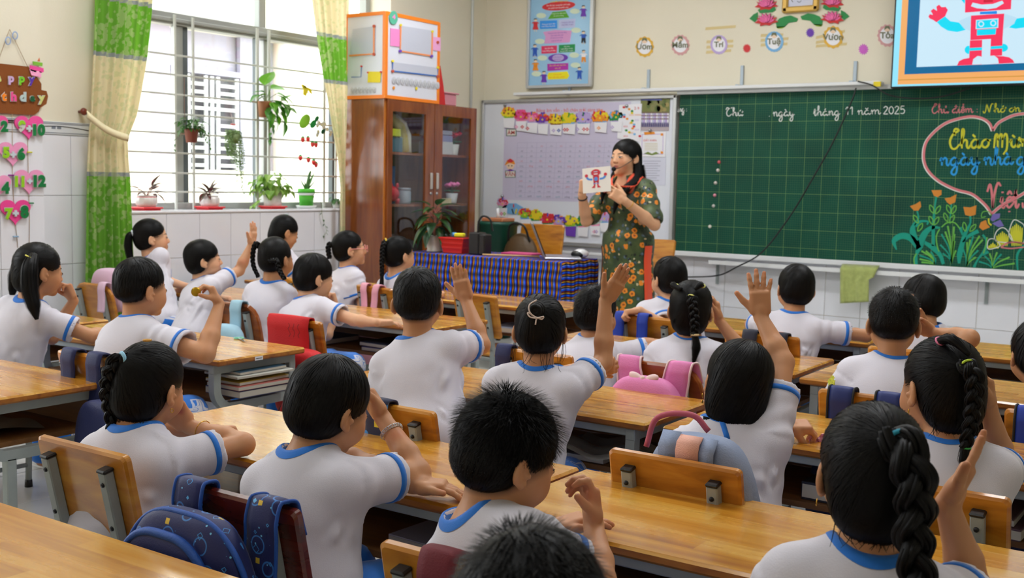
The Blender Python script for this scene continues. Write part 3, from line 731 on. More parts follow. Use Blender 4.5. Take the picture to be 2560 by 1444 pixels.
for r_,row in enumerate(['ia ua ưa ao eo au êu âu iu ưu','oi ôi ơi ui ưi ay ây ac ăc âc','uc ưc at ăt ât et êt it ot ôt','ut an ăn ân en ên in on ôn ơn','ang ăng ong ông ung ưng ach êch ich am','em êm om ôm ơm im um ap ăp âp','op ôp ơp ip up anh ênh inh ươu iêu','uôi iêc uôc ươc iêt yêt uôt ươt iên yên','iêng yêng uông ương iêm yêm uôm ươm iêp ươp','uê uy oai oay oac oat oan oang oăn oăt','uât uyêt oanh uynh uych oăng oam oăm oap uân']):
    for k,s in enumerate(row.split()):
        p=cpt(.15+.079*k+(.0 if r_ else .08),.443+.052*r_);F.text(s,p[0],p[1],4.6,cc[(r_*3+k*k) % 4],2)
chart_o=fl_thing('phonics_chart',F,'lavender phonics chart with rows of syllables pinned on the whiteboard','chart')
def sign_card(name,x,y,txt,label,boy=False):
    F=Flat(onF(WS-.002),NF,.001)
    F.rect(x-13,y-9,x+13,y+9,P('card_edge',(96,126,116)),1);F.rect(x-11,y-7.5,x+11,y+7.5,P('card_face',(222,220,212)),2);F.text(txt,x,y+4.5,9,P('sign_red',(190,60,60)),3,bold=.01)
    if boy:
        F.circ(x,y-22,10,11,skin_p,2);F.poly([(x-14,y-22),(x-8,y-34),(x,y-38),(x+9,y-33),(x+12,y-24),(x-2,y-28)],org,3);F.poly([(x-8,y-34),(x,y-39),(x+9,y-33),(x+4,y-29),(x-4,y-29)],red,4)
        F.poly([(x-10,y-8),(x,y-13),(x+11,y-8)],pur,2);F.circ(x-4,y-21,1.2,1.6,ink,4);F.circ(x+4,y-21,1.2,1.6,ink,4)
    fl_thing(name,F,label,'sign')
sign_card('sound_sign',1278.5,331,'ÂM','small framed card reading ÂM at the upper left of the phonics chart')
sign_card('rhyme_sign',1276,435,'VẦN','card reading VẦN below a cartoon boy in a cap',True)
# ------ flower pocket cards, two strings of them
def flower_card(x,y,w_,kind,cols,label,grp,deco=None,pk=card,ph=26):
    F=Flat(onF(WS-.004),NF,.0012);h=w_
    rr=random.Random(int(x*7+y))
    if kind == 'fan':
        F.poly([(x-w_*.9,y+4),(x-w_*.8,y-10),(x-w_*.4,y-18),(x+w_*.2,y-18),(x+w_*.7,y-8),(x+w_*.8,y+8),(x,y+10)],cols[0],1)
        F.stroke([(x,y+8),(x-4,y-4)],3,ink,2,0);F.stroke([(x+5,y+8),(x+8,y-4)],4,yel,2,0)
    else:
        F.poly([(x-w_*.62,y-2),(x+w_*.62,y-2),(x+w_*.3,y+15),(x-w_*.3,y+15)],cols[-1],1)
        n=7 if kind == 'bunch' else 5
        for k in range(n):
            a=PI*(k+.5)/n+PI;px_=x+w_*.42*math.cos(a)*(1 if k % 2 else .95);py_=y+2+11*math.sin(a)+rr.uniform(-2,3)
            F.scallop(px_,py_,w_*.26,cols[k % (len(cols)-1)],6,.14,2+k % 3)
            F.circ(px_,py_,w_*.07,None,cols[(k+1) % (len(cols)-1)] if kind != 'sun' else brn,6)
        F.scallop(x,y+1,w_*.27,cols[0],6,.14,5);F.circ(x,y+1,w_*.08,None,brn if kind == 'sun' else yel,6)
    o=F.build('flower_card')
    tag(o,label,'card',grp)
    F2=Flat(onF(WS-.012),NF,.0012)
    F2.poly([(x-w_*.46,y+12),(x+w_*.5,y+11.5),(x+w_*.44,y+12+ph),(x-w_*.4,y+9+ph)],pk,1)
    if deco:
        for k,(dx,c_) in enumerate(deco): F2.scallop(x+dx,y+26,3.6,c_,4,.3,2);F2.circ(x+dx,y+26,1.4,None,card,3)
    F2.build('pocket',o)
    MB().box(atY(x,y-12,WS-.012),(.008,.01,.03),bev=.002).build('clip',[red,blue,green,hot][int(x) % 4],o)
gT,gB='flower cards in the upper string','flower cards in the lower string'
TOPC=[(1272,283,30,'sun',[yel,org,lime],'sunflower card hanging at the left end of the upper string',None),(1303,291,30,'bunch',[hot,red,pink],'hot pink bouquet card with a bow beside the sunflower card',[(-12,pink),(3,red)]),(1329,295,30,'bunch',[pink,org,hot,lav],'pink and orange bouquet card with a red heart',[(-10,red)]),(1357,298,28,'bunch',[pur,org,red,lav],'purple and orange bouquet card with a plain pocket',None),
    (1389,300,32,'sun',[yel,org,brn],'yellow sunflower card with a lilac bow on its pocket',[(-5,lav),(8,blue)]),(1422,298,34,'bunch',[yel,lime,yel,sky_],'bright yellow bouquet card with a red bow',[(-10,red),(-4,red)]),(1458,297,34,'bunch',[lav,pur,lav,sky_],'lilac hydrangea card with two small hearts',[(-14,lav),(2,red),(10,red)]),(1501,294,34,'bunch',[org,red,yel,sky_],'orange and red bouquet card with an orange bow',[(-4,org)]),(1541,292,30,'bunch',[green,sky_,org,lav],'teal and orange bouquet card with a lilac bow, by the calendar',[(-10,lav)])]
for x,y,w_,k,c_,lb,dc in TOPC: flower_card(x,y,w_,k,c_,lb,gT,dc)
BOTC=[(1257,508,22,'bunch',[pink,lav,red,P('mint',(190,220,200))],'pale pink flower card at the left end of the lower string',[(-3,hot),(4,lime)],card,24),(1284,526,34,'fan',[sky_],'blue tree card in the lower string',None,card,24),(1313,536,28,'bunch',[lime,org,red,sky_],'lime and orange picture card in the lower string',[(-8,pink)],card,24),(1340,540,30,'bunch',[yel,lime,yel,green],'yellow tulip card behind the open laptop',None,card,26),(1369,548,30,'bunch',[red,hot,red,green],'red tulip card in the lower string',None,card,24),(1397,552,28,'bunch',[lav,org,pur,pink],'mixed pansy card with a plain white pocket',None,card,24),(1426,554,28,'bunch',[yel,pur,yel,lime],'yellow and purple flower card with a violet pocket',None,pur,26),(1457,556,28,'bunch',[green,yel,green,pink],'green flower card by the elbow of the teacher',None,card,24),(1488,553,26,'bunch',[P('mint',(190,220,200)),lime,lav,pink],'pale flower card with pink print, right of the green one',[(-2,pink),(3,lav)],card,24),(1512,545,26,'bunch',[lav,pink,lav,sky_],'lilac flower card at the right end of the lower string',None,card,24)]
for x,y,w_,k,c_,lb,dc,pk,ph in BOTC: flower_card(x,y,w_,k,c_,lb,gB,dc,pk,ph)
# ------ papers at the right of the whiteboard
F=Flat(onF(WS-.004),NF,.0008)
F.poly([(1602,247),(1675,245),(1672,327),(1602,326)],P('photo_ground',(186,172,178)),1);F.poly([(1602,247),(1675,245),(1674,283),(1602,284)],P('photo_trees',(120,126,70)),2)
rr=random.Random(3)
for k in range(14): F.circ(1606+rr.random()*64,252+rr.random()*22,3+rr.random()*4,4+rr.random()*5,P('photo_leaf%d' % (k % 3),((96,112,60),(160,146,90),(130,130,84))[k % 3]),3)
for row in range(3):
    for k in range(15): F.rect(1604+k*4.6,283+row*8,1607.6+k*4.6,293+row*8,(P('photo_shirt',(196,196,226)),lav,card)[k % 3],4+row);F.circ(1605.8+k*4.6,281+row*8,1.7,None,P('photo_head',(120,90,84)),4+row)
for k in range(15): F.rect(1604.6+k*4.6,306,1607+k*4.6,317,P('photo_legs',(70,70,130)),7)
F.rect(1603,247,1655,251,P('photo_title',(90,100,170)),5)
fl_thing('group_photo',F,'printed class group photo with trees, pinned at the top right of the whiteboard','photo')
F=Flat(onF(WS-.008),NF,.0008)
F.poly([(1548,262),(1605,259),(1600,354),(1543,346)],card,1);F.text('2-9',1592,274,7,red,2);F.text('QUỐC KHÁNH',1588,289,4,org,2,sx=.8)
for k in range(16): F.circ(1560+(k % 4)*4+10*math.sin(k*.9)+k*1.3,268+k*4.8,3.4,2.8,(red,org,green,yel,sky_)[k % 5],2)
for k in range(6): F.text('20%d' % (25-k % 2),1592-(k % 3)*14,302+k*8,4,(lav,org,red)[k % 3],2)
fl_thing('calendar_page',F,'white calendar page with a slanting row of bright pictures, beside the group photo','calendar')
F=Flat(onF(WS-.004),NF,.0008)
F.poly([(1600,330),(1665,329),(1663,392),(1598,391)],card,1)
F.stroke([(1606,336),(1658,335),(1657,385),(1604,385)],2,lav,2,0,closed=True)
for x,y in ((1654,336),(1654,381)): F.rect(x-2,y-3,x+4,y+3,org,3)
F.text('GIẤY KHEN',1625,353,4.5,red,3)
for k in range(5): F.rect(1612,358+k*4,1644,359+k*4,P('dull_gold',(206,196,140)),3)
F.poly([(1610,384),(1620,379),(1630,384),(1640,379),(1648,384),(1630,388)],P('laurel',(120,140,70)),3)
F.poly([(1610,330),(1636,329),(1638,335),(1612,337)],org,4)
fl_thing('certificate',F,'small certificate with orange corners and a red heading on the whiteboard','certificate')
F=Flat(onF(WS-.003),NF,.0008)
F.poly([(1602,394),(1665,393),(1663,463),(1600,462)],P('notice_paper',(214,216,232)),1)
for k in range(9): F.rect(1608+(k % 3)*3,402+k*6,1652-(k*7) % 13,403.2+k*6,P('notice_ink',(150,152,172)),2)
fl_thing('notice_sheet',F,'pale printed notice sheet under the certificate on the whiteboard','paper')
for i,(x,y,l_) in enumerate(((1262,263,'steel magnet at the upper left corner of the phonics chart'),(1567,265,'steel magnet holding the calendar page'),(1625,326,'steel magnet on the orange clip of the certificate'),(1256,490,'steel magnet at the head of the lower card string'))):
    o=MB().lathe([(.0,.014),(.008,.013),(.013,.007),(.014,0)],n=14).build('whiteboard_magnet',M('steel_magnet',(170,172,176),.25,metal=.9));o.location=atY(x,y,WS-.012);o.rotation_euler=(PI/2,0,0);tag(o,l_,'magnet')
# ------ framed poster
PY=FY-.03
pf=empty('framed_poster',atY(1400,215,PY),label='blue framed wall poster of study steps with small figures, above the whiteboard',cat='poster')
c4=[(1325,-120),(1481,-132),(1476,211),(1319,218)]
T4=[atY(x,y,PY) for x,y in c4]
xl,xr,zb,zt=T4[3][0],T4[2][0],T4[3][2],T4[0][2]
for c_,s_ in ((((xl+xr)/2,PY,zb),(xr-xl+.02,.035,.025)),(((xl+xr)/2,PY,zt),(xr-xl+.02,.035,.025)),((xl,PY,(zb+zt)/2),(.025,.035,zt-zb)),((xr,PY,(zb+zt)/2),(.03,.035,zt-zb))): hang(MB().box(c_,s_,bev=.004).build('frame',alu),pf)
hang(MB().box(((xl+xr)/2,PY+.012,(zb+zt)/2),(xr-xl,.012,zt-zb)).build('backing',M('poster_blue',(150,198,232),.35,coat=.3)),pf)
F=Flat(onF(PY+.0055),NF,.0006)
k6=6.42
pq=lambda x,y: (x/k6+1300,y/k6)
def pp_(L_,mt,ly=2): F.poly([pq(*p) for p in L_],mt,ly)
F.circ(*pq(620,95),268/k6,72/k6,red,2,rot=-.09)
pp_([(520,195),(730,175),(790,280),(450,305)],P('leaf_green',(92,170,40)));pp_([(320,335),(595,325),(595,455),(320,465)],P('bright_blue',(50,150,240)));pp_([(630,320),(890,300),(880,440),(620,455)],P('pale_lilac',(196,202,240)))
pp_([(370,515),(560,480),(830,490),(800,680),(390,700),(410,590)],P('orchid',(222,160,214)));pp_([(345,740),(595,728),(590,850),(345,862)],P('crimson',(222,50,100)));pp_([(625,722),(885,708),(880,832),(625,845)],P('emerald',(30,150,80)))
F.circ(*pq(612,928),160/k6,66/k6,pur,2,rot=-.05);F.circ(*pq(612,928),95/k6,55/k6,lav,3,rot=-.05);pp_([(440,1025),(775,1010),(775,1118),(440,1138)],P('magenta',(178,44,170)));pp_([(460,1165),(760,1145),(790,1215),(760,1265),(450,1275),(440,1210)],P('lemon',(244,232,20)))
for x,y in ((340,250),(880,180),(900,485),(320,665),(360,930),(870,885),(890,1045),(265,1185)): F.circ(*pq(x,y),78/k6,42/k6,P('cream_bubble',(214,230,206)),2)
wt=P('white_ink',(244,244,248))
for s,x,y,h,mt in (('10 BƯỚC HỌC TẬP',625,35,26,yel),('Em đã học xong bài mới hoặc',620,92,24,wt),('em phải học lại phần nào.',620,135,24,wt),('Chúng em làm việc nhóm',620,225,18,wt),('với nhóm trưởng',620,262,18,wt),('Chúng em thực hiện',460,395,20,wt),('hoạt động ứng dụng.',460,430,20,wt),('Chúng em đánh giá',765,365,20,pur),('cùng thầy, cô giáo.',765,405,20,pur),('Chúng em thực hiện hoạt động',600,535,18,pur),('Em và bạn thảo luận',600,575,18,pur),('rồi chia sẻ với cả lớp',590,615,18,pur),('và ghi lại kết quả.',590,660,18,pur),('Em bắt đầu',470,785,22,wt),('hoạt động cơ bản.',470,825,22,wt),('Kết thúc',755,755,20,wt),('hoạt động cơ bản',755,790,20,wt),('em gọi thầy, cô giáo.',755,825,20,wt),('Em đọc mục tiêu',600,925,18,pur),('của bài học',600,962,18,pur),('Em viết tên bài học',610,1060,26,yel),('vào vở.',610,1105,26,yel),('Chúng em',605,1205,24,org),('làm việc theo nhóm.',600,1248,24,org)):
    p=pq(x,y);F.text(s,p[0],p[1],h/k6,mt,4,slope=-.06,sx=.9)
for x,y,c1,c2,g in ((1020,110,pur,pur,1),(250,320,red,red,1),(1020,520,blue,ink,0),(240,735,blue,blue,0),(1022,825,card,org,0),(250,975,org,org,1),(955,1100,blue,blue,0),(385,1165,pur,pur,1)):
    F.circ(*pq(x,y),27/k6,24/k6,skin_p,3);F.poly([pq(x-28,y),pq(x-18,y-24),pq(x+18,y-24),pq(x+28,y-2),pq(x+8,y-12)],hair_p,4)
    F.poly([pq(x-36,y+30),pq(x+36,y+30),pq(x+32,y+90),pq(x-32,y+90)],c1,3);F.stroke([pq(x-30,y+36),pq(x-60,y+55)],2,c1,3,0);F.stroke([pq(x+30,y+36),pq(x+56,y+58)],2,c1,3,0)
    if g: F.poly([pq(x-28,y+85),pq(x+28,y+85),pq(x+48,y+155),pq(x-48,y+155)],c2,3)
    else: F.poly([pq(x-30,y+88),pq(x+30,y+88),pq(x+36,y+170),pq(x+10,y+170),pq(x,y+120),pq(x-12,y+170),pq(x-36,y+170)],c2,3)
    F.stroke([pq(x-14,y+160),pq(x-18,y+188)],1.6,skin_p,3,0);F.stroke([pq(x+14,y+160),pq(x+18,y+188)],1.6,skin_p,3,0)
hang(F.build('poster_print'),pf)
# ------ round name badges and paper blooms
s3=3.7647
def wq(x,y): return (1560+x/s3,y/s3)
def badge(cx,cy,r,ring,txt,label,scal,rimk=12,tape=None):
    F=Flat(onF(FY),NF,.0012)
    if tape:
        for (a,b2,c_,d) in tape: F.poly([wq(a,b2),wq(c_,d),wq(c_-4,d+26),wq(a-6,b2+28)],P('old_tape',(216,196,140)),1)
    x,y=wq(cx,cy);R_=r/s3
    F.scallop(x,y,R_,ring,rimk,scal,3,1.12);F.circ(x,y,R_*.76,R_*.84,card,4)
    F.text(txt,x,y+R_*.28,R_*.62,olive,6,bold=.025)
    F.circ(x,y-R_*.62,R_*.28,R_*.25,skin_p,5);F.poly([(x-R_*.34,y-R_*.55),(x-R_*.2,y-R_*.98),(x+R_*.2,y-R_*.98),(x+R_*.34,y-R_*.55),(x,y-R_*.76)],olive,6)
    fl_thing('wall_badge',F,label,'badge','round word badges on the cream wall')
gold=P('gold_ring',(224,176,60));rose=P('rose_ring',(212,160,160))
badge(196,440,84,gold,'Ươm','gold edged round badge reading Ươm, nearest the blue poster',.05)
badge(532,424,84,rose,'Mầm','rose edged round badge reading Mầm',.05,14)
badge(895,420,80,lav,'Trí','lavender round badge reading Trí over strips of old tape',.02,20,[(780,380,1030,374),(780,430,1030,420),(776,478,1010,462),(770,256,1054,236)])
badge(1415,392,86,sky_,'Tuệ','pale blue round badge reading Tuệ over strips of old tape',.02,20,[(1290,320,1500,314),(1290,366,1550,350),(1290,410,1540,400)])
badge(1970,350,92,gold,'Vươn','gold edged round badge reading Vươn below the lotus cutout',.05,12,[(1810,340,2080,280),(1810,386,2060,350),(1810,420,2100,400)])
badge(2480,335,92,rose,'Tỏa','rose edged round badge half hidden by the screen',.05,14)
for x,y,r,mt,n in ((1157,455,34,red,'red'),(1753,308,36,pur,'purple'),(2254,464,42,P('orchid2',(206,100,200)),'orchid pink')):
    F=Flat(onF(FY),NF,.002);a=wq(x,y);F.scallop(a[0],a[1],r/s3,mt,14,.16,1,1.1);F.scallop(a[0],a[1],r/s3*.5,mt,8,.1,2,1.1)
    fl_thing('paper_bloom',F,'%s spiky paper bloom stuck on the cream wall' % n,'paper flower')
# ------ lotus cutouts and the small gold picture frame between them
def lotus(cx,cy,k,label,mir=1):
    rt_=empty('lotus_cutout',atY(*wq(cx,cy),FY),label=label,cat='wall cutout')
    def f(L_): return [wq(cx+mir*x*k,cy+y*k) for x,y in L_]
    for y0_ in (0,-148):
        F=Flat(onF(FY-.004-(.0 if y0_ else .004)),NF,.0025)
        F.poly(f([(x,y+y0_) for x,y in [(-110,60),(-70,30),(-95,10),(-40,25),(0,60),(40,25),(100,5),(80,35),(115,50),(60,62),(30,85),(-10,78),(-60,90),(-55,68)]]),P('lotus_red',(206,40,40)),1)
        hang(F.build('sepal'),rt_)
        for j,(a,w_,h_) in enumerate(((-72,30,92),(72,30,92),(-48,34,100),(48,34,100),(-24,36,100),(24,36,100),(-38,30,70),(38,30,70),(0,40,92),(0,30,62))):
            ca,sa=math.cos(math.radians(a)),math.sin(math.radians(a));F=Flat(onF(FY-.009),NF,.0007)
            pts=[(-w_*.35,0),(-w_*.62,-h_*.5),(0,-h_),(w_*.62,-h_*.5),(w_*.35,0)]
            def tr(sc_): return f([((x*sc_)*ca-(y*sc_)*sa,(x*sc_)*sa*.9+(y*sc_)*ca*.9+52+y0_) for x,y in pts])
            F.poly(tr(1.0),P('lotus_line',(150,24,70)),2+j*2);F.poly(tr(.93),P('lotus_pink',(240,110,172)),3+j*2)
            hang(F.build('petal'),rt_)
    for L_,mt in (([(-160,20),(-120,-20),(-80,-40),(-80,20),(-110,55)],green),([(90,60),(120,20),(170,0),(230,-10),(300,20),(285,50),(210,60),(170,100),(100,110)],green),([(-80,-60),(-40,-90),(80,-95),(90,-60),(60,-40),(-60,-30)],green),([(90,95),(180,92),(150,112),(110,115)],lime)):
        F=Flat(onF(FY-.002),NF,.0025);F.poly(f(L_),mt,1);hang(F.build('leaf'),rt_)
lotus(1340,155,1.0,'pink paper lotus cutout with green leaves, left of the small gold picture')
lotus(1962,135,1.0,'pink paper lotus cutout with green leaves, nearer the screen',-1)
gf=empty('framed_picture',atY(*wq(1660,110),FY-.02),label='small gold picture frame between the two lotus cutouts',cat='picture frame')
g4=[atY(*wq(x,y),FY-.02) for x,y in ((1490,118),(1830,100))];gx0,gx1,gz0=g4[0][0],g4[1][0],min(g4[0][2],g4[1][2])
gm=M('gold_frame',(206,166,80),.4,metal=.3)
for c_,s_ in ((((gx0+gx1)/2,FY-.02,gz0+.02),(gx1-gx0,.03,.045)),((gx0+.02,FY-.02,gz0+.28),(.045,.03,.56)),((gx1-.02,FY-.02,gz0+.28),(.045,.03,.56)),(((gx0+gx1)/2,FY-.02,gz0+.56),(gx1-gx0,.03,.045))): hang(MB().box(c_,s_,bev=.01).build('frame',gm),gf)
hang(MB().box(((gx0+gx1)/2,FY-.012,gz0+.28),(gx1-gx0,.01,.52)).build('picture',M('pale_picture',(206,210,230),.4)),gf)
F=Flat(onF(FY-.0172),NF,.0005);F.stroke([wq(1590,20),wq(1575,-10),wq(1600,-40)],1.6,ink,2,4);F.stroke([wq(1630,10),wq(1650,22),wq(1670,5)],1.4,P('slate_ink',(90,100,120)),2,4);hang(F.build('signature'),gf)
# ------ television
TY=7.86
a,b2=atY(2225,221,TY),atY(2560,211,TY)
tx0,tz0=a[0],a[2];tx1=tx0+1.45;tz1=tz0+.86
tv=empty('television',((tx0+tx1)/2,TY,tz0),label='large wall television showing a red robot slide',cat='television')
hang(MB().box(((tx0+tx1)/2,TY+.03,(tz0+tz1)/2),(tx1-tx0,.06,tz1-tz0),bev=.008).build('casing',dark),tv)
hang(MB().box(((tx0+tx1)/2,TY+.12,(tz0+tz1)/2),(.4,.14,.4)).build('wall_mount',dark),tv)
def S(n,c,e=.75): return M('screen_'+n,(6,6,8),.2,emit=(c,e),spec=.3)
F=Flat(onF(TY),NF,.0004)
k6t=6.017
def tq(L_): return [(x/k6t+2210,y/k6t) for x,y in L_]
zc=lambda p: p
s_w,s_c,s_o,s_o2,s_t,s_r,s_y,s_b=S('white',(206,236,252)),S('pale_cyan',(150,232,255)),S('orange',(246,176,104)),S('brown',(206,150,60)),S('teal',(0,104,156)),S('red',(250,52,92)),S('cyan',(0,222,250)),S('blue',(20,140,235))
def sp_(x,y): return np.array([tx0+x,TY,tz0+y])
G_=Flat(lambda u,v: sp_(u,v),NF,.0004)
W_,H_=tx1-tx0,tz1-tz0
G_.rect(.012,.012,W_-.012,H_-.012,s_c,1);G_.rect(.05,.025,W_-.05,H_-.03,s_o,2);G_.rect(.05,.052,W_-.05,.058,s_o2,3);G_.rect(.092,.092,W_-.092,H_-.09,s_t,3);G_.rect(.17,.138,W_-.17,H_-.13,s_w,4)
hang(G_.build('screen_picture'),tv)
F.layer=0
def rp(L_,mt,ly=8): F.poly(tq(L_),mt,ly)
rp([(1225,-60),(1220,190),(1910,140),(1920,-60)],s_r);rp([(1225,-60),(1920,-60),(1900,-330),(1260,-320)],s_r,7);rp([(1150,-20),(1215,60),(1225,-40)],s_y,7);rp([(1335,40),(1470,70),(1640,60),(1780,10),(1805,50),(1690,120),(1560,140),(1400,125),(1310,95)],s_w,9)
for x in (1400,1700): F.circ(*tq([(x,-120)])[0],13,13,s_w,9);F.circ(*tq([(x,-120)])[0],6,6,s_t,10)
rp([(1500,-20),(1640,-25),(1640,30),(1500,40)],S('dark_red',(206,30,60)),9)
rp([(1445,180),(1700,165),(1700,210),(1445,215)],s_b);rp([(1310,235),(1810,205),(1785,575),(1300,605)],s_r);rp([(1385,300),(1725,275),(1720,420),(1380,440)],s_w,9);rp([(1400,312),(1708,292),(1705,408),(1395,428)],s_y,10)
for x,y in ((1463,362),(1645,350)): F.circ(*tq([(x,y)])[0],46/k6t,46/k6t,s_w,11);F.circ(*tq([(x,y)])[0],28/k6t,28/k6t,s_y,12)
rp([(1400,450),(1690,428),(1680,518),(1398,535)],s_y,9)
rp([(1130,315),(1310,235),(1300,465),(1190,430)],S('shoulder',(190,226,246)));rp([(1810,205),(1995,265),(1960,360),(1800,440)],S('shoulder',(190,226,246)))
rp([(795,330),(915,245),(1000,320),(1130,340),(1230,450),(1100,482),(960,460),(860,400)],s_y);rp([(1995,280),(2120,262),(2250,200),(2300,290),(2150,410),(1980,432),(1880,415),(1960,350)],s_y)
rp([(670,250),(690,215),(740,225),(705,165),(745,132),(800,165),(790,100),(830,72),(870,110),(930,105),(962,150),(920,245),(790,335),(740,300),(690,280)],s_r,9)
rp([(2250,195),(2300,60),(2380,40),(2430,110),(2400,220),(2310,285)],s_r,9)
for x0_,x1_,o1 in ((1295,1478,0),(1610,1785,-25)):
    rp([(x0_,610+o1),(x1_,600+o1),(x1_-8,860+o1),(x0_-12,870+o1)],s_r);rp([(x0_-3,722+o1),(x1_-2,712+o1),(x1_-3,755+o1),(x0_-4,766+o1)],s_y,10)
F.circ(*tq([(1275,750)])[0],60/k6t,62/k6t,s_y,7);F.circ(*tq([(1790,718)])[0],76/k6t,60/k6t,s_y,7)
rp([(1100,985),(1130,920),(1200,885),(1290,870),(1465,850),(1465,970)],s_r);rp([(1590,965),(1600,840),(1790,845),(1880,860),(1940,900),(1962,945)],s_r)
rp([(1328,972),(1345,890),(1410,842),(1465,850),(1480,905),(1460,968)],s_w,10);rp([(1585,965),(1570,905),(1600,840),(1660,835),(1715,880),(1728,955)],s_w,10)
hang(F.build('robot_picture'),tv)
# ------ cables
def cable(name,pts,r,label):
    o=MB().tube(crom(pts,8),r,6).build(name,M('black_cable',(20,20,24),.5));return tag(o,label,'cable')
cable('power_cable',[atY(2140,220,7.95),atY(2128,255,7.93),atY(2085,350,7.92),atY(2035,440,7.92),atY(1975,540,7.92),atY(1905,630,7.88),atY(1840,668,7.90),atY(1795,688,7.96),atY(1725,692,8.03),atY(1660,690,8.03)],.0055,'black cable hanging diagonally across the chalkboard down to the wall')
cable('screen_cable',[atY(2145,203,7.92),atY(2180,213,7.90),atY(2225,238,7.93),atY(2290,246,7.95),atY(2360,240,7.95),atY(2432,216,7.93),atY(2470,190,7.95)],.005,'black cable looping below the television to the white rail')
# green rag over the chalk tray
tw=[]
for j in range(15):
    v=j/14;row=[]
    for i in range(13):
        u=i/12;px_=2100+(2172-2100)*u+u*22*(v < .35)*(1-v*1.5);py_=664+(758-664)*v+u*4-v*u*8
        q=atY(px_,py_,7.915-.012*math.sin(u*9+1)*v-.006*math.sin(u*21));
        if j == 0: q=q+np.array([0,.05,.012])
        row.append(q)
    tw.append(row)
tag(MB().sheet(tw,th=.004).build('cleaning_cloth',M('olive_green_cloth',(168,178,104),.9,var=(40,.12),bump=(120,.3),sheen=.3)),'limp olive green cloth hung over the chalk tray','cloth')
# ================================================================== FURNITURE
w_desk=wood('desk_wood',(224,172,76),(204,140,40),(158,94,18),0.24,0.55,(2.2,30,30),strip=0.062)
w_edge=wood('desk_edge_wood',(186,118,36),(160,94,24),(104,56,16),0.4,0.3,(8,40,40))
w_chair=wood('chair_wood',(216,154,54),(192,122,30),(138,78,16),0.3,0.5,(7,7,34))
w_chair2=wood('brown_chair_wood',(186,104,36),(156,80,24),(104,48,14),0.28,0.6,(7,7,34))
w_red=wood('red_chair_wood',(112,38,20),(92,28,16),(58,16,10),0.25,0.6,(7,7,34))
w_dark=wood('desk_shelf_wood',(136,92,44),(110,70,32),(80,48,22),0.5,0.1,(4,30,30))
cab_l=wood('cabinet_wood',(150,84,36),(128,64,24),(96,42,14),0.18,0.6,(26,26,3))
cab_e=M('cabinet_edge_band',(186,112,44),0.3,coat=.4)
steel=M('worn_grey_steel',(158,166,164),0.4,var=(14,.10),bump=(70,.06))
bolt=M('dark_bolt',(50,50,52),0.4,metal=.6)
DZ=0.56
unit2=lambda v: v/(np.linalg.norm(v)+1e-12)
def make_desk():
    L_,W_=1.2,0.455
    d=empty('school_desk',(0,0,0),label='x',cat='desk',group=None)
    top=MB().box((0,0,DZ-.012),(L_,W_,.024),bev=.006)
    for i in range(len(top.m)):      # sides get the darker edge wood
        f=top.f[i];q=[top.v[k] for k in f];n=np.cross(np.array(q[1])-q[0],np.array(q[2])-q[0]);n=n/(np.linalg.norm(n)+1e-9)
        if n[2] < .3: top.m[i]=1
    top.build('top',[w_desk,w_edge],d)
    for s in (-1,1):
        x=s*.545;ya,yb=-.20,.195;zl=.365;mb=MB()
        mb.box((x,(ya+yb)/2,DZ-.042),(.032,yb-ya+.03,.036),bev=.003)
        mb.box((x,yb,(DZ-.05)/2),(.032,.034,DZ-.05),bev=.004)
        cur=crom([(x,ya+.005,DZ-.045),(x,ya+.003,.46),(x,ya+.01,.41),(x,ya+.045,.373),(x,ya+.1,zl),(x,yb-.01,zl)],5)
        V=[];n_=len(cur)
        for i in range(n_):
            t=unit2(cur[min(i+1,n_-1)]-cur[max(i-1,0)]);nn=np.array([0,-t[2],t[1]])
            V += [cur[i]+nn*a+np.array([b2,0,0]) for a,b2 in ((-.017,-.015),(.017,-.015),(.017,.015),(-.017,.015))]
        mb.add(V,[(4*i+j,4*i+(j+1) % 4,4*i+4+(j+1) % 4,4*i+4+j) for i in range(n_-1) for j in range(4)]+[(0,1,2,3)])
        mb.build('end_frame',steel,d)
        MB().box((x,ya+.085,(zl-.01)/2),(.030,.034,zl-.01),bev=.003).box((x,ya+.085,.012),(.036,.04,.024),bev=.004,mi=1).build('leg',[steel,dark],d)
    MB().box((0,.195,DZ-.042),(1.07,.024,.034),bev=.003).box((0,-.20,DZ-.036),(1.07,.024,.024),bev=.003).build('apron',steel,d)
    MB().box((0,0,.395),(1.06,.38,.016)).build('shelf',w_dark,d)
    MB().box((0,.185,.475),(1.06,.012,.14)).build('back_panel',w_dark,d)
    return d
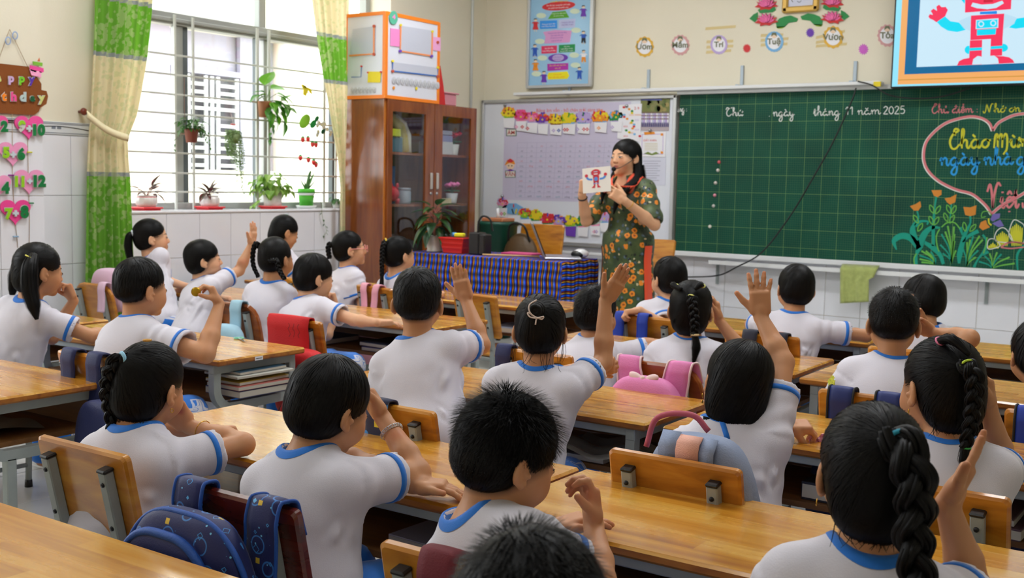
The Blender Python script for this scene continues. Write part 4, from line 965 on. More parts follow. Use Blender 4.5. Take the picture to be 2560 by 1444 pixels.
desks={
 'D0': (-1.95,1.055,'nearest desk cut off by the lower left corner of the photo',.0),
 'B1': (-1.945,2.065,'glossy wooden desk shared by the girl with the gold bangle and the boy with the silver bracelet',0),'R2': (-.73,2.065,'long bare wooden desk behind the boy with spiky hair',0),
 'C1': (-3.75,2.055,'wooden desk at the left edge with its open shelf and grey end frame',0),'K': (-3.80,3.0,'desk under the boy who holds up a gold coin, with books on its shelf',0),
 'C2': (-2.05,3.06,'desk in front of the crew cut boy and the girl with a bun, both with raised hands',0),'C3': (-.80,3.07,'desk under the girl in the V neck shirt who holds a pink wrapper',0),
 'G': (-5.08,3.0,'desk by the tiled wall left of the girl with the long loose ponytail',0),'J': (-3.78,4.25,'desk with the outstretched arm of the boy in blue trousers lying on it',0),'F': (-5.03,4.45,'desk by the window wall in front of the boy waving his arm',0),
 'D2': (-2.02,4.20,'desk in front of the girl with yellow hair ties and a braid',0),'D3': (-.78,4.13,'desk in front of the boy with the yellow sleeve patch',0),
 'E0': (-5.0,5.30,'desk below the window sill in front of the girl with the green clip',0),'E1': (-3.75,5.28,'front row desk standing just before the striped table',0),'E2': (-2.05,5.21,'front row desk below the chalkboard cable, under the boy leaning on his folded arms',0),'E3': (-.80,5.17,'front row desk at the right, below the flower drawing',0),'D4': (.50,4.13,'desk past the right edge, before the child in the cut off white shirt',0),'C4': (.46,3.07,'desk at the right edge in front of the girl with green and yellow hair ties',0)}
dk0=make_desk();first=True
for k,(x,y,lb,rz) in desks.items():
    lb=lb if len(lb.split()) <= 16 else ' '.join(lb.split()[:16])
    if first: dk0.location=(x,y,0);dk0['label']=lb;dk0['group']='double school desks';first=False
    else: dup(dk0,(x,y,0),rz,lb,'double school desks')
# ------ chairs
def make_chair(name,kind):
    wd,bw,bh={'plain': (w_chair,.325,.235),'red': (w_red,.335,.25),'round': (w_chair2,.33,.25),'plainround': (w_chair,.33,.25)}[kind]
    c=empty(name,(0,0,0),label='x',cat='chair')
    MB().box((0,.0,.315),(.33,.32,.022),bev=.008).build('seat',wd,c)
    tl=math.radians(12);zc=.64-bh/2*math.cos(tl);yc=-.20+bh/2*math.sin(tl)
    R=np.array([[1,0,0],[0,math.cos(tl),-math.sin(tl)],[0,math.sin(tl),math.cos(tl)]])
    R=np.array([[1,0,0],[0,math.cos(-tl),math.sin(-tl)*-1],[0,math.sin(-tl)*1,math.cos(-tl)]]) if False else R
    # board leans back: its top lies further from the desk
    up=np.array([0,-math.sin(tl),math.cos(tl)]);nrm=np.array([0,-math.cos(tl),-math.sin(tl)])
    r_=.012 if kind in ('plain','red') else .085
    hw,hh=bw/2,bh/2;poly=[]
    for sx,sy,a0 in ((1,1,0),(-1,1,90),(-1,-1,180),(1,-1,270)):
        rr_=r_ if sy > 0 else .015
        for k in range(5):
            a=math.radians(a0+k*22.5);poly.append((sx*(hw-rr_)+rr_*math.cos(a),sy*(hh-rr_)+rr_*math.sin(a)))
    ctr=np.array([0,yc,zc]);bb=MB()
    sc_=lambda f,q: [(p[0]*f if abs(p[0]) < hw else math.copysign(hw-q,p[0]),p[1]) for p in poly]
    inner=[(p[0]*(1-.006/hw),p[1]*(1-.006/hh)) for p in poly];n_=len(poly);th=.022
    ringz=[(inner,-th/2),(poly,-th/2+.005),(poly,th/2-.005),(inner,th/2)]
    V=[ctr+np.array([p[0],0,0])+up*p[1]+nrm*t for rg,t in ringz for p in rg]
    F_=[tuple(range(n_)),tuple(range(3*n_,4*n_))[::-1]]
    for j in range(3):
        for i in range(n_): F_.append((j*n_+i,(j+1)*n_+i,(j+1)*n_+(i+1) % n_,j*n_+(i+1) % n_))
    F_=[f[::-1] for f in F_]
    bb.add(V,F_);o=bb.build('backrest',wd,c)
    bm_=bmesh.new();bm_.from_mesh(o.data);bmesh.ops.recalc_face_normals(bm_,faces=bm_.faces);bm_.to_mesh(o.data);bm_.free()
    capm=M('blue_plastic_cap',(40,120,206),.4) if kind == 'red' else dark
    for s in (-1,1):
        x=s*.105;b0=ctr+np.array([x,0,0])+nrm*.024
        top=b0+up*(hh-.035);bot=b0-up*(hh+.06);post=MB()
        post.bar(bot,top,.027,.025,up=-nrm,bev=.003)
        post.bar(bot+np.array([0,0.005,.01]),np.array([x,-.17,.03]),.027,.025,up=(0,-1,.1),bev=.003)
        o=post.build('rear_post',steel,c)
        MB().bar(top-up*.002,top+up*.007,.030,.028,up=-nrm,bev=.003).build('post_cap',capm,o)
        for t in (-.05,.055): p=b0+up*t+nrm*.012;MB().cone(p,p+nrm*.004,.006,.005,10).build('bolt',bolt,o)
        leg=crom([(x*1.15,.12,.015),(x*1.15,.125,.2),(x*1.15,.125,.265),(x*1.15,.105,.295),(x*1.15,.05,.30),(x*1.15,-.16,.30)],5)
        MB().tube(leg,.0125,10).build('front_leg',steel,c)
        MB().tube([(x*1.15,.125,.09),(x*1.05,-.17,.09)],.009,8).build('side_stretcher',steel,c)
        MB().cone((x*1.15,.12,0),(x*1.15,.12,.03),.016,.014,10).build('foot_cap',dark,c);MB().cone((x,-.17,0),(x,-.17,.035),.018,.017,10).build('foot_cap',dark,c)
    MB().box((0,-.15,.29),(.22,.022,.02),bev=.002).build('cross_bar',steel,c)
    return c
CH_={}
chairs=[
 ('c1','plain',-2.165,1.485,0,'wooden chair of the girl with the gold bangle, its back board nearest the left foreground desk'),('c2','red',-1.60,1.43,.0,'dark red-brown chair with blue post caps carrying the patterned blue backpack'),('c3','plain',-1.045,1.40,0,'wooden chair with a knot and a maroon strap, behind the boy with spiky hair'),
 ('c4','plain',-1.065,2.225,0,'wooden chair with the grey-blue backpack, behind the girl in the V neck shirt'),('c5','plain',-1.94,2.27,0,'wooden chair with a chipped post and a navy hexagon strap, behind the standing crew cut boy'),('c6','plain',-3.25,2.255,0,'wooden chair with two navy straps, behind the boy holding the coin'),
 ('c7','plain',-3.43,3.39,0,'wooden chair under the red bag'),('c8','round',-4.08,3.63,0,'round topped brown chair with a pale blue dotted strap'),('c9','round',-1.70,3.40,0,'round topped brown chair carrying the pink backpack'),('c10','plain',-.94,3.30,0,'wooden chair with two black edged navy straps, behind the boy with the sleeve patch'),
 ('c11','plain',-.42,3.35,0,'wooden chair with a royal blue strap at the right edge'),('c12','plain',-4.11,4.72,-.2,'wooden chair with two pink straps in the front row'),('c13','plain',-3.475,4.80,-.15,'empty wooden chair turned slightly, between the front row desk and the crew cut boy'),('c14','plain',-2.35,4.56,0,'wooden chair with two royal blue straps, gripped by a turning boy'),
 ('c15','plain',-1.71,4.365,0,'wooden chair with a dark printed strap, behind the boy leaning on the front desk'),('c16','plainround',-5.32,3.73,0,'wooden chair by the green curtain carrying a pastel pink bag'),('c20','plain',-2.16,3.33,0,'wooden chair with one navy strap, behind the boy resting his arm'),('c18','plain',-.55,2.36,0,'wooden chair at the lower right behind the girl with the green hair tie'),
 ('c21','plain',-.43,1.42,0,'wooden chair of the girl with the long braid, lower right corner'),('c22','plainround',-4.93,4.78,-.1,'plain wooden chair showing between the waving boy and the braided girl'),('c23','red',-4.12,2.18,0,'dark wooden chair at the left edge, behind the girl with the long ponytail'),('c24','plain',-4.05,1.33,.5,'wooden chair with bent tube legs beneath the left desk'),
 ('c25','plain',-1.10,4.34,0,'wooden chair in the front row mostly hidden by the boy with the sleeve patch'),('c26','red',-1.06,3.98,0,'dark brown chair edge showing beside the neck of the boy with the sleeve patch')]
for k,kind,x,yt,rz,lb in chairs[:-1]:
    lb=' '.join(lb.split()[:16]);loc=(x+math.sin(-rz)*-.2*0,yt+.20,0)
    if kind not in CH_: c=make_chair('school_chair',kind);CH_[kind]=c;c.location=loc;c.rotation_euler=(0,0,rz);c['label']=lb;c['group']='school chairs'
    else: c=dup(CH_[kind],loc,rz,lb,'school chairs')
# a paper label on the coin boy's desk edge
F=Flat(lambda u,v: np.array([-3.80+.6006,3.0+u,v]),(1,0,0),.0004);F.rect(-.045,.538,-.005,.553,card,1);F.rect(-.04,.544,-.01,.547,ink,2)
fl_thing('desk_label',F,'tiny white paper label on the end edge of the desk with books','label')
# ------ books and folders on the desk shelves
bk0={}
def book(x,y,z,sx,sy,sz,rz,col,label,grp='books on the desk shelves'):
    o=empty('book',(x,y,z),rz,label,'book',grp)
    MB().box((0,0,sz/2),(sx,sy,sz),bev=.0015).build('cover',M('book_%d_%d_%d' % col,col,.45),o)
    MB().box((.003,-.002,sz/2),(sx-.002,sy,sz*.72)).build('pages',M('book_pages',(190,184,172),.8),o)
    return o
sz_=.4035
BK=[(-3.28,3.0,0,.2,.27,.03,(60,66,110),'thick navy book at the bottom of the stack in the coin desk'),(-3.27,2.99,.031,.19,.26,.016,(176,92,84),'red patterned book in the stack in the coin desk'),(-3.29,3.0,.048,.19,.26,.012,(206,172,70),'yellow edged book in the stack in the coin desk'),(-3.28,3.0,.075,.2,.28,.010,(214,216,208),'white tray of papers lying over the books in the coin desk'),(-3.29,3.0,.086,.18,.24,.012,(44,84,110),'teal blue book on top of the white tray in the coin desk'),
      (-1.50,2.0,0,.2,.22,.022,(206,206,214),'pale notebook stack at the mouth of the shelf beside the bracelet boy'),(-1.51,2.0,.023,.2,.22,.015,(176,176,196),'grey exercise book over the pale notebooks'),(-1.29,2.02,0,.22,.2,.045,(34,34,44),'dark folder beside the pale notebooks'),
      (-.55,3.0,0,.22,.24,.03,(92,66,80),'plum coloured book under the V neck girl\'s desk'),(-.57,3.0,.031,.21,.23,.018,(120,96,100),'mauve exercise book on the plum book'),(-.9,3.02,0,.2,.24,.05,(40,40,50),'black folder under the V neck girl\'s desk'),(-.35,2.0,0,.22,.24,.04,(70,60,76),'dull purple book under the long bare desk'),(-1.72,3.0,0,.22,.24,.02,(54,50,58),'dark folder in the desk before the bun girl'),
      (-3.55,4.2,0,.22,.25,.02,(86,76,130),'violet folder in the desk of the boy in blue trousers'),(-3.57,4.2,.021,.21,.24,.02,(60,66,90),'slate exercise book on the violet folder'),(-4.0,4.2,0,.2,.24,.03,(46,60,96),'navy book further inside the same desk'),(-1.75,4.15,0,.22,.25,.05,(50,50,60),'black case inside the desk before the braid girl'),(-3.5,5.2,0,.2,.24,.03,(150,156,176),'pale book in the front row desk beside the empty chair')]
for x,y,dz,sx,sy,sz,col,lb in BK: book(x,y,sz_+dz,sx,sy,sz,rnd.uniform(-.06,.06),col,' '.join(lb.split()[:16]))
pl=MB().sheet([[(x*.3-.15,y*.24-.12,.008+.012*math.sin(x*9+y*3)+.008*math.sin(y*14)) for x in np.linspace(0,1,14)] for y in np.linspace(0,1,12)]).build('plastic_sleeve',M('clear_plastic',(176,176,170),.12,alpha=.55,spec=.8));pl.location=(-1.62,2.94,sz_+.03)
tag(pl,'crinkled clear plastic sleeve poking from the shelf before the bun girl','plastic sleeve')
pl2=MB().sheet([[(x*.32-.16,y*.24-.12,.008+.016*math.sin(x*7+y*3)*x) for x in np.linspace(0,1,14)] for y in np.linspace(0,1,12)]).build('paper_sheet',M('grey_paper',(120,116,110),.6));pl2.location=(-3.45,2.0,sz_+.004)
tag(pl2,'curling grey paper sheet on the shelf of the left desk','paper')
# ------ cabinet
CX0,CX1,CY0,CY1,CHT=-5.785,-5.36,6.19,7.30,1.822
cab=empty('cabinet',((CX0+CX1)/2,(CY0+CY1)/2,0),label='tall reddish wooden cabinet with two glazed doors, in the corner by the window',cat='cabinet')
def cb_(name,mb,mt): return hang(mb.build(name,mt),cab)
xm=(CX0+CX1)/2;ym=(CY0+CY1)/2
cb_('side_panel',MB().box((xm,CY0+.009,CHT/2),(CX1-CX0,.018,CHT)),cab_l);cb_('side_panel',MB().box((xm,CY1-.009,CHT/2),(CX1-CX0,.018,CHT)),cab_l)
cb_('back_panel',MB().box((CX0+.006,ym,CHT/2),(.012,CY1-CY0-.04,CHT)),cab_l);cb_('top_panel',MB().box((xm,ym,CHT-.009),(CX1-CX0,CY1-CY0-.037,.018)),cab_l);cb_('bottom_panel',MB().box((xm,ym,.06),(CX1-CX0-.01,CY1-CY0-.037,.12)),cab_l)
cb_('front_edge',MB().box((CX1+.001,CY0+.009,CHT/2),(.004,.02,CHT)),cab_e)
for z in (1.435,1.05,.64): cb_('shelf',MB().box((xm-.01,ym,z),(CX1-CX0-.04,CY1-CY0-.04,.02)),cab_l)
gtop_,gbot_=1.735,.775
for y0,y1,hy,sgn in ((CY0+.02,6.752,6.715,1),(6.758,CY1-.002,6.79,-1)):
    mb=MB();X_=CX1+.012;fw_=.095 if sgn > 0 else .09
    ga,gb_=y0+.055,y1-(.105 if sgn > 0 else .075)
    if sgn < 0: ga,gb_=y0+.10,y1-.075
    def bx_(a,b2,c_,d_): mb.box((X_,(a+b2)/2,(c_+d_)/2),(.022,b2-a,d_-c_),bev=.002)
    bx_(y0,ga,.02,CHT);bx_(gb_,y1,.02,CHT);bx_(ga,gb_,gtop_,CHT);bx_(ga,gb_,.62,gbot_) if False else bx_(ga,gb_,.02,.60)
    dr=cb_('door',mb,cab_l)
    def sub(name,m_,mt): o=m_.build(name,mt);o.parent=dr;return o
    sub('door_pane',MB().box((X_,(ga+gb_)/2,(.60+gtop_)/2),(.004,gb_-ga,gtop_-.60)),glass)
    sub('handle',MB().box((CX1+.030,hy,1.235),(.014,.026,.125),bev=.004),M('brushed_handle',(206,202,194),.35,metal=.5))
    sub('lock',MB().tube([(CX1+.022,hy,1.14),(CX1+.030,hy,1.14)],.010,12),alu)
# cabinet contents, each item a thing of its own
def item(name,label,cat,loc,parts,rz=0,grp='things on the cabinet shelves'):
    o=empty(name,loc,rz,label,cat,grp)
    for n_,mb,mt in parts: mb.build(n_,mt,o)
    return o
Sh=lambda c: M('shade_%d_%d_%d' % c,c,.45)
def pot_prof(r,h): return [(0,0),(r*.72,0),(r*.75,.004),(r,h),(r*.9,h),(r*.85,h*.86),(0,h*.86)]
def flower_pot(name,label,loc,pc,fc,n=7,r=.05,h=.09):
    fm=MB();lm=MB();rr=random.Random(int(loc[1]*100));o=empty(name,loc,0,label,'flower pot','things on the cabinet shelves')
    MB().lathe(pot_prof(r,h),n=18).build('pot',Sh(pc),o)
    for k in range(n):
        a=k*2.4;q=(.045*math.cos(a)*(k > 0),.045*math.sin(a)*(k > 0),h+.06+.03*rr.random())
        lm.tube([(0,0,h*.8),q],.002,5)
        b=MB()
        for p in range(3): b.ell(q,(.024-.005*p,.024-.005*p,.012+.004*p),10,6)
        b.build('bloom',Sh(fc),o)
    for k in range(8):
        a=k*.8;lm.ell((.045*math.cos(a),.045*math.sin(a),h+.02),(.022,.01,.006),8,4,np.array([[math.cos(a),-math.sin(a),0],[math.sin(a),math.cos(a),0],[0,0,1]]))
    lm.build('leaves',Sh((40,110,50)),o);return o
xi=-5.50
s1,s2,s3_,s4=1.446,1.061,.651,.12
item('box','pale pink carton low on the upper shelf behind the left cabinet door','box',(xi,6.29,s1),[('carton',MB().box((0,0,.04),(.12,.08,.08),bev=.003),Sh((206,160,170)))])
item('box','teal storage box on the upper shelf behind the left cabinet door','box',(xi-.02,6.42,s1),[('carton',MB().box((0,0,.05),(.18,.14,.1),bev=.003),Sh((70,110,130))),('lid',MB().box((0,0,.104),(.185,.145,.01),bev=.003),Sh((110,140,150)))])
item('box','lime yellow flat box stacked on the upper shelf behind the left cabinet door','box',(xi+.01,6.35,s1+.115),[('carton',MB().box((0,0,.028),(.15,.2,.056),bev=.003),Sh((204,214,40)))])
item('paper_roll','rolled yellow and white wall charts leaning in the left side of the cabinet','roll',(xi,6.57,s1),[('roll',MB().tube([(0,.02,.0),(-.02,.03,.12),(-.03,.0,.2),(-.05,-.08,.255),(-.06,-.2,.25)],.045,12),Sh((206,196,120))),('roll',MB().tube([(.03,.045,0),(.02,.05,.13),(0,.02,.22),(-.02,-.06,.27)],.018,10),Sh((226,226,216)))])
item('gift_bag','lime green gift bag on the upper shelf behind the right cabinet door','gift bag',(xi+.05,6.90,s1),[('bag',MB().box((0,0,.06),(.05,.09,.12),bev=.003),Sh((150,206,40))),('bow',MB().ell((0,-.02,.14),(.02,.03,.022),8,6).ell((0,.02,.14),(.02,.03,.022),8,6),Sh((206,214,60)))])
item('paper_stack','lavender and white paper stack on the upper shelf behind the right cabinet door','paper stack',(xi-.03,7.02,s1),[('ream',MB().box((0,0,.05),(.2,.18,.1),bev=.002),Sh((214,216,222))),('folder',MB().box((0,.01,.125),(.19,.17,.05),bev=.004),Sh((150,156,206))),('folder',MB().box((0,0,.17),(.19,.18,.035),bev=.004),Sh((186,190,220)))])
flower_pot('flower_pot','white pot of red artificial flowers on the upper cabinet shelf',(xi+.04,7.16,s1),(206,206,206),(214,50,80),7,.045,.085)
item('document_box','pale blue document box standing on the middle cabinet shelf','box',(xi-.04,6.30,s2),[('box_body',MB().box((0,0,.13),(.2,.1,.26),bev=.003),Sh((120,150,190)))])
item('folder','dark blue checked folder beside the pale blue document box','folder',(xi-.06,6.41,s2),[('cover',MB().box((0,0,.14),(.18,.09,.28),bev=.003),Sh((44,74,120))),('spine_label',MB().box((.093,0,.1),(.004,.06,.06)),Sh((206,150,150)))])
pg=MB().ell((0,0,.075),(.065,.085,.062),18,12)
item('piggy_bank','shiny red piggy bank on the middle shelf behind the left cabinet door','piggy bank',(xi+.06,6.36,s2),[('body',pg,M('red_glaze',(196,40,60),.12,coat=.6)),('snout',MB().ell((0,.085,.07),(.02,.014,.018),10,8),M('red_glaze',(196,40,60),.12)),('ear',MB().ell((-.03,.05,.135),(.012,.015,.02),8,6),M('red_glaze',(196,40,60))),('ear',MB().ell((.03,.05,.135),(.012,.015,.02),8,6),M('red_glaze',(196,40,60))),('leg',MB().cone((.03,-.05,0),(.03,-.05,.04),.016,.02,10),M('red_glaze',(196,40,60))),('leg',MB().cone((.03,.05,0),(.03,.05,.04),.016,.02,10),M('red_glaze',(196,40,60))),('leg',MB().cone((-.03,.0,0),(-.03,.0,.04),.016,.02,10),M('red_glaze',(196,40,60)))])
item('jar','clear glass jar with a grey lid beside the red piggy bank','jar',(xi+.06,6.53,s2),[('glass_body',MB().lathe([(0,0),(.045,0),(.05,.01),(.05,.09),(.042,.1)],n=18),M('jar_glass',(180,190,206),.1,alpha=.6)),('lid',MB().lathe([(.045,.1),(.047,.1),(.047,.118),(0,.12)],n=18),Sh((150,154,166)))])
item('bottle_brush_tree','small dark green artificial tree on the middle shelf behind the right cabinet door','artificial tree',(xi-.03,6.95,s2),[('needles',MB().lathe([(.02,.02),(.05,.06),(.03,.1),(.055,.12),(.03,.17),(.045,.19),(0,.26)],n=14),Sh((16,96,70))),('stem',MB().cone((0,0,0),(0,0,.06),.008,.008,8),Sh((110,80,50)))])
flower_pot('flower_pot','white pot of pink artificial carnations on the middle cabinet shelf',(xi+.06,7.12,s2),(196,196,200),(236,120,180),6,.05,.08)
item('card_strip','cream strip of printed cards lying low on the middle cabinet shelf','cards',(xi+.1,6.99,s2),[('cards',MB().box((0,0,.02),(.02,.12,.04)),Sh((206,190,150)))])
item('plastic_bag','crumpled white plastic bag over a green crate at the bottom of the cabinet','plastic bag',(xi,6.38,s3_),[('crate',MB().box((0,0,.06),(.22,.2,.12),bev=.006),Sh((120,150,110))),('bag',MB().sheet([[(-.12+.24*u,-.1+.2*v,.125+.05*math.sin(u*5)*v+.03*math.sin(v*9+u*4)) for u in np.linspace(0,1,10)] for v in np.linspace(0,1,10)],th=.003),Sh((200,206,204)))])
item('cloth_bundle','dark bundle of cloth in the lower part of the cabinet','cloth',(xi,6.62,s3_),[('cloth',MB().ell((0,0,.07),(.1,.09,.07),14,8),Sh((50,50,56)))])
item('paper_pile','grey pile of worksheets in the lower right of the cabinet','paper stack',(xi,7.02,s3_),[('ream',MB().box((0,0,.08),(.2,.26,.16),bev=.004),Sh((120,124,130)))])
# ------ the orange edged display box on the cabinet
BX0,BX1,BY0,BY1,BZ0,BZ1=-5.73,-5.335,6.17,6.80,CHT+.001,CHT+.615
db=empty('display_box',((BX0+BX1)/2,(BY0+BY1)/2,BZ0),label='white box with bright orange tape edges and pockets, on top of the cabinet',cat='display box')
hang(MB().box(((BX0+BX1)/2,(BY0+BY1)/2,(BZ0+BZ1)/2),(BX1-BX0-.006,BY1-BY0-.006,BZ1-BZ0-.004)).build('carton',M('display_white',(222,224,236),.35,coat=.2)),db)
tape=M('orange_tape',(246,134,30),.45);blt=M('blue_tape',(40,104,190),.45);etp=M('peach_tape',(246,150,90),.45)
mb=MB()
for x in (BX0,BX1):
    for y in (BY0,BY1): mb.box((x,y,(BZ0+BZ1)/2),(.028,.028,BZ1-BZ0))
    for z in (BZ0+.012,BZ1-.010): mb.box((x,(BY0+BY1)/2,z),(.026,BY1-BY0,.026))
for y in (BY0,BY1):
    for z in (BZ0+.012,BZ1-.010): mb.box(((BX0+BX1)/2,y,z),(BX1-BX0,.026,.026))
for i in range(len(mb.v)): x,y,z=mb.v[i];mb.v[i]=(x-.012*np.sign(x-(BX0+BX1)/2),y-.012*np.sign(y-(BY0+BY1)/2),max(z,BZ0))
hang(mb.build('edge_tape',tape),db)
s45=4.5125
def dq(x,y): return (840+x/s45,y/s45)
FXm=Flat(onL(BX1+.001),NL,.0012);FYm=Flat(onF(BY0-.001),NF,.0012)
film=M('clear_pocket_film',(196,200,216),.12,spec=.8)
def st(F_,pts,w_,mt): F_.stroke([dq(*p) for p in pts],w_,mt,2,0)
FXm.poly([dq(735,290),dq(1085,345),dq(1080,625),dq(730,575)],film,1);FXm.poly([dq(640,700),dq(1145,765),dq(1145,855),dq(640,800)],film,1);FYm.poly([dq(190,330),dq(430,295),dq(425,610),dq(160,625)],film,1)
FXm.poly([dq(615,318),dq(718,330),dq(715,528),dq(612,515)],P('sticky_pink',(250,142,204)),1);FXm.poly([dq(1090,415),dq(1180,425),dq(1178,578),dq(1085,565)],P('sticky_rose',(238,168,214)),1)
st(FXm,[(728,290),(724,575),(1078,630)],4,etp);st(FXm,[(1085,350),(1078,630)],4,etp);st(FXm,[(638,690),(636,800),(1145,858),(1147,765)],3,blt)
for x,y in ((728,283),(1085,355),(638,688),(1147,762)): FXm.circ(*dq(x,y),3,3,yel,4)
for x,y in ((722,576),(1076,633)): FXm.circ(*dq(x,y),3.6,3.6,pur,4)
for x,y in ((638,803),(1146,862),(1145,478)): FXm.circ(*dq(x,y),3.4,3.6,P('brick',(196,84,60)),4)
for x,y in ((650,990),(1147,1048)): FXm.circ(*dq(x,y),2.6,4,org,3)
FXm.circ(*dq(906,997),2.6,4,yel,3)
for k in range(11): FXm.circ(*dq(655+k*49,905+k*6),5,9,P('pocket_grey',(206,208,214)),2);FXm.stroke([dq(645+k*49,890+k*6),dq(660+k*49,940+k*6),dq(672+k*49,890+k*6)],1,P('pocket_line',(150,152,160)),3,3)
for k in range(7): FYm.circ(*dq(185+k*40,1022-k),5,8,P('pocket_grey',(206,208,214)),2);FYm.stroke([dq(176+k*40,1005),dq(188+k*40,1045),dq(200+k*40,1005)],1,P('pocket_line',(150,152,160)),3,3)
st(FYm,[(430,300),(428,608),(150,628)],4.4,etp);st(FYm,[(288,750),(284,868),(175,870)],1.6,blt)
FYm.poly([dq(362,806),dq(508,808),dq(498,932),dq(358,930)],yel,2)
for x,y in ((430,296),(428,612)): FYm.circ(*dq(x,y),3.4,4,P('brick',(196,84,60)),4)
for x,y in ((508,812),(362,818),(288,748)): FYm.circ(*dq(x,y),2.2,2.2,red,4)
FXm.circ(*dq(645,200),10.5,17,P('mint_tag',(88,180,150)),4);FXm.text('4',dq(645,215)[0],dq(645,215)[1],11,P('sticky_pink',(250,142,204)),6,bold=.03)
hang(FXm.build('pocket_print'),db);hang(FYm.build('pocket_print'),db)
item('broom_head','red plastic dustpan standing behind the display box on the cabinet','dustpan',(-5.42,6.87,CHT),[('pan',MB().prism([(-.06,0),(.07,0),(.045,.14),(.0,.3),(-.05,.3)],(0,0,0),(0,1,0),(0,0,1),(1,0,0),.04),M('red_plastic',(206,30,34),.35)),('grip',MB().cone((.02,-.02,.29),(.02,-.02,.36),.012,.01,10),blt)],grp=None)
item('pink_basket','translucent pink plastic basket on the corner of the cabinet top','basket',(-5.47,7.03,CHT),[('tub',MB().box((0,0,.05),(.14,.17,.1),bev=.012),M('pink_translucent',(232,150,170),.3,alpha=.75)),('rim',MB().box((0,0,.102),(.165,.2,.012),bev=.004),M('pink_translucent',(232,150,170))),('toy',MB().ell((0,-.03,.07),(.04,.04,.03),10,8),Sh((206,206,80)))],grp=None)
# ------ teacher's table under the striped cloth
TX0,TX1,TYa,TYb,TZ=-4.95,-3.71,6.02,6.46,.74
tb=empty('teacher_table',((TX0+TX1)/2,(TYa+TYb)/2,0),label='narrow teacher table hidden under the striped cloth',cat='table')
hang(MB().box(((TX0+TX1)/2,(TYa+TYb)/2,TZ-.014),(TX1-TX0-.02,TYb-TYa-.02,.02)).build('table_top',w_dark),tb)
for x in (TX0+.05,TX1-.05):
    for y in (TYa+.05,TYb-.05): hang(MB().box((x,y,(TZ-.024)/2),(.04,.04,TZ-.024)).build('leg',w_dark),tb)
cm=M('striped_brocade',(30,40,150),.8,spec=.2,bump=(200,.1));nt,b,N,L=NT(cm)
uv=N('UVMap');uv.uv_map='stripe';sp=N('SeparateXYZ');L(uv.outputs[0],sp.inputs[0])
wv=N('Math');wv.operation='MULTIPLY';wv.inputs[1].default_value=42;L(sp.outputs[1],wv.inputs[0])
sn=N('Math');sn.operation='SINE';L(wv.outputs[0],sn.inputs[0])
st_=N('Math');st_.operation='MULTIPLY_ADD';st_.inputs[1].default_value=.0030;L(sn.outputs[0],st_.inputs[0]);L(sp.outputs[0],st_.inputs[2])
dv=N('Math');dv.operation='DIVIDE';dv.inputs[1].default_value=.074;L(st_.outputs[0],dv.inputs[0]);fr=N('Math');fr.operation='FRACT';L(dv.outputs[0],fr.inputs[0])
rp_=N('ValToRGB');rp_.color_ramp.interpolation='CONSTANT';e=rp_.color_ramp.elements
cols=[(0,(16,16,70)),(.06,(140,166,240)),(.11,(20,84,240)),(.26,(10,10,60)),(.32,(120,30,36)),(.40,(14,10,30)),(.45,(226,176,30)),(.52,(96,24,30)),(.57,(10,14,80)),(.62,(24,96,250)),(.76,(10,12,70)),(.82,(130,34,30)),(.88,(214,160,34)),(.94,(14,10,24))]
while len(e) < len(cols): e.new(.5)
for i,(p,c) in enumerate(cols): e[i].position=p;e[i].color=lin(c)+(1,)
L(fr.outputs[0],rp_.inputs[0])
dash=N('Math');dash.operation='SINE';wv2=N('Math');wv2.operation='MULTIPLY';wv2.inputs[1].default_value=120;L(sp.outputs[1],wv2.inputs[0]);L(wv2.outputs[0],dash.inputs[0])
mr=N('MapRange');mr.inputs[1].default_value=-1;mr.inputs[2].default_value=1;mr.inputs[3].default_value=.35;mr.inputs[4].default_value=1.1;L(dash.outputs[0],mr.inputs[0])
vm=N('VectorMath');vm.operation='SCALE';L(rp_.outputs[0],vm.inputs[0]);L(mr.outputs[0],vm.inputs['Scale']);L(vm.outputs[0],b.inputs['Base Color'])
def cloth():
    V=[];F_=[];UV=[];drop=.36;nx,ny=100,30
    path=[]   # across depth: front hem -> front edge -> back edge -> back hem
    for v in np.linspace(0,1,14): path.append((TYa-.012-.016*(1-v),TZ-drop*(1-v)+.0,1-v,-drop*(1-v)))
    for v in np.linspace(0,1,12)[1:]: path.append((TYa+(TYb-TYa)*v,TZ+.004,0,(TYb-TYa)*v))
    for v in np.linspace(0,1,8)[1:]: path.append((TYb+.012,TZ-drop*.5*v,0,TYb-TYa+drop*v))
    xs=[('d',v) for v in np.linspace(0,1,8)[:-1]]+[('t',v) for v in np.linspace(0,1,nx)]+[('e',v) for v in np.linspace(0,1,12)[1:]]
    for (y,z,fd,s) in path:
        for kind,v in xs:
            yy=y;zz=z
            if kind == 't': x=TX0-.005+(TX1-TX0+.01)*v;u=(TX1-TX0)*v;yy=y-fd*.014*(1+math.sin(u*47+.6*math.sin(u*13)))
            elif kind == 'd': x=TX0-.014;u=-drop*(1-v);zz=min(z,TZ-drop*(1-v))
            else: x=TX1+.012+.012*math.sin(yy*30)*v;u=(TX1-TX0)+drop*v;zz=min(z,TZ-drop*v);yy=max(TYa-.02,yy)
            V.append((x,yy,zz));UV.append((u,s))
    n=len(xs);F_=[(i*n+j,i*n+j+1,(i+1)*n+j+1,(i+1)*n+j) for i in range(len(path)-1) for j in range(n-1)]
    mb=MB();mb.add(V,F_,0,True);o=mb.build('tablecloth',cm);ul=o.data.uv_layers.new(name='stripe')
    for lp in o.data.loops: ul.data[lp.index].uv=UV[lp.vertex_index]
    return o
tag(cloth(),'blue, maroon and yellow striped brocade cloth draped over the teacher table','tablecloth')
TT=TZ+.006
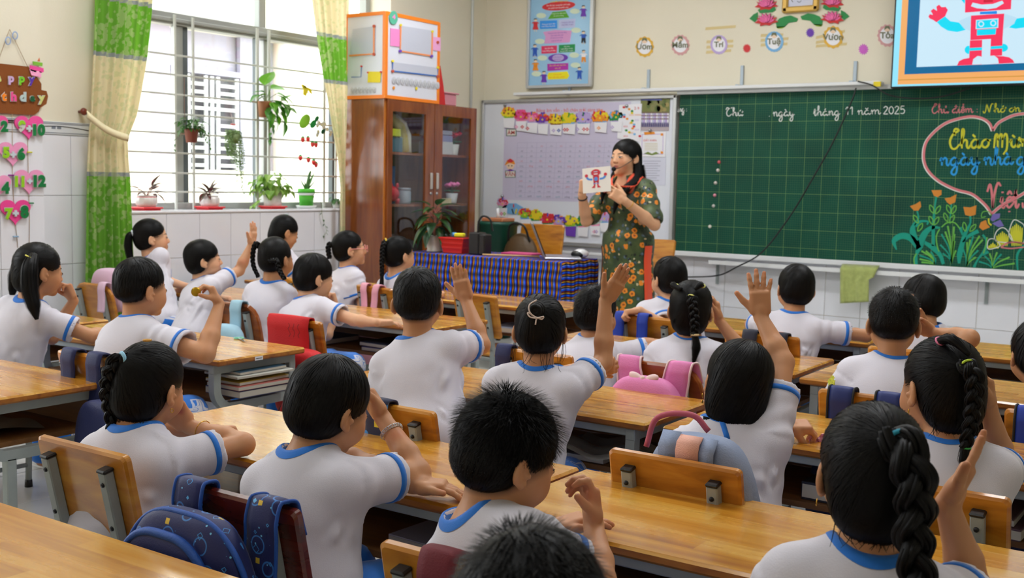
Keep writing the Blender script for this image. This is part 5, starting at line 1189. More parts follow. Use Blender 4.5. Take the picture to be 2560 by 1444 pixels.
# laptop seen from its hinge end, facing right
lp=empty('laptop',(-3.87,6.24,TT),math.radians(35),'open silver laptop seen edge on at the right end of the striped table','laptop')
sil=M('silver_shell',(176,176,184),.3,metal=.7);MB().box((.02,.02,.008),(.24,.34,.014),bev=.004).build('keyboard_deck',sil,lp)
a_=math.radians(22);MB().bar((-.10,.02,.014),(-.10-.235*math.sin(a_),.02,.014+.235*math.cos(a_)),.34,.008,up=(1,0,.4),bev=.002).build('screen_lid',sil,lp)
MB().bar((-.094,.02,.022),(-.094-.215*math.sin(a_),.02,.022+.215*math.cos(a_)),.32,.004,up=(1,0,.4)).build('display',M('dark_display',(26,28,44),.15),lp)
item('webcam','small white and black webcam beside the laptop','webcam',(-3.80,6.40,TT),[('shell',MB().ell((0,0,.03),(.055,.05,.032),18,10),M('white_gloss',(226,226,228),.2)),('lens_band',MB().ell((-.008,-.02,.026),(.05,.04,.026),18,10),dark)],grp=None)
def lofted_basket(o,r0,r1,h,mt):
    mb=MB()
    for k in range(4):
        t=k/3;w_,d_=r0[0]+(r1[0]-r0[0])*t,r0[1]+(r1[1]-r0[1])*t
        mb.box((0,-d_/2,.008+h*t),(w_,.006,.012));mb.box((0,d_/2,.008+h*t),(w_,.006,.012));mb.box((-w_/2,0,.008+h*t),(.006,d_,.012));mb.box((w_/2,0,.008+h*t),(.006,d_,.012))
    for sx,sy in ((0,-1),(0,1),(1,0),(-1,0)):
        a=np.array([sx*r0[0]/2,sy*r0[1]/2,.004]);b2=np.array([sx*r1[0]/2,sy*r1[1]/2,h]);tv_=np.array([abs(sy),abs(sx),0])
        w0=(r0[0] if sy else r0[1])/2;w1=(r1[0] if sy else r1[1])/2
        mb.add([a-tv_*w0,a+tv_*w0,b2+tv_*w1,b2-tv_*w1],[(0,1,2,3)])
    mb.box((0,0,.004),(r0[0],r0[1],.006));return mb.build('tub',mt,o)
bs=empty('red_basket',(-4.64,6.14,TT),.05,'red plastic basket with bright bits on the striped table','basket');lofted_basket(bs,(.15,.11),(.20,.15),.095,M('red_basket_plastic',(214,34,30),.35))
MB().box((0,0,.103),(.21,.16,.012),bev=.004).box((0,0,.10),(.185,.135,.02),mi=1).build('rim',[M('red_basket_plastic',(214,34,30)),M('red_basket_dark',(120,16,18),.5)],bs)
item('sponge','yellow sponge lying on top of the red basket','sponge',(-4.61,6.13,TT+.112),[('foam',MB().box((0,0,.013),(.07,.045,.026),.3,bev=.006),M('yellow_foam',(226,220,40),.9))],grp=None)
item('cap','small pale blue bottle cap beside the sponge in the red basket','cap',(-4.665,6.14,TT+.112),[('lid',MB().cone((0,0,0),(0,0,.028),.018,.016,12),Sh((90,160,220)))],grp=None)
item('speaker','black box speaker standing right of the red basket','speaker',(-4.445,6.13,TT),[('cabinet_shell',MB().box((-.012,0,.075),(.085,.10,.15),bev=.008).box((.052,0,.07),(.05,.09,.14),bev=.008),dark),('handle',MB().tube(crom([(-.01,0,.15),(-.005,0,.22),(.03,0,.262),(.075,.02,.24),(.09,.03,.16)],6),.007,8),dark)],grp=None)
item('pointer_stick','thin pale wooden pointer stick lying on the striped table','stick',(-4.20,6.12,TT),[('stick',MB().tube([(-.17,-.05,.006),(.19,.10,.006)],.006,8),Sh((206,166,110)))],grp=None)
item('folder','pink folder lying at the back of the striped table','folder',(-4.26,6.37,TT),[('cover',MB().box((0,0,.006),(.24,.14,.012),.1,bev=.002),Sh((214,70,130)))],grp=None)
# ------ things between the table and the whiteboard
ch=dup(CH_['plain'],(-4.72,7.32,.17),PI,'yellow wooden teacher chair with a brown bag on it, below the whiteboard',None)
for k in (ch,):
    if 'group' in k: del k['group']
ch.scale=(1.0,1.0,1.0);ch.location=(-4.80,7.25,0);ch.scale=(1.25,1.2,1.42)
ch2=dup(CH_['plain'],(-3.36,7.35,0),PI,'yellow wooden chair standing behind the teacher beside the chalkboard',None);ch2.location=(-3.88,7.35,0);ch2.scale=(1.25,1.2,1.30)
for k in (ch2,):
    if 'group' in k: del k['group']
hb=empty('handbag',(-4.79,7.16,.46),0,'brown leather handbag on the yellow chair below the whiteboard','bag');lth=M('brown_leather',(84,62,36),.4,bump=(40,.2))
MB().ell((0,0,.19),(.16,.07,.2),18,12).build('bag_body',lth,hb);MB().tube(crom([(-.1,-.03,.33),(-.06,-.06,.45),(.06,-.06,.45),(.1,-.03,.33)],6),.009,8).build('strap',dark,hb)
bk=empty('green_bin',(-5.08,7.26,.0),0,'dark green bin with a mop handle, between the cabinet and the whiteboard','bin');MB().lathe([(0,0),(.12,0),(.155,.89),(.165,.90),(.165,.925),(.15,.925),(.14,.8),(0,.8)],n=24).build('tub',M('dark_green_plastic',(10,74,58),.4),bk);MB().box((0,0,.94),(.2,.18,.03),bev=.006).build('wooden_lid',Sh((190,120,80)),bk);MB().tube([(0,0,.94),(0,-.01,1.03)],.011,8).build('mop_handle',white_metal,bk)
# ================================================================== PEOPLE: signed distance bodies meshed with surface nets
DEBUG=False
V3=lambda *a: np.array(a,float)
def unit(v): v=np.array(v,float);return v/(np.linalg.norm(v)+1e-12)
def rotm(yaw=0,pitch=0,roll=0):
    a,b,c=(math.radians(t) for t in (yaw,-pitch,roll))
    Rz=np.array([[math.cos(a),-math.sin(a),0],[math.sin(a),math.cos(a),0],[0,0,1]])
    Rx=np.array([[1,0,0],[0,math.cos(b),-math.sin(b)],[0,math.sin(b),math.cos(b)]])
    Ry=np.array([[math.cos(c),0,math.sin(c)],[0,1,0],[-math.sin(c),0,math.cos(c)]])
    return Rz@Rx@Ry
class Field:
    def __init__(s,h=.007): s.ops=[];s.h=h;s.zones=[]
    def _add(s,fn,lo,hi,op,k): s.ops.append((fn,np.array(lo)-k-.002,np.array(hi)+k+.002,op,k));return s
    def cap(s,a,b,ra,rb=None,k=.012,op='u'):
        a=np.array(a,float);b=np.array(b,float);rb=ra if rb is None else rb;ba=b-a;L2=ba@ba+1e-12
        def fn(x,y,z):
            px,py,pz=x-a[0],y-a[1],z-a[2]
            h=np.clip((px*ba[0]+py*ba[1]+pz*ba[2])/L2,0,1)
            return np.sqrt((px-ba[0]*h)**2+(py-ba[1]*h)**2+(pz-ba[2]*h)**2)-(ra+(rb-ra)*h)
        r=max(ra,rb);return s._add(fn,np.minimum(a,b)-r,np.maximum(a,b)+r,op,k)
    def ell(s,c,r,R=None,k=.012,op='u'):
        c=np.array(c,float);r=np.array(r,float);R=np.eye(3) if R is None else np.array(R)
        def fn(x,y,z):
            px,py,pz=x-c[0],y-c[1],z-c[2]
            q=[(R[0,i]*px+R[1,i]*py+R[2,i]*pz)/r[i] for i in range(3)]
            k0=np.sqrt(q[0]**2+q[1]**2+q[2]**2);k1=np.sqrt((q[0]/r[0])**2+(q[1]/r[1])**2+(q[2]/r[2])**2)
            return k0*(k0-1)/(k1+1e-9)
        e=np.sqrt(((R*r)**2).sum(1));return s._add(fn,c-e,c+e,op,k)
    def rbox(s,c,b,rad,R=None,k=.008,op='u'):
        c=np.array(c,float);b=np.array(b,float);R=np.eye(3) if R is None else np.array(R)
        def fn(x,y,z):
            px,py,pz=x-c[0],y-c[1],z-c[2]
            q=[np.abs(R[0,i]*px+R[1,i]*py+R[2,i]*pz)-b[i] for i in range(3)]
            return np.sqrt(np.maximum(q[0],0)**2+np.maximum(q[1],0)**2+np.maximum(q[2],0)**2)+np.minimum(np.maximum(q[0],np.maximum(q[1],q[2])),0)-rad
        e=np.abs(R)@(b+rad);return s._add(fn,c-e,c+e,op,k)
    def custom(s,fn,lo,hi,op='u',k=.012): return s._add(fn,lo,hi,op,k)
    def zone(s,lo,hi,h): s.zones.append((np.array(lo),np.array(hi),h));return s
    def run(s):
        lo=np.min([o[1] for o in s.ops if o[3] == 'u'],axis=0)-s.h*2;hi=np.max([o[2] for o in s.ops if o[3] == 'u'],axis=0)+s.h*2
        s.ax=[]
        for a in range(3):
            c=[lo[a]]
            while c[-1] < hi[a]:
                h=s.h
                for z in s.zones:
                    if z[0][a]-.004 <= c[-1] <= z[1][a]+.004: h=min(h,z[2])
                c.append(c[-1]+h)
            s.ax.append(np.array(c,np.float32))
        X,Y,Z=s.ax;A=np.full((len(X),len(Y),len(Z)),.2,np.float32)
        for fn,l,u,op,k in s.ops:
            sl=[]
            for a in range(3):
                i0=max(0,int(np.searchsorted(s.ax[a],l[a]))-2);i1=min(len(s.ax[a]),int(np.searchsorted(s.ax[a],u[a]))+2);sl.append(slice(i0,i1))
            if any(q.stop <= q.start for q in sl): continue
            d=fn(X[sl[0]][:,None,None],Y[sl[1]][None,:,None],Z[sl[2]][None,None,:]).astype(np.float32)
            B=A[sl[0],sl[1],sl[2]]
            if op == 'u':
                if k > 0: h=np.maximum(k-np.abs(B-d),0)/k;A[sl[0],sl[1],sl[2]]=np.minimum(B,d)-h*h*k*.25
                else: A[sl[0],sl[1],sl[2]]=np.minimum(B,d)
            else:
                d=-d
                if k > 0: h=np.maximum(k-np.abs(B-d),0)/k;A[sl[0],sl[1],sl[2]]=np.maximum(B,d)+h*h*k*.25
                else: A[sl[0],sl[1],sl[2]]=np.maximum(B,d)
        s.A=A;return s
    def sample(s,P):
        P=np.asarray(P,np.float32);sh=P.shape[:-1];P=P.reshape(-1,3);I=[];T=[];ok=np.ones(len(P),bool)
        for a in range(3):
            ax=s.ax[a];i=np.clip(np.searchsorted(ax,P[:,a])-1,0,len(ax)-2);t=(P[:,a]-ax[i])/(ax[i+1]-ax[i]);ok &= (t >=-.01) & (t <= 1.01);I.append(i);T.append(np.clip(t,0,1))
        v=0
        for dx in (0,1):
            for dy in (0,1):
                for dz in (0,1):
                    w_=(T[0] if dx else 1-T[0])*(T[1] if dy else 1-T[1])*(T[2] if dz else 1-T[2]);v=v+w_*s.A[I[0]+dx,I[1]+dy,I[2]+dz]
        return np.where(ok,v,.2).reshape(sh)
    def grad(s,P,e=.004):
        g=np.stack([s.sample(P+np.eye(3)[a]*e)-s.sample(P-np.eye(3)[a]*e) for a in range(3)],-1);return g/(np.linalg.norm(g,axis=-1,keepdims=True)+1e-9)
    def mesh(s):
        A=s.A;X,Y,Z=s.ax;S=A < 0;n=[q-1 for q in A.shape]
        cnt=np.zeros(n,np.int8)
        for dx in (0,1):
            for dy in (0,1):
                for dz in (0,1): cnt += S[dx:n[0]+dx,dy:n[1]+dy,dz:n[2]+dz]
        act=(cnt > 0) & (cnt < 8);ijk=np.argwhere(act);i,j,k=ijk.T
        vid=np.full(n,-1,np.int32);vid[i,j,k]=np.arange(len(ijk))
        acc=np.zeros((len(ijk),3),np.float32);num=np.zeros(len(ijk),np.float32)
        co_=[(a,b,c) for a in (0,1) for b in (0,1) for c in (0,1)]
        for p in co_:
            for a in range(3):
                if p[a]: continue
                q=list(p);q[a]=1
                v0=A[i+p[0],j+p[1],k+p[2]];v1=A[i+q[0],j+q[1],k+q[2]];m_=(v0 < 0) != (v1 < 0)
                t=np.where(m_,v0/(v0-v1+1e-12),0)
                P0=np.stack([X[i+p[0]],Y[j+p[1]],Z[k+p[2]]],1);P1=np.stack([X[i+q[0]],Y[j+q[1]],Z[k+q[2]]],1)
                acc += np.where(m_[:,None],P0+(P1-P0)*t[:,None],0);num += m_
        V=acc/num[:,None];Q=[]
        for a in range(3):
            b,c=(a+1) % 3,(a+2) % 3;sl0=[slice(None)]*3;sl1=[slice(None)]*3;sl0[a]=slice(0,-1);sl1[a]=slice(1,None)
            D=S[tuple(sl0)] != S[tuple(sl1)];E=np.argwhere(D)
            E=E[(E[:,b] > 0) & (E[:,c] > 0) & (E[:,b] < A.shape[b]-1) & (E[:,c] < A.shape[c]-1)]
            f=[]
            for db,dc in ((-1,-1),(0,-1),(0,0),(-1,0)):
                G=E.copy();G[:,b] += db;G[:,c] += dc;f.append(vid[G[:,0],G[:,1],G[:,2]])
            f=np.stack(f,1);ins=S[E[:,0],E[:,1],E[:,2]];f[~ins]=f[~ins][:,::-1];f=f[(f >= 0).all(1)];Q.append(f)
        return V,np.vstack(Q)
def np_mesh(name,V,Q,mats,parent,smooth=True,attrs=None):
    me=bpy.data.meshes.new(name);k=Q.shape[1]
    me.vertices.add(len(V));me.vertices.foreach_set('co',np.asarray(V,np.float32).ravel())
    me.loops.add(Q.size);me.loops.foreach_set('vertex_index',np.asarray(Q,np.int32).ravel())
    me.polygons.add(len(Q));me.polygons.foreach_set('loop_start',np.arange(0,Q.size,k,dtype=np.int32))
    me.polygons.foreach_set('use_smooth',np.full(len(Q),smooth))
    for mt in (mats if isinstance(mats,(list,tuple)) else [mats]): me.materials.append(mt)
    me.update(calc_edges=True)
    for nm,arr in (attrs or {}).items():
        if arr.ndim == 2: at=me.attributes.new(nm,'FLOAT_COLOR','POINT');at.data.foreach_set('color',np.asarray(arr,np.float32).ravel())
        else: at=me.attributes.new(nm,'FLOAT','POINT');at.data.foreach_set('value',np.asarray(arr,np.float32))
    o=bpy.data.objects.new(name,me);C.objects.link(o);o.parent=parent;return o
# ------------------------------------------------------------------ materials for people
def skin_mat(name,rgb):
    mt=M(name,rgb,.48,sss=.12,spec=.35);nt,b,N,L=NT(mt)
    at=N('Attribute');at.attribute_name='mask';sp=N('SeparateColor');L(at.outputs['Color'],sp.inputs[0]);cur=None
    c0=N('RGB');c0.outputs[0].default_value=lin(rgb)+(1,);cur=c0.outputs[0]
    tc=N('TexCoord');n=N('TexNoise');n.inputs['Scale'].default_value=14;L(tc.outputs['Object'],n.inputs['Vector'])
    mr=N('MapRange');mr.inputs[1].default_value=.3;mr.inputs[2].default_value=.7;mr.inputs[3].default_value=0;mr.inputs[4].default_value=.25;L(n.outputs['Fac'],mr.inputs[0])
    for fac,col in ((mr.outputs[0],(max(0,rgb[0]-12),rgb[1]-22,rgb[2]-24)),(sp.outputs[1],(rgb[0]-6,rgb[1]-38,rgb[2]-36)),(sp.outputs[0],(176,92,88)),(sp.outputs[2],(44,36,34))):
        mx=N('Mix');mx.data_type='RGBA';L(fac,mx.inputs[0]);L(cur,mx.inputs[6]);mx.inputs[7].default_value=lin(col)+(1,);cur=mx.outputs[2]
    L(cur,b.inputs['Base Color']);return mt
SK=[skin_mat('warm_skin',(208,152,112)),skin_mat('tan_skin',(200,146,106)),skin_mat('light_skin',(220,170,134))]
hairm2=M('black_hair_strands',(11,10,11),.5,spec=.2)
shirtm=M('white_jersey',(219,216,227),.85,sheen=.25,bump=(420,.12))
bluem=M('blue_trim',(22,116,214),.75,sheen=.2,bump=(300,.1))
def trouser_mat():
    mt=M('blue_trousers',(14,120,222),.6,sheen=.3);nt,b,N,L=NT(mt)
    at=N('Attribute');at.attribute_name='stripe';ab=N('Math');ab.operation='ABSOLUTE';L(at.outputs['Fac'],ab.inputs[0])
    rp_=N('ValToRGB');rp_.color_ramp.interpolation='CONSTANT';e=rp_.color_ramp.elements
    sc_=N('Math');sc_.operation='MULTIPLY';sc_.inputs[1].default_value=20;L(ab.outputs[0],sc_.inputs[0]);L(sc_.outputs[0],rp_.inputs[0])
    while len(e) < 5: e.new(.5)
    for i,(p,c) in enumerate(((0,(226,228,240)),(.10,(14,120,222)),(.15,(226,228,240)),(.34,(14,120,222)),(1,(14,120,222)))): e[i].position=p;e[i].color=lin(c)+(1,)
    L(rp_.outputs[0],b.inputs['Base Color']);return mt
trouserm=trouser_mat()
eyew=M('eye_white',(214,208,204),.2);eyeb=M('dark_iris',(22,14,12),.12);browm=M('eyebrow_hair',(38,28,26),.7)
# ------------------------------------------------------------------ body parts
POSE={'open': ((4,8,5),1.5,46,0),'flat': ((14,16,10),.6,34,0),'relax': ((28,34,22),.5,30,20),'curl': ((55,65,40),.3,28,35),'fist': ((78,92,55),.1,22,45),'claw': ((30,62,30),.8,30,40),'hold': ((20,46,26),.5,24,55),'pinch': ((48,52,22),.3,20,52),'straight': ((2,4,3),.55,40,5)}
def hand(F,W,d,n,pose,side,k=1.0,curls=None):
    """palm, four jointed fingers and a thumb that leaves the side of the palm; returns the finger tips."""
    d=unit(d);n=np.array(n,float);n=unit(n-d*(n@d));s=np.cross(d,n)*(1 if side == 'R' else -1)
    cu,spread,ta,tn=POSE[pose];R=np.array([s,d,n]).T
    F.rbox(W+d*.034*k,(.019*k,.024*k,.0045*k),.0085*k,R,k=.008)
    F.ell(W+d*.022*k+s*.014*k+n*.006*k,(.014*k,.02*k,.011*k),R,k=.008)
    tips=[]
    for fi,(off,bd,ln,sp,r) in enumerate(((.0205,.058,.053,5,.0071),(.0070,.061,.059,0,.0073),(-.0066,.059,.054,-5,.0070),(-.0190,.053,.042,-11,.0062))):
        c=(curls or {}).get(fi,cu);p=W+d*bd*k+s*off*k
        a=math.radians(sp*spread);dd=d*math.cos(a)+s*math.sin(a);ang=0;nn=n
        for seg in range(3):
            ang += math.radians(c[seg]);v=dd*math.cos(ang)+nn*math.sin(ang);l=ln*k*(.46,.30,.24)[seg]
            q=p+v*l;F.cap(p,q,r*k*(1,.93,.88)[seg],r*k*(.94,.88,.78)[seg],k=.0035);p=q
        tips.append(p)
    a=math.radians(ta);b=math.radians(tn);p=W+d*.016*k+s*.020*k
    v=unit((d*math.cos(a)+s*math.sin(a))*math.cos(b)+n*math.sin(b));q=p+v*.034*k;F.cap(p,q,.0108*k,.0088*k,k=.008)
    v2=unit(v*.9+d*.25+n*.12*(tn > 10));F.cap(q,q+v2*.027*k,.0088*k,.0070*k,k=.003);tips.append(q+v2*.027*k)
    F.zone(W-.075*k,W+.075*k,F.hh) if False else F.zone(np.minimum(W-d*.01,W+d*.12*k)-.035*k,np.maximum(W-d*.01,W+d*.12*k)+.035*k,F.hh)
    return tips
def head_field(F,Hc,R,k,adult=False):
    g=lambda x,y,z: Hc+R@(V3(x,y,z)*k)
    el=lambda c,r,kk=.014,op='u',R2=None: F.ell(g(*c),np.array(r)*k,R if R2 is None else R@R2,kk*k,op)
    el((0,-.010,.018),(.0705,.0865,.078));el((0,.022,-.022),(.0635,.062,.068),.02)
    jl=.0 if not adult else -.012
    el((0,.030,-.066+jl),(.044,.046,.034),.024)
    for s in (-1,1): el((s*.037,.046,-.042),(.026,.026,.027),.022)
    el((0,.066,-.088+jl),(.016,.015,.014),.016)
    F.cap(g(0,.077,-.004),g(0,.091,-.033),.0055*k,.0088*k,.012*k)
    for s in (-1,1): el((s*.0085,.086,-.037),(.0068,.0075,.006),.006)
    el((0,.079,-.0585),(.017,.0085,.0058),.006);el((0,.078,-.0675),(.0145,.0085,.0062),.005);F.cap(g(-.015,.087,-.063),g(.015,.087,-.063),.0016*k,None,.004*k,'s')
    for s in (-1,1):
        el((s*.0305,.088,-.008),(.016,.012,.0085),.012,'s')
        el((s*.030,.068,-.010),(.0155,.0125,.0105),.006)
        t=math.radians(24*s);R2=np.array([[math.cos(t),-math.sin(t),0],[math.sin(t),math.cos(t),0],[0,0,1]])
        R2=R2@rotm(0,14,0);el((s*.0735,-.012,-.014),(.0075,.0175,.0265),.005,'u',R2);el((s*.0725,-.003,-.036),(.0070,.0095,.0105),.006);el((s*.0820,-.007,-.012),(.0065,.0105,.0175),.003,'s',R2);el((s*.0800,.0,-.024),(.0055,.0065,.0075),.003,'s');el((s*.0745,.004,-.020),(.0055,.0055,.0065),.004)
def limb_pt(a,b,t): return a+(b-a)*t
def strands(cap,Vc,Nc,n,flow,steps,length,off,width,rg,keep=None,spike=0.0,taper=True,jit=.25,lenf=None):
    """thin ribbons that follow the hair flow over the cap."""
    idx=rg.integers(0,len(Vc),n);P=Vc[idx].astype(float);Nn=Nc[idx].astype(float)
    if keep is not None: m_=keep(P);P,Nn=P[m_],Nn[m_]
    k=len(P);L_=length*rg.uniform(.6,1.15,k)[:,None]*(1 if lenf is None else lenf(P)[:,None]);pts=[];sd=[];J=rg.normal(0,jit,(k,3));of=off[0]+(off[1]-off[0])*rg.random(k)[:,None]
    nrm=Nn;cur=P+nrm*of*.2
    for i in range(steps+1):
        f=flow(cur);f=f-nrm*(f*nrm).sum(1,keepdims=True);f=f/(np.linalg.norm(f,axis=1,keepdims=True)+1e-9);f=f+J*.35
        f=f-nrm*(f*nrm).sum(1,keepdims=True)*.8;f=f/(np.linalg.norm(f,axis=1,keepdims=True)+1e-9)
        if spike: f=f*(1-spike)+nrm*spike+J*.25;f=f/(np.linalg.norm(f,axis=1,keepdims=True)+1e-9)
        s_=np.cross(f,nrm);s_ /= np.linalg.norm(s_,axis=1,keepdims=True)+1e-9;pts.append(cur.copy());sd.append(s_)
        cur=cur+f*L_/steps
        if not spike:
            dist=cap.sample(cur)[:,None];g=cap.grad(cur);cur=cur-g*np.clip(dist-of*(i+1)/steps-.0006,-.01,.012);nrm=g
    m1=steps+1;w_=np.array([.6,1.0,1.0,.9,.8,.7,.5,.4,.3,.2])[:m1].copy();w_[-1]=.06 if taper else .5
    Vv=np.empty((k,m1,2,3));wj=width*rg.uniform(.6,1.3,k)[:,None]
    for i in range(m1): Vv[:,i,0]=pts[i]+sd[i]*wj*w_[i];Vv[:,i,1]=pts[i]-sd[i]*wj*w_[i]
    b=(np.arange(k)*m1*2)[:,None];q=[]
    for i in range(steps): q.append(np.stack([b[:,0]+2*i,b[:,0]+2*i+1,b[:,0]+2*i+3,b[:,0]+2*i+2],1))
    return Vv.reshape(-1,3),np.vstack(q)
def braid_mesh(mb,path,r,pitch=.036,taper=.65):
    P=np.array(crom(path,10));L_=np.concatenate([[0],np.cumsum(np.linalg.norm(np.diff(P,axis=0),axis=1))]);T=np.gradient(P,axis=0);T /= np.linalg.norm(T,axis=1,keepdims=True)
    n=max(16,int(L_[-1]/.004));ll=np.linspace(0,L_[-1],n);Pc=np.stack([np.interp(ll,L_,P[:,a]) for a in range(3)],1);Tc=np.stack([np.interp(ll,L_,T[:,a]) for a in range(3)],1)
    ref=unit(V3(.82,.57,0));X_=ref-Tc*(Tc@ref)[:,None];X_ /= np.linalg.norm(X_,axis=1,keepdims=True);Y_=np.cross(Tc,X_)
    rb=random.Random(n)
    for s in range(3):
        ph=2*PI*ll/pitch/2+s*2*PI/3;rr=r*(1-(1-taper)*ll/L_[-1])
        Q=Pc+X_*(np.sin(ph)*rr*.60)[:,None]+Y_*(np.sin(2*ph)*rr*.34)[:,None]
        mb.tube(list(Q),list(rr*.44*(1+.12*np.cos(2*ph))),6)
        for k in range(9):      # finer locks wrapped on each strand
            a=2*PI*k/9+rb.uniform(-.3,.3)+ll*rb.uniform(-6,6);o=X_*(np.cos(a)*rr*.36)[:,None]+Y_*(np.sin(a)*rr*.36)[:,None]
            mb.tube(list((Q+o*rb.uniform(.9,1.2))[::1]),list(rr*rb.uniform(.15,.22)*(1+.10*np.cos(2*ph))),4)
def tail_mesh(mb,path,radii,rg,n=90,wid=.0016):
    """a loose tail: core plus ribbons around it."""
    P=np.array(crom(path,6));m_=len(P);R_=np.interp(np.linspace(0,1,m_),np.linspace(0,1,len(radii)),radii)
    mb.tube(list(P),list(R_*.9),12)
    T=np.gradient(P,axis=0);T /= np.linalg.norm(T,axis=1,keepdims=True)+1e-9;ref=unit(V3(.8,.6,.05));X_=np.cross(T,ref);X_ /= np.linalg.norm(X_,axis=1,keepdims=True)+1e-9;Y_=np.cross(T,X_)
    for i in range(n):
        a=rg.uniform(0,2*PI);f=rg.uniform(.9,1.12);a2=a+rg.normal(0,.5);e=int(m_*rg.uniform(.75,1.0));ex=rg.uniform(0,.02)*(R_[-1] < .02)
        aa=np.linspace(a,a2,m_)[:e];D=X_[:e]*np.cos(aa)[:,None]+Y_[:e]*np.sin(aa)[:,None];Q=P[:e]+D*(R_[:e]*f+.0004)[:,None]
        S_=np.cross(T[:e],D)*wid*np.linspace(1,.2,e)[:,None]
        V=np.empty((e,2,3));V[:,0]=Q+S_;V[:,1]=Q-S_
        mb.add(V.reshape(-1,3),[(2*j,2*j+1,2*j+3,2*j+2) for j in range(e-1)],0,True)
def ring(o_name,c,ax,r,th,mt,parent,sq=1.0):
    ax=unit(ax);u=unit(np.cross(ax,(.3,.2,.93)));v=np.cross(ax,u)
    return MB().tube([np.array(c)+(u*math.cos(t)+v*math.sin(t)*sq)*r for t in np.linspace(0,2*PI,19)[:-1]],th,7,closed=True).build(o_name,mt,parent)
class Person: pass
def person(label,Hc,yaw=0,pitch=0,roll=0,hs=1.0,s=1.0,pel=None,tyaw=None,L=None,R=None,q=1,skin=0,shirt=True,legs='sit',nape=(0,-.014,-.136),adult=False,seed=1,lean=0.0,build=1.0,spread=1.0,cat='person',sleeve=.66):
    """L/R: (elbow, wrist, pose, finger dir, palm normal) in world coordinates, or None for arms resting on the desk."""
    rg=np.random.default_rng(seed);p=Person();Hc=np.array(Hc,float);Rh=rotm(yaw,pitch,roll);p.Rh=Rh;p.rg=rg;p.q=q;p.hs=hs;p.s=s
    ty=yaw*.35 if tyaw is None else tyaw;Rt=rotm(ty);p.Rt=Rt
    N=Hc+Rh@(V3(*nape)*hs)+V3(0,0,0)
    Pv=V3(N[0],N[1]-.02,.385) if pel is None else np.array(pel,float)
    root=empty('person',(Pv[0],Pv[1],0),0,label,cat);p.root=root;O=V3(Pv[0],Pv[1],0)
    Hc=Hc-O;N=N-O;Pv=Pv-O;p.O=O;p.Hc=Hc;p.N=N;p.g=lambda x,y,z: Hc+Rh@(V3(x,y,z)*hs)
    up=unit(N-Pv);xr=Rt@V3(1,0,0);xr=unit(xr-up*(xr@up));yf=np.cross(up,xr);T=np.array([xr,yf,up]).T;p.T=T
    sw=.108*s*spread
    S={'R': N+xr*sw-up*.055*s,'L': N-xr*sw-up*.055*s}
    for sd,a,sg in (('L',L,-1),('R',R,1)):
        if a is not None:       # a lifted arm lifts its shoulder
            S[sd]=S[sd]+V3(0,0,.03*s*max(0,unit(np.array(a[0],float)-O-S[sd])[2])+.012*s)
    F=Field(.0095 if q else .012);F.hh=.0032 if q > 1 else (.0040 if q else .0052)
    head_field(F,Hc,Rh,hs,adult);hd=.0046 if q > 1 else (.0052 if q else .0066)
    F.zone(Hc-.1*hs,Hc+.1*hs,hd)
    F.cap(Hc+Rh@(V3(0,-.022,-.045)*hs),N-up*.03*s,.043*s if not adult else .047*s,.046*s,.02)
    for sd in 'LR': F.cap(N-up*.022*s,S[sd],.028*s,.026*s,.03)
    Lt=np.linalg.norm(N-Pv)
    F.ell(Pv+up*Lt*.66,(.105*s*build,.075*s*build,.14*s),T,.03);F.ell(Pv+up*Lt*.25,(.10*s*build,.08*s*build,.13*s),T,.03)
    arms={}
    for sd,sg in (('L',-1),('R',1)):
        a=L if sd == 'L' else R
        if a is None:
            E=S[sd]+xr*sg*.055*s+yf*.07*s-up*.165*s;W_=E+yf*.13*s-xr*sg*.06*s;W_[2]=max(W_[2],DZ+.022);a=(E,W_,'flat',yf*.7-xr*sg*.6,(0,0,-1))
        else: a=(np.array(a[0],float)-O,np.array(a[1],float)-O)+tuple(a[2:])
        E,W_=a[0],a[1];lu,lf=np.linalg.norm(E-S[sd])/s,np.linalg.norm(W_-E)/s
        if not (.12 <= lu <= .25 and .12 <= lf <= .24):      # two bone solve towards the wrist, elbow on the given side
            D=W_-S[sd];dl=np.linalg.norm(D);lu,lf=.195*s,.17*s
            if dl > (lu+lf)*1.12: W_=S[sd]+D*((lu+lf)*1.12/dl);D=W_-S[sd];dl=np.linalg.norm(D)
            if dl > (lu+lf)*.98: k_=dl/((lu+lf)*.98);lu *= k_;lf *= k_
            ax=D/dl;t_=(lu*lu-lf*lf+dl*dl)/(2*dl);h_=math.sqrt(max(lu*lu-t_*t_,0));pr=E-S[sd];pr=pr-ax*(pr@ax)
            if np.linalg.norm(pr) < .01: pr=V3(0,0,-1)-ax*(-ax[2])
            E=S[sd]+ax*t_+unit(pr)*h_;a=(E,W_)+tuple(a[2:])
        arms[sd]=a;E,W_=a[0],a[1]
        F.cap(S[sd],E,.0305*s*build,.0275*s*build,.02);F.cap(E,limb_pt(E,W_,.33),.0272*s*build,.0278*s*build,.012);F.cap(limb_pt(E,W_,.33),W_,.0278*s*build,.0182*s,.012)
        F.cap(W_,W_+unit(a[3])*.02*s,.0178*s,.0178*s,.008)
        hk=s*(1.0 if not adult else 1.0)
        tips=hand(F,W_+unit(a[3])*.006,a[3],a[4],a[2],sd,hk,a[5] if len(a) > 5 else None);arms[sd]=a+(tips,)
    if DEBUG:
        for sd in 'LR': print('ARM',label[:34],sd,'up %.3f fore %.3f' % (np.linalg.norm(arms[sd][0]-S[sd])/s,np.linalg.norm(arms[sd][1]-arms[sd][0])/s),'S',np.round(S[sd]+O,2),'E',np.round(arms[sd][0]+O,2),'W',np.round(arms[sd][1]+O,2))
    p.arms=arms;p.S=S;p.Pv=Pv;p.up=up;p.Lt=Lt;p.xr=xr;p.yf=yf
    lg={}
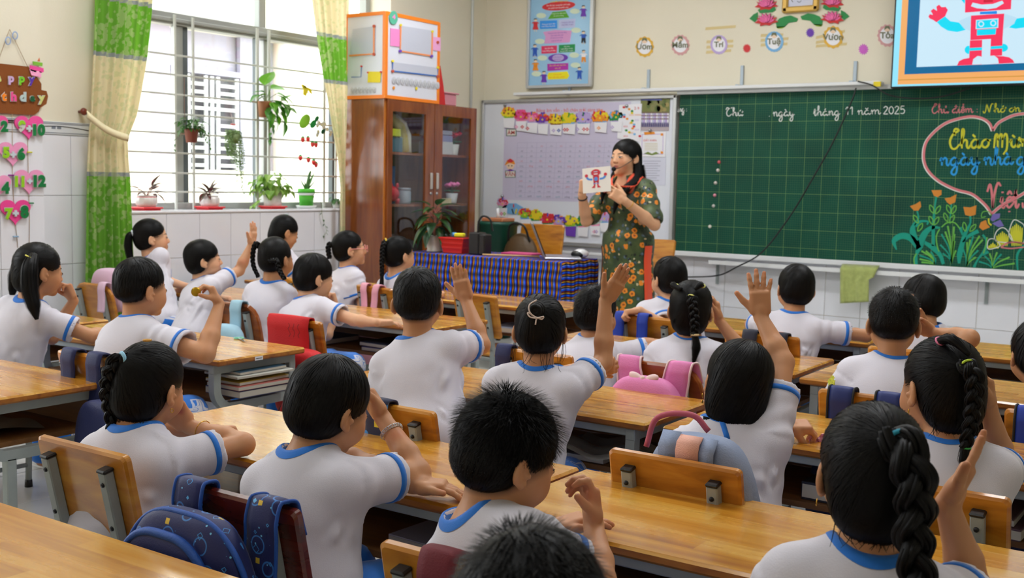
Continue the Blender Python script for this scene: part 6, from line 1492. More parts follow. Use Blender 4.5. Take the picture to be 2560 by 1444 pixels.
    if legs == 'sit':
        for sg in (-1,1):
            h=Pv+xr*sg*.062*s+V3(0,0,-.015);kn=h+Rt@V3(sg*.02,.25*s,-.03);kn[2]=.355;an=kn+Rt@V3(0,-.03,0);an[2]=.075;lg[sg]=(h,kn,an)
    elif legs == 'stand':
        for sg in (-1,1):
            h=Pv+xr*sg*.062*s;an=h.copy();an[2]=.07;kn=(h+an)/2+yf*.015;lg[sg]=(h,kn,an)
    for sg,(h,kn,an) in lg.items():
        F.cap(h,kn,.058*s,.042*s,.02);F.cap(kn,an,.040*s,.028*s,.015);F.cap(an+V3(0,0,-.035),an+yf*.11*s+V3(0,0,-.045),.024*s,.02*s,.012)
    F.run();V,Q=F.mesh();p.F=F
    X=(V-Hc)@Rh/hs;lip=np.exp(-((X[:,0]/.0165)**4+((X[:,2]+.063)/.0085)**4))*(X[:,1] > .06)
    bl=.55*np.exp(-(((np.abs(X[:,0])-.04)/.02)**2+((X[:,2]+.036)/.018)**2))*(X[:,1] > .03)
    for sd in 'LR':      # rosier finger tips
        for t in arms[sd][-1]: bl=np.maximum(bl,.5*np.exp(-(np.linalg.norm(V-t,axis=1)/.012)**2))
    p.bodyV=V;p.bodyQ=Q;p.mask=np.stack([lip,bl,np.zeros(len(V)),np.ones(len(V))],1);p.skin=SK[skin] if isinstance(skin,int) else skin
    p.lg=lg
    if shirt: uniform(p,s,build,seed,sleeve)
    return p
def folds(V,Nn,p,rg,n=10,amp=.006):
    """cloth folds: ridges along random drapes from the shoulders and waist."""
    d=np.zeros(len(V))
    for i in range(n):
        a=p.Pv+p.xr*rg.uniform(-.13,.13)*p.s+p.yf*rg.uniform(-.1,.1)+p.up*p.Lt*rg.uniform(.0,.55)
        src=p.S['L' if rg.random() < .5 else 'R'] if rg.random() < .6 else p.N+p.xr*rg.uniform(-.1,.1)-p.up*.1
        b=a+(src-a)*rg.uniform(.35,.8);ba=b-a;t=np.clip(((V-a)@ba)/(ba@ba),-.15,1.15);r=np.linalg.norm(V-a-t[:,None]*ba,axis=1);w_=rg.uniform(.006,.0135)
        d += amp*rg.uniform(.4,1.0)*np.exp(-(r/w_)**2)*np.sin(PI*np.clip((t+.15)/1.3,0,1))-amp*.45*np.exp(-((r-w_*1.9)/w_)**2)*np.sin(PI*np.clip((t+.15)/1.3,0,1))
    return d
def ray_in(F,o,e,r0,r1,n=48):
    """outermost surface along rays o+e*r, r from r0 (outside) down to r1."""
    rr=np.linspace(r0,r1,n);P=o[...,None,:]+e[...,None,:]*rr[:,None];D=F.sample(P);ins=D < 0
    j=np.argmax(ins,-1);ok=ins.any(-1) & (j > 0);j=np.clip(j,1,n-1)
    d0=np.take_along_axis(D,(j-1)[...,None],-1)[...,0];d1=np.take_along_axis(D,j[...,None],-1)[...,0]
    t=d0/(d0-d1+1e-9);return np.where(ok,rr[j-1]+(rr[j]-rr[j-1])*t,r1*.5+r0*.5),ok
def uniform(p,s,build,seed,sleeve):
    rg=np.random.default_rng(seed+50);F=Field(.0066 if p.q > 1 else (.0078 if p.q else .0105));N,Pv,up,T,Lt,xr,yf=p.N,p.Pv,p.up,p.T,p.Lt,p.xr,p.yf
    b=build
    F.ell(Pv+up*Lt*.70,(.119*s*b,.084*s*b,.150*s),T,.035);F.ell(Pv+up*Lt*.36+yf*.004,(.125*s*b,.098*s*b,.16*s),T,.05);F.ell(Pv+up*Lt*.02,(.133*s*b,.116*s*b,.108*s),T,.05)
    F.ell(N-up*.105*s-yf*.008,(.128*s*b,.066*s*b,.080*s),T,.04)
    for sd in 'LR': F.cap(N-up*.030*s,p.S[sd],.037*s,.036*s,.045)
    slv={}
    for sd in 'LR':
        S=p.S[sd];E=p.arms[sd][0];d=unit(E-S);Ls=np.linalg.norm(E-S)*sleeve;e=S+d*Ls;a=S-d*.01;ba=(S+d*(Ls+.05))-a;L2=ba@ba;r0,r1=.043*s*b,.0575*s*b
        def fn(x,y,z,a=a,ba=ba,L2=L2,e=e,d=d,r0=r0,r1=r1):
            px,py,pz=x-a[0],y-a[1],z-a[2];h=np.clip((px*ba[0]+py*ba[1]+pz*ba[2])/L2,0,1)
            return np.maximum(np.sqrt((px-ba[0]*h)**2+(py-ba[1]*h)**2+(pz-ba[2]*h)**2)-(r0+(r1-r0)*h),(x-e[0])*d[0]+(y-e[1])*d[1]+(z-e[2])*d[2])
        lo=np.minimum(S,e)-r1-.01;hi=np.maximum(S,e)+r1+.01;F.custom(fn,lo,hi,'u',.042*s);slv[sd]=(S,d,Ls,e)
    for sd in 'LR':
        S,d,Ls,e=slv[sd];F.cap(e-d*.014,e+d*.06,.0415*s*b,.050*s*b,.003,'s')
    F.cap(N-up*.012*s,N+up*.12,.0525*s,.058*s,.005,'s')
    F.run();V,Q=F.mesh();Nn=F.grad(V);d=folds(V,Nn,p,rg,44,.0120*s)
    dn=np.linalg.norm(V-N,axis=1);d *= np.clip((dn-.07)/.05,0,1)
    for sd in 'LR':
        S,dd,Ls,e=slv[sd];t=(V-S)@dd;rr=np.linalg.norm(V-S-t[:,None]*dd,axis=1);m_=(rr < .085*s) & (t > 0)
        d += np.where(m_,.0035*s*np.sin(t*95+rg.uniform(0,6)+2*np.sin(V[:,0]*40))*np.clip(1-(t/Ls),0,1),0);d *= np.where(m_ & (t > Ls-.055),np.clip((Ls-.02-t)/.035,0,1),1)
    V=V+Nn*d[:,None];p.shirt=np_mesh('shirt',V,Q,shirtm,p.root);p.SF=F
    # collar band lying on the shirt round the neck hole
    A=np.linspace(0,2*PI,49);e1=unit(np.cross(up,yf));rows=[]
    dirs=np.stack([xr*math.cos(t)+yf*math.sin(t) for t in A]);lip=None
    for k,r in enumerate((.0545,.0575,.0625,.0675)):
        o=N+dirs*r*s;h,ok=ray_in(F,o+up*0,np.tile(up,(len(A),1)),.075,-.10,60);h=np.where(ok & (np.abs(h) < .07),h,np.nan);hm=np.nanmedian(h) if np.isfinite(h).any() else 0.;h=np.where(np.isnan(h) | (np.abs(h-hm) > .035),hm,h)
        h=np.convolve(np.concatenate([h[-3:-1],h,h[1:3]]),np.ones(5)/5,'valid');pt=o+up*(h+.0022*s*(1 if 0 < k else .9))[:,None]
        if k == 0: rows.append(o-dirs*.003+up*(h-.014)[:,None])
        rows.append(pt)
    rows.append(rows[-1]+dirs*.0015-up*.004)
    MB().sheet(rows).build('collar',bluem,p.root)
    for sd in 'LR':
        S,dd,Ls,e=slv[sd];u=unit(np.cross(dd,(.2,.9,.31)));v=np.cross(dd,u);A=np.linspace(0,2*PI,33);D=np.stack([u*math.cos(t)+v*math.sin(t) for t in A]);rows=[]
        for k,t in enumerate((Ls-.0285*s,Ls-.0285*s,Ls-.022*s,Ls-.0155*s,Ls-.0155*s)):
            o=np.tile(S+dd*t,(len(A),1));r,ok=ray_in(F,o,D,.1*s,.03*s,40);r=np.where(ok,r,.055*s);rows.append(o+D*(r+(.0018 if 0 < k < 4 else -.001))[:,None])
        MB().sheet(rows).build('sleeve_band',bluem,p.root)
    p.slv=slv
    if p.lg:
        G=Field(.017);G.ell(Pv-V3(0,0,.006),(.108*s*b,.092*s*b,.08*s),p.T,.03)
        for sg,(h,kn,an) in p.lg.items(): G.cap(h,kn,.078*s,.062*s,.03);G.cap(kn,an,.060*s,.05*s,.02)
        G.run();p.TF=G;V,Q=G.mesh();st_=np.full(len(V),1.0)
        for sg,(h,kn,an) in p.lg.items():
            for a_,b_ in ((h,kn),(kn,an)):
                ba=b_-a_;t=((V-a_)@ba)/(ba@ba);pr=V-a_-t[:,None]*ba;rr=np.linalg.norm(pr,axis=1);ax=unit(ba);out=xr*sg;out=unit(out-ax*(out@ax));sd_=np.cross(ax,out)
                arc=np.arctan2(pr@sd_,pr@out)*.06;m_=(t >-.2) & (t < 1.2) & (rr < .1) & (pr@out > 0);st_=np.where(m_ & (np.abs(arc) < np.abs(st_)),arc,st_)
        np_mesh('trousers',V,Q,trouserm,p.root,attrs={'stripe': st_})
def finish_body(p):
    """skin well under clothes or hair is merged coarsely (nobody sees it), the surface stays one piece."""
    V,Q=p.bodyV,p.bodyQ;hid=np.zeros(len(V),bool)
    for nm,t in (('SF',-.007),('TF',-.012),('HF',-.006)):
        if hasattr(p,nm): hid |= getattr(p,nm).sample(V) < t
    key=np.floor(V/.022).astype(np.int64);key=key[:,0]*1000003+key[:,1]*10007+key[:,2];ids=np.arange(len(V))
    u,inv=np.unique(key[hid],return_inverse=True);cnt=np.bincount(inv);cen=np.stack([np.bincount(inv,V[hid][:,a])/cnt for a in range(3)],1)
    vis=~hid;new=np.empty(len(V),np.int64);new[vis]=np.arange(vis.sum());new[hid]=vis.sum()+inv
    V2=np.vstack([V[vis],cen]);M2=np.vstack([p.mask[vis],np.tile([0,0,0,1],(len(u),1))]);F_=new[Q]
    same=np.stack([F_[:,i] == F_[:,(i+1) % 4] for i in range(4)],1);ns=same.sum(1);bad=(F_[:,0] == F_[:,2]) | (F_[:,1] == F_[:,3])
    quads=F_[(ns == 0) & ~bad];tq=F_[(ns == 1) & ~bad];ts=same[(ns == 1) & ~bad];tri=np.array([[q[j] for j in range(4) if not s_[j]] for q,s_ in zip(tq,ts)],np.int64).reshape(-1,3)
    if len(tri): _,k=np.unique(np.sort(tri,1),axis=0,return_index=True);tri=tri[k]
    me=bpy.data.meshes.new('body');me.vertices.add(len(V2));me.vertices.foreach_set('co',V2.astype(np.float32).ravel());me.loops.add(quads.size+tri.size)
    me.loops.foreach_set('vertex_index',np.concatenate([quads.ravel(),tri.ravel()]).astype(np.int32));me.polygons.add(len(quads)+len(tri))
    me.polygons.foreach_set('loop_start',np.concatenate([np.arange(len(quads))*4,quads.size+np.arange(len(tri))*3]).astype(np.int32));me.polygons.foreach_set('use_smooth',np.ones(len(quads)+len(tri),bool))
    me.materials.append(p.skin);me.update(calc_edges=True);me.validate()
    at=me.attributes.new('mask','FLOAT_COLOR','POINT');at.data.foreach_set('color',M2.astype(np.float32).ravel())
    p.body=bpy.data.objects.new('body',me);C.objects.link(p.body);p.body.parent=p.root;return p.body
def face(p,look=0.0,closed=False):
    F,Rh,hs=p.F,p.Rh,p.hs;f=Rh@V3(0,1,0)
    def surf(x,z):
        o=p.Hc+Rh@(V3(x,0,z)*hs);r,ok=ray_in(F,o[None],f[None],.13*hs,.02*hs,80);return o+f*r[0]
    for sg in (-1,1):
        c=surf(sg*.0305,-.0105)-f*.0035*hs;R2=Rh@rotm(-sg*18)
        e=MB().ell(c,np.array((.0122,.0054,.0044))*hs,14,8,R2).build('eye',eyew,p.root)
        MB().ell(c+f*.0029*hs+Rh@V3(look*.002,0,0),np.array((.0064,.0036,.0046))*hs,10,8,R2).build('iris',eyeb,e)
        pts=[surf(sg*(.0305+x),-.0105+.0046-.35*x*x*100*.004+.0002)+f*.0006 for x in (-.013,-.007,0,.007,.0135)]
        MB().tube([q+Rh@V3(0,0,-.0008) for q in pts],[.0009*hs,.0016*hs,.0019*hs,.0018*hs,.0010*hs],6).build('eyelid_line',browm,e)
        bp=[surf(sg*(.030+x),.0085+z)+f*.0005 for x,z in ((-.016,0),(-.006,.003),(.006,.0035),(.018,-.001))]
        MB().tube(crom(bp,4),list(np.interp(np.linspace(0,1,13),[0,.3,1],[.0017,.0020,.0007])*hs),6).build('eyebrow',browm,p.root)
# ------------------------------------------------------------------ hair
def hair_cap(p,style,crown=.0,h=None):
    """scalp cap by style, returns (field, verts, normals)."""
    hs,Rh,g=p.hs,p.Rh,p.g;F=Field((.0052 if p.q > 1 else (.0062 if p.q else .0078)))
    el=lambda c,r,k=.012,op='u': F.ell(g(*c),np.array(r)*hs,Rh,k*hs,op)
    if style in ('girl','girl_low'):
        el((0,-.012,.022),(.0755,.0890,.0815));el((0,-.038,-.022),(.068,.058,.056),.02)
        if style == 'girl_low': el((0,-.045,-.055),(.060,.046,.045),.02)
        el((0,.116,-.032),(.086,.062,.094),.01,'s')
        for s in (-1,1): el((s*.080,.010,-.040),(.026,.034,.044),.008,'s')
    elif style == 'bowl':
        el((0,-.012,.024),(.0775,.0905,.0835));el((0,-.036,-.020),(.0715,.061,.062),.02);el((0,.115,-.040),(.082,.055,.088),.008,'s')
        for s in (-1,1): el((s*.092,.002,-.052),(.030,.036,.044),.008,'s')
    elif style == 'crop':
        el((0,-.012,.026),(.0790,.0930,.0840));el((0,-.040,-.018),(.071,.058,.054),.02);el((0,.112,-.036),(.084,.058,.086),.008,'s')
        for s in (-1,1): el((s*.090,.004,-.046),(.032,.040,.046),.008,'s')
    elif style == 'fade':
        el((0,-.012,.029),(.0755,.0900,.0810));el((0,-.042,-.008),(.066,.054,.046),.02);el((0,.110,-.030),(.086,.060,.082),.008,'s')
        for s in (-1,1): el((s*.092,.000,-.040),(.034,.05,.046),.012,'s')
    elif style == 'bob':
        el((0,-.012,.024),(.0790,.0925,.0840));el((0,-.032,-.050),(.0750,.056,.080),.03);el((0,.116,-.040),(.084,.058,.098),.01,'s')
        el((.0,.06,-.13),(.1,.075,.06),.01,'s')
    elif style == 'long':
        el((0,-.014,.022),(.0790,.0930,.0830));el((0,-.044,-.040),(.074,.058,.080),.02);el((0,.118,-.034),(.080,.062,.098),.01,'s')
    zc={'girl':-.062,'girl_low':-.088,'bowl':-.074,'crop':-.066,'fade':-.052,'long':-.13,'bob':-.116}[style]
    c=p.Hc+Rh@(V3(0,0,zc)*hs);n=Rh@unit(V3(0,.28,-1))
    F.custom(lambda x,y,z:-((x-c[0])*n[0]+(y-c[1])*n[1]+(z-c[2])*n[2]),p.Hc-.2*hs,p.Hc+.2*hs,'s',.006*hs)
    F.run();V,Q=F.mesh();return F,V,F.grad(V),Q
def build_hair(p,style,n=2200,tie=None,whorl=(0,-.045,.10),spike=0.0,width=.0011,length=.05,off=(.0008,.003),extra=None,part=None,jit=.25):
    F,V,Nn,Q=hair_cap(p,style);wv=p.g(*whorl);nq=int(n*(.95 if p.q > 1 else (.62 if p.q else .4)))
    if tie is None:
        dn=p.Rh@V3(0,.05,-1.0)
        flow=lambda P: (P-wv)/(np.linalg.norm(P-wv,axis=1,keepdims=True)+1e-6)*.9+dn*.35+np.cross(P-wv,p.Rh@V3(0,0,1))*3.0
    else:
        tv_=[p.g(*t) for t in tie]
        def flow(P):
            D=np.stack([np.linalg.norm(P-t,axis=1) for t in tv_],1);j=D.argmin(1);return np.stack(tv_)[j]-P
    SV,SQ=strands(F,V,Nn,nq,flow,5,length*p.hs,off,width*(.8 if p.q > 1 else 1.4),p.rg,spike=0,jit=jit)
    VV=[V-Nn*.0004,SV];QQ=[Q,SQ+len(V)]
    if spike:
        sv,sq=strands(F,V,Nn,int(nq*2.9),flow,3,spike,(.0,.001),width*.42,p.rg,spike=.5,keep=lambda P: ((P-p.Hc)@p.Rh)[:,2] >-.05*p.hs,lenf=lambda P: np.clip((((P-p.Hc)@p.Rh)[:,2]/p.hs+.03)/.09,.16,1))
        QQ.append(sq+sum(len(v) for v in VV));VV.append(sv)
    o=np_mesh('hair',np.vstack(VV),np.vstack(QQ),hairm2,p.root);p.hair=o;p.HF=F
    X=(p.bodyV-p.Hc)@p.Rh/p.hs       # dark tint of short hair on the scalp just past the cap edge
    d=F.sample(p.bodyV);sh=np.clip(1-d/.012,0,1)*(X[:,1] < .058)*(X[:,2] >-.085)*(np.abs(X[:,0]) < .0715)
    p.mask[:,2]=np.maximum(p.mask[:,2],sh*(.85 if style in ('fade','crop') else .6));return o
def wisps(p,n=14):
    """loose short hairs at the nape and in front of the ears."""
    wm=MB();rg=p.rg
    for k in range(n):
        if True: x=rg.uniform(-.055,.055);q0=p.g(x,-.052-.012*(1-(x/.055)**2),-.060);q1=q0+p.Rh@V3(rg.normal(0,.006),-.004,-.020-.012*rg.random());q2=q1+p.Rh@V3(rg.normal(0,.008),.002,-.016)
        wm.tube(crom([q0,q1,q2],3),[.0009,.0009,.0008,.0007,.0006,.0004,.0003],4)
    wm.build('loose_hair',hairm2,p.root)
# ================================================================== THE CHILDREN
TEACH=V3(-3.5,6.5,1.42)
def hc(px,top,Y,hs=1.0):
    q=atY(px,top,Y);return q-V3(0,0,.104*hs)
RTv=V3(*_rt0);AWAY=V3(_fw[0],_fw[1],0);UPv=V3(0,0,1)
tie_col=lambda n,c: M('tie_'+n,c,.6)
def tie(p,c,ax,r,th,mt): return ring('hair_tie',c,ax,r,th,mt,p.root)
def rel(p,*pts): return [q-p.O for q in pts]
def earring(p,sg,drop=False):
    c=p.g(sg*.079,-.004,-.054);gold=M('gold',(206,160,70),.25,metal=1)
    e=ring('earring',c,p.xr,.005*p.hs,.001,gold,p.root)
    if drop: MB().ell(c+V3(0,0,-.016),(.003,.003,.005),8,6).build('pendant',gold,e)
def tail_end(p,pts,r,n=60): mb=MB();tail_mesh(mb,pts,r,p.rg,n,.0013 if p.q else .002);return mb.build('ponytail',hairm2,p.root)
def braid(p,pts,r,pitch=.036,taper=.65): mb=MB();braid_mesh(mb,pts,r,pitch,taper);return mb.build('braid',hairm2,p.root)
# --- Ba: girl with the gold bangle, chin on her hand
p=person('girl with a side braid, light blue tie and gold bangle, chin on her hand',hc(375,852,1.70),14,12,4,hs=.98,q=2,skin=0,tyaw=4,seed=11,nape=(0,-.018,-.148),pel=(-2.19,1.60,.385),
    R=(atY(608,1110,1.85),atY(474,1066,1.83),'relax',-RTv*.75+UPv*.62,V3(.1,-.9,.35)),L=(V3(-2.38,1.80,.60),V3(-2.20,1.87,.598),'curl',RTv*.95+AWAY*.3,V3(0,-.3,-1)))
tp=atY(313,897,1.63)-p.O;build_hair(p,'girl_low',4500,tie=[tuple((p.Rh.T@(tp-p.Hc))/p.hs)],length=.075)
b_=rel(p,*[atY(x,y,Y) for x,y,Y in ((318,896,1.64),(296,900,1.62),(276,930,1.61),(268,985,1.61),(276,1040,1.61),(280,1085,1.61))]);braid(p,b_,.022,.042,.55)
tail_end(p,rel(p,atY(280,1085,1.61),atY(276,1105,1.61),atY(264,1122,1.60)),(.009,.011,.003),40)
tie(p,tp+unit(b_[1]-b_[0])*.006,b_[1]-b_[0],.0155,.0048,tie_col('light_blue',(150,206,236)));tie(p,b_[-1],b_[-1]-b_[-2],.009,.0022,tie_col('clear',(206,206,210)))
tie(p,atY(368,850,1.66)-p.O,UPv,.008,.0028,tie_col('amber',(206,150,60)));wisps(p,26);earring(p,1);finish_body(p);face(p,1)
w_=p.arms['R'];ax=unit(w_[1]-w_[0]);ring('bangle',w_[1]-ax*.045,ax,.0275,.0013,M('gold',(206,160,70),.25,metal=1),p.root,.95)
# --- Bb: boy with the silver bracelet
p=person('boy with a glossy bowl cut and silver chain bracelet, hand raised to his brow',hc(826,889,1.72),-6,16,5,hs=1.0,q=2,skin=1,tyaw=2,seed=12,pel=(-1.60,1.60,.385),
    R=(atZ(1044,1180,.607),atY(958,1046,1.90),'relax',-RTv*.55+UPv*.75+AWAY*.25,-RTv*.8-AWAY*.5-UPv*.2),L=(atZ(880,1150,.61),atZ(1034,1212,.588),'flat',RTv*.9-AWAY*.1,V3(0,0,-1)))
build_hair(p,'bowl',5200,length=.085,whorl=(0,-.035,.11),off=(.0008,.0035));finish_body(p);face(p,1)
w_=p.arms['R'];ax=unit(w_[1]-w_[0]);c_=w_[1]-ax*.042;u=unit(np.cross(ax,UPv));v=np.cross(ax,u);o_=None
br=MB()
for k in range(26):
    t=2*PI*k/26;q=c_+(u*math.cos(t)+v*math.sin(t)*.95)*.0265;tg=unit(-u*math.sin(t)+v*math.cos(t));br.tube([q+(tg*math.cos(a)*.0048+ax*math.sin(a)*.0034+unit(q-c_)*math.sin(a)*.0015) for a in np.linspace(0,2*PI,9)[:-1]],.0011,5,closed=True)
br.build('bracelet',M('silver',(200,200,206),.22,metal=1),p.root)
# --- Bc: boy with spiky hair
p=person('boy with spiky black hair seen from behind, fingers at his mouth',hc(1272,990,1.62),-25,16,2,hs=1.03,q=2,skin=0,tyaw=-8,seed=13,pel=(-1.02,1.56,.385),
    R=(atY(1500,1452,1.66),atY(1484,1312,1.76),'claw',UPv*.92-RTv*.12+AWAY*.1,-RTv*.9-AWAY*.25,{0: (22,66,26),1: (30,62,26),2: (42,66,30),3: (52,60,30)}))
build_hair(p,'crop',3600,length=.05,whorl=(-.012,-.030,.105),spike=.030,off=(.001,.004),jit=.45);finish_body(p);face(p,1)
# --- Bd: girl with the long braid
p=person('girl with a long thick braid and turquoise hair tie, one hand raised beside her head',hc(2190,1003,1.66),24,2,0,hs=1.0,q=2,skin=1,tyaw=18,seed=14,pel=(-.47,1.56,.385),
    R=(atY(2430,1470,1.80),atY(2368,1262,1.78),'straight',RTv*.42+UPv*.88,-RTv*.85+AWAY*.35))
tp=atY(2236,1094,1.575)-p.O;build_hair(p,'girl_low',5000,tie=[tuple((p.Rh.T@(tp-p.Hc))/p.hs)],length=.08)
b_=rel(p,*[atY(x,y,Y) for x,y,Y in ((2236,1096,1.575),(2262,1120,1.56),(2282,1180,1.55),(2290,1260,1.55),(2285,1340,1.55),(2292,1420,1.545),(2300,1500,1.54))]);braid(p,b_,.029,.066,.85)
tie(p,b_[0]*.7+b_[1]*.3,b_[1]-b_[0],.0175,.0036,tie_col('turquoise',(40,160,190)));wisps(p,26);earring(p,-1);finish_body(p);face(p)
# --- A: the head at the bottom edge
p=person('child nearest the camera, only the soft dark crown of hair showing at the bottom edge',hc(1338,1330,.96,1.0),20,10,0,hs=1.0,q=1,skin=0,seed=15,pel=(-.80,.52,.33),s=.98)
build_hair(p,'crop',3200,length=.06,whorl=(-.02,-.03,.11),spike=.02,off=(.001,.005),jit=.5);finish_body(p);face(p)
# --- Ca: girl with the long loose ponytail
p=person('girl with a long loose ponytail and thin yellow tie, hand at her mouth',hc(96,607,2.60),-10,8,0,hs=1.02,q=1,skin=1,tyaw=2,seed=21,pel=(-4.10,2.46,.385),
    R=(atY(200,842,2.60),atZ(262,828,.597),'flat',RTv,V3(0,0,-1)),L=(atY(190,812,2.72),atY(184,752,2.72),'curl',UPv*.9-RTv*.35,-RTv*.7-AWAY*.6))
tp=atY(82,645,2.53)-p.O;build_hair(p,'girl_low',2200,tie=[tuple((p.Rh.T@(tp-p.Hc))/p.hs)],length=.075)
tail_end(p,rel(p,*[atY(x,y,Y) for x,y,Y in ((84,640,2.54),(74,670,2.50),(74,720,2.49),(84,765,2.49),(92,798,2.49))]),(.018,.030,.033,.026,.008),130)
tail_end(p,rel(p,*[atY(x,y,Y) for x,y,Y in ((48,650,2.56),(36,690,2.55),(32,725,2.55),(28,745,2.55))]),(.02,.024,.018,.004),50)
tie(p,tp+V3(0,-.012,.004),V3(-.2,-.4,-.8),.0175,.0028,tie_col('yellow',(216,210,90)));finish_body(p);face(p,1)
# --- Cb: boy with the coin
p=person('sturdy boy with a short black crop holding up a gold coin',hc(352,648,2.62),-6,3,0,hs=1.05,q=1,skin=0,tyaw=-4,seed=22,pel=(-3.42,2.50,.385),build=1.22,
    R=(atZ(514,884,.612),atY(548,760,2.76),'pinch',UPv*.86-RTv*.42,-RTv*.75-UPv*.35-AWAY*.2))
build_hair(p,'fade',1900,length=.035,off=(.0006,.0022));finish_body(p);face(p,1)
tpz=(p.arms['R'][-1][0]+p.arms['R'][-1][4])/2+p.O
cn=empty('gold_coin',tpz,0,'gold chocolate coin held between the fingers of the sturdy boy','coin')
nrm=unit(-AWAY+RTv*.2);cm_=M('gold_foil',(200,160,44),.3,metal=.8)
MB().tube([-nrm*.0018-RTv*.012+UPv*.006,nrm*.0018-RTv*.012+UPv*.006],.0175,24).tube([nrm*.0018-RTv*.012+UPv*.006,nrm*.0026-RTv*.012+UPv*.006],[.0145,.013],24).build('disc',cm_,cn)
# --- Cc: crew cut boy, arm up
p=person('boy with a crew cut half standing with a raised flat hand, seen from behind',hc(1046,668,2.70),31,-4,0,hs=1.0,q=1,skin=1,tyaw=14,seed=23,pel=(-2.06,2.60,.46),spread=1.08,
    R=(atY(1204,862,2.86),atY(1166,752,2.90),'straight',UPv*.96-RTv*.27,AWAY*.9+RTv*.3))
build_hair(p,'fade',2000,length=.022,off=(.0004,.0016),jit=.6);finish_body(p);face(p)
# --- Cd: girl with the bun, arm up
p=person('girl with a small bun and white ribbon tie, arm raised with bent wrist',hc(1352,732,2.72),31,4,0,hs=.98,q=1,skin=1,tyaw=16,seed=24,pel=(-1.72,2.58,.385),
    R=(atY(1508,905,2.86),atY(1513,752,2.90),'straight',RTv*.5+UPv*.82-AWAY*.1,AWAY*.75-RTv*.5),L=(atY(1390,950,2.92),atY(1478,912,2.97),'curl',RTv,AWAY))
bp=p.g(-.012,-.080,.058);build_hair(p,'girl',2200,tie=[(-.012,-.080,.058)],length=.07)
mb=MB()
for k in range(3): mb.tube([bp+p.Rh@(V3(math.cos(t)*(.021-.005*k),-.010-.008*k,math.sin(t)*(.021-.005*k)))*p.hs for t in np.linspace(0,2*PI,19)[:-1]],.0095,8,closed=True)
mb.ell(bp+p.Rh@V3(0,-.018,0),(.02,.016,.02),12,8,p.Rh);mb.build('bun',hairm2,p.root)
rib=tie_col('white_ribbon',(226,206,196));MB().tube(crom([bp+p.Rh@V3(*q) for q in ((.004,-.034,.03),(-.016,-.036,.016),(-.014,-.038,-.006),(.006,-.036,-.022))],5),.0022,6).tube(crom([bp+p.Rh@V3(*q) for q in ((.006,-.036,-.022),(-.014,-.04,-.018),(-.02,-.036,-.006),(.006,-.036,-.02),(.024,-.036,-.016),(.02,-.034,-.024),(.006,-.036,-.022),(.002,-.036,-.04))],4),.0022,6).build('hair_tie',rib,p.root)
rg=np.random.default_rng(5);wm=MB()
for k in range(14):
    x=rg.uniform(-.06,.06);q0=p.g(x,-.055-.02*rg.random(),-.05);q1=q0+p.Rh@V3(rg.normal(0,.012),-.01,-.035-.03*rg.random());q2=q1+p.Rh@V3(rg.normal(0,.012),-.006,-.012);wm.tube(crom([q0,q1,q2],3),[.0006]*6+[.0003],4)
for k in range(10):
    sg=1 if k % 2 else -1;q0=p.g(sg*.07,.02-.02*rg.random(),-.02);q1=q0+p.Rh@V3(sg*.004+rg.normal(0,.006),0,-.05);q2=q1+p.Rh@V3(rg.normal(0,.008),0,-.03);wm.tube(crom([q0,q1,q2],3),[.0006]*6+[.0003],4)
wm.build('loose_hair',hairm2,p.root);finish_body(p);face(p)
# --- Ce: girl in the V neck shirt
p=person('girl with straight shoulder length hair, open hand raised, pink wrapper in the other',hc(1848,852,2.66),36,8,12,hs=1.03,q=2,skin=0,tyaw=20,seed=25,pel=(-1.05,2.52,.385),lean=.1,
    R=(atY(1958,905,2.78),atY(1902,792,2.82),'open',UPv*.98-RTv*.08,AWAY*.95+RTv*.15),L=(atZ(1885,1090,.615),atZ(1962,1066,.600),'pinch',RTv*.97+AWAY*.1,V3(.0,.35,-.9)))
build_hair(p,'bob',5600,length=.12,whorl=(.01,-.01,.135),off=(.001,.004),jit=.12)
tail_end(p,[p.g(-.055,-.030,-.105),p.g(-.058,-.034,-.140),p.g(-.052,-.036,-.175)],(.016,.010,.002),50)
wisps(p,26);earring(p,-1,True);finish_body(p);face(p)
wz2=p.arms['L'][-1][0]+p.O
wr=empty('candy_wrapper',wz2,0,'crumpled shiny pink candy wrapper between the fingers of the girl with straight hair','wrapper');wmb=MB()
wmb.sheet([[RTv*(u*.046-.004)+UPv*((v-.5)*.042+.006+.006*math.sin(u*11+v*5))+AWAY*(.006*math.sin(u*17+v*9)) for u in np.linspace(0,1,9)] for v in np.linspace(0,1,8)],sm=False,th=.001);wmb.build('foil',M('pink_foil',(230,170,200),.2,metal=.5),wr)
# --- Cf: girl with green and lime ties
p=person('girl with a lime hair tie and green tipped braid, hand at her ear',hc(2360,848,2.62),46,6,0,hs=1.08,q=2,skin=1,tyaw=22,seed=26,pel=(-.52,2.48,.385),
    R=(atZ(2512,1168,.612),atY(2472,1020,2.70),'relax',UPv*.95-RTv*.16,-RTv*.9+AWAY*.1))
tp=atY(2412,912,2.53)-p.O;build_hair(p,'girl_low',2800,tie=[tuple((p.Rh.T@(tp-p.Hc))/p.hs)],length=.08)
b_=rel(p,*[atY(x,y,Y) for x,y,Y in ((2412,912,2.53),(2432,930,2.51),(2436,985,2.50),(2428,1050,2.50),(2414,1118,2.50))]);braid(p,b_,.021,.042,.7)
tail_end(p,rel(p,atY(2414,1118,2.50),atY(2412,1150,2.50),atY(2414,1200,2.50)),(.010,.014,.003),50)
tie(p,b_[0]*.75+b_[1]*.25,b_[1]-b_[0],.0165,.003,tie_col('lime',(196,222,60)));tie(p,b_[-1],b_[-1]-b_[-2],.0095,.0026,tie_col('green',(60,170,80)))
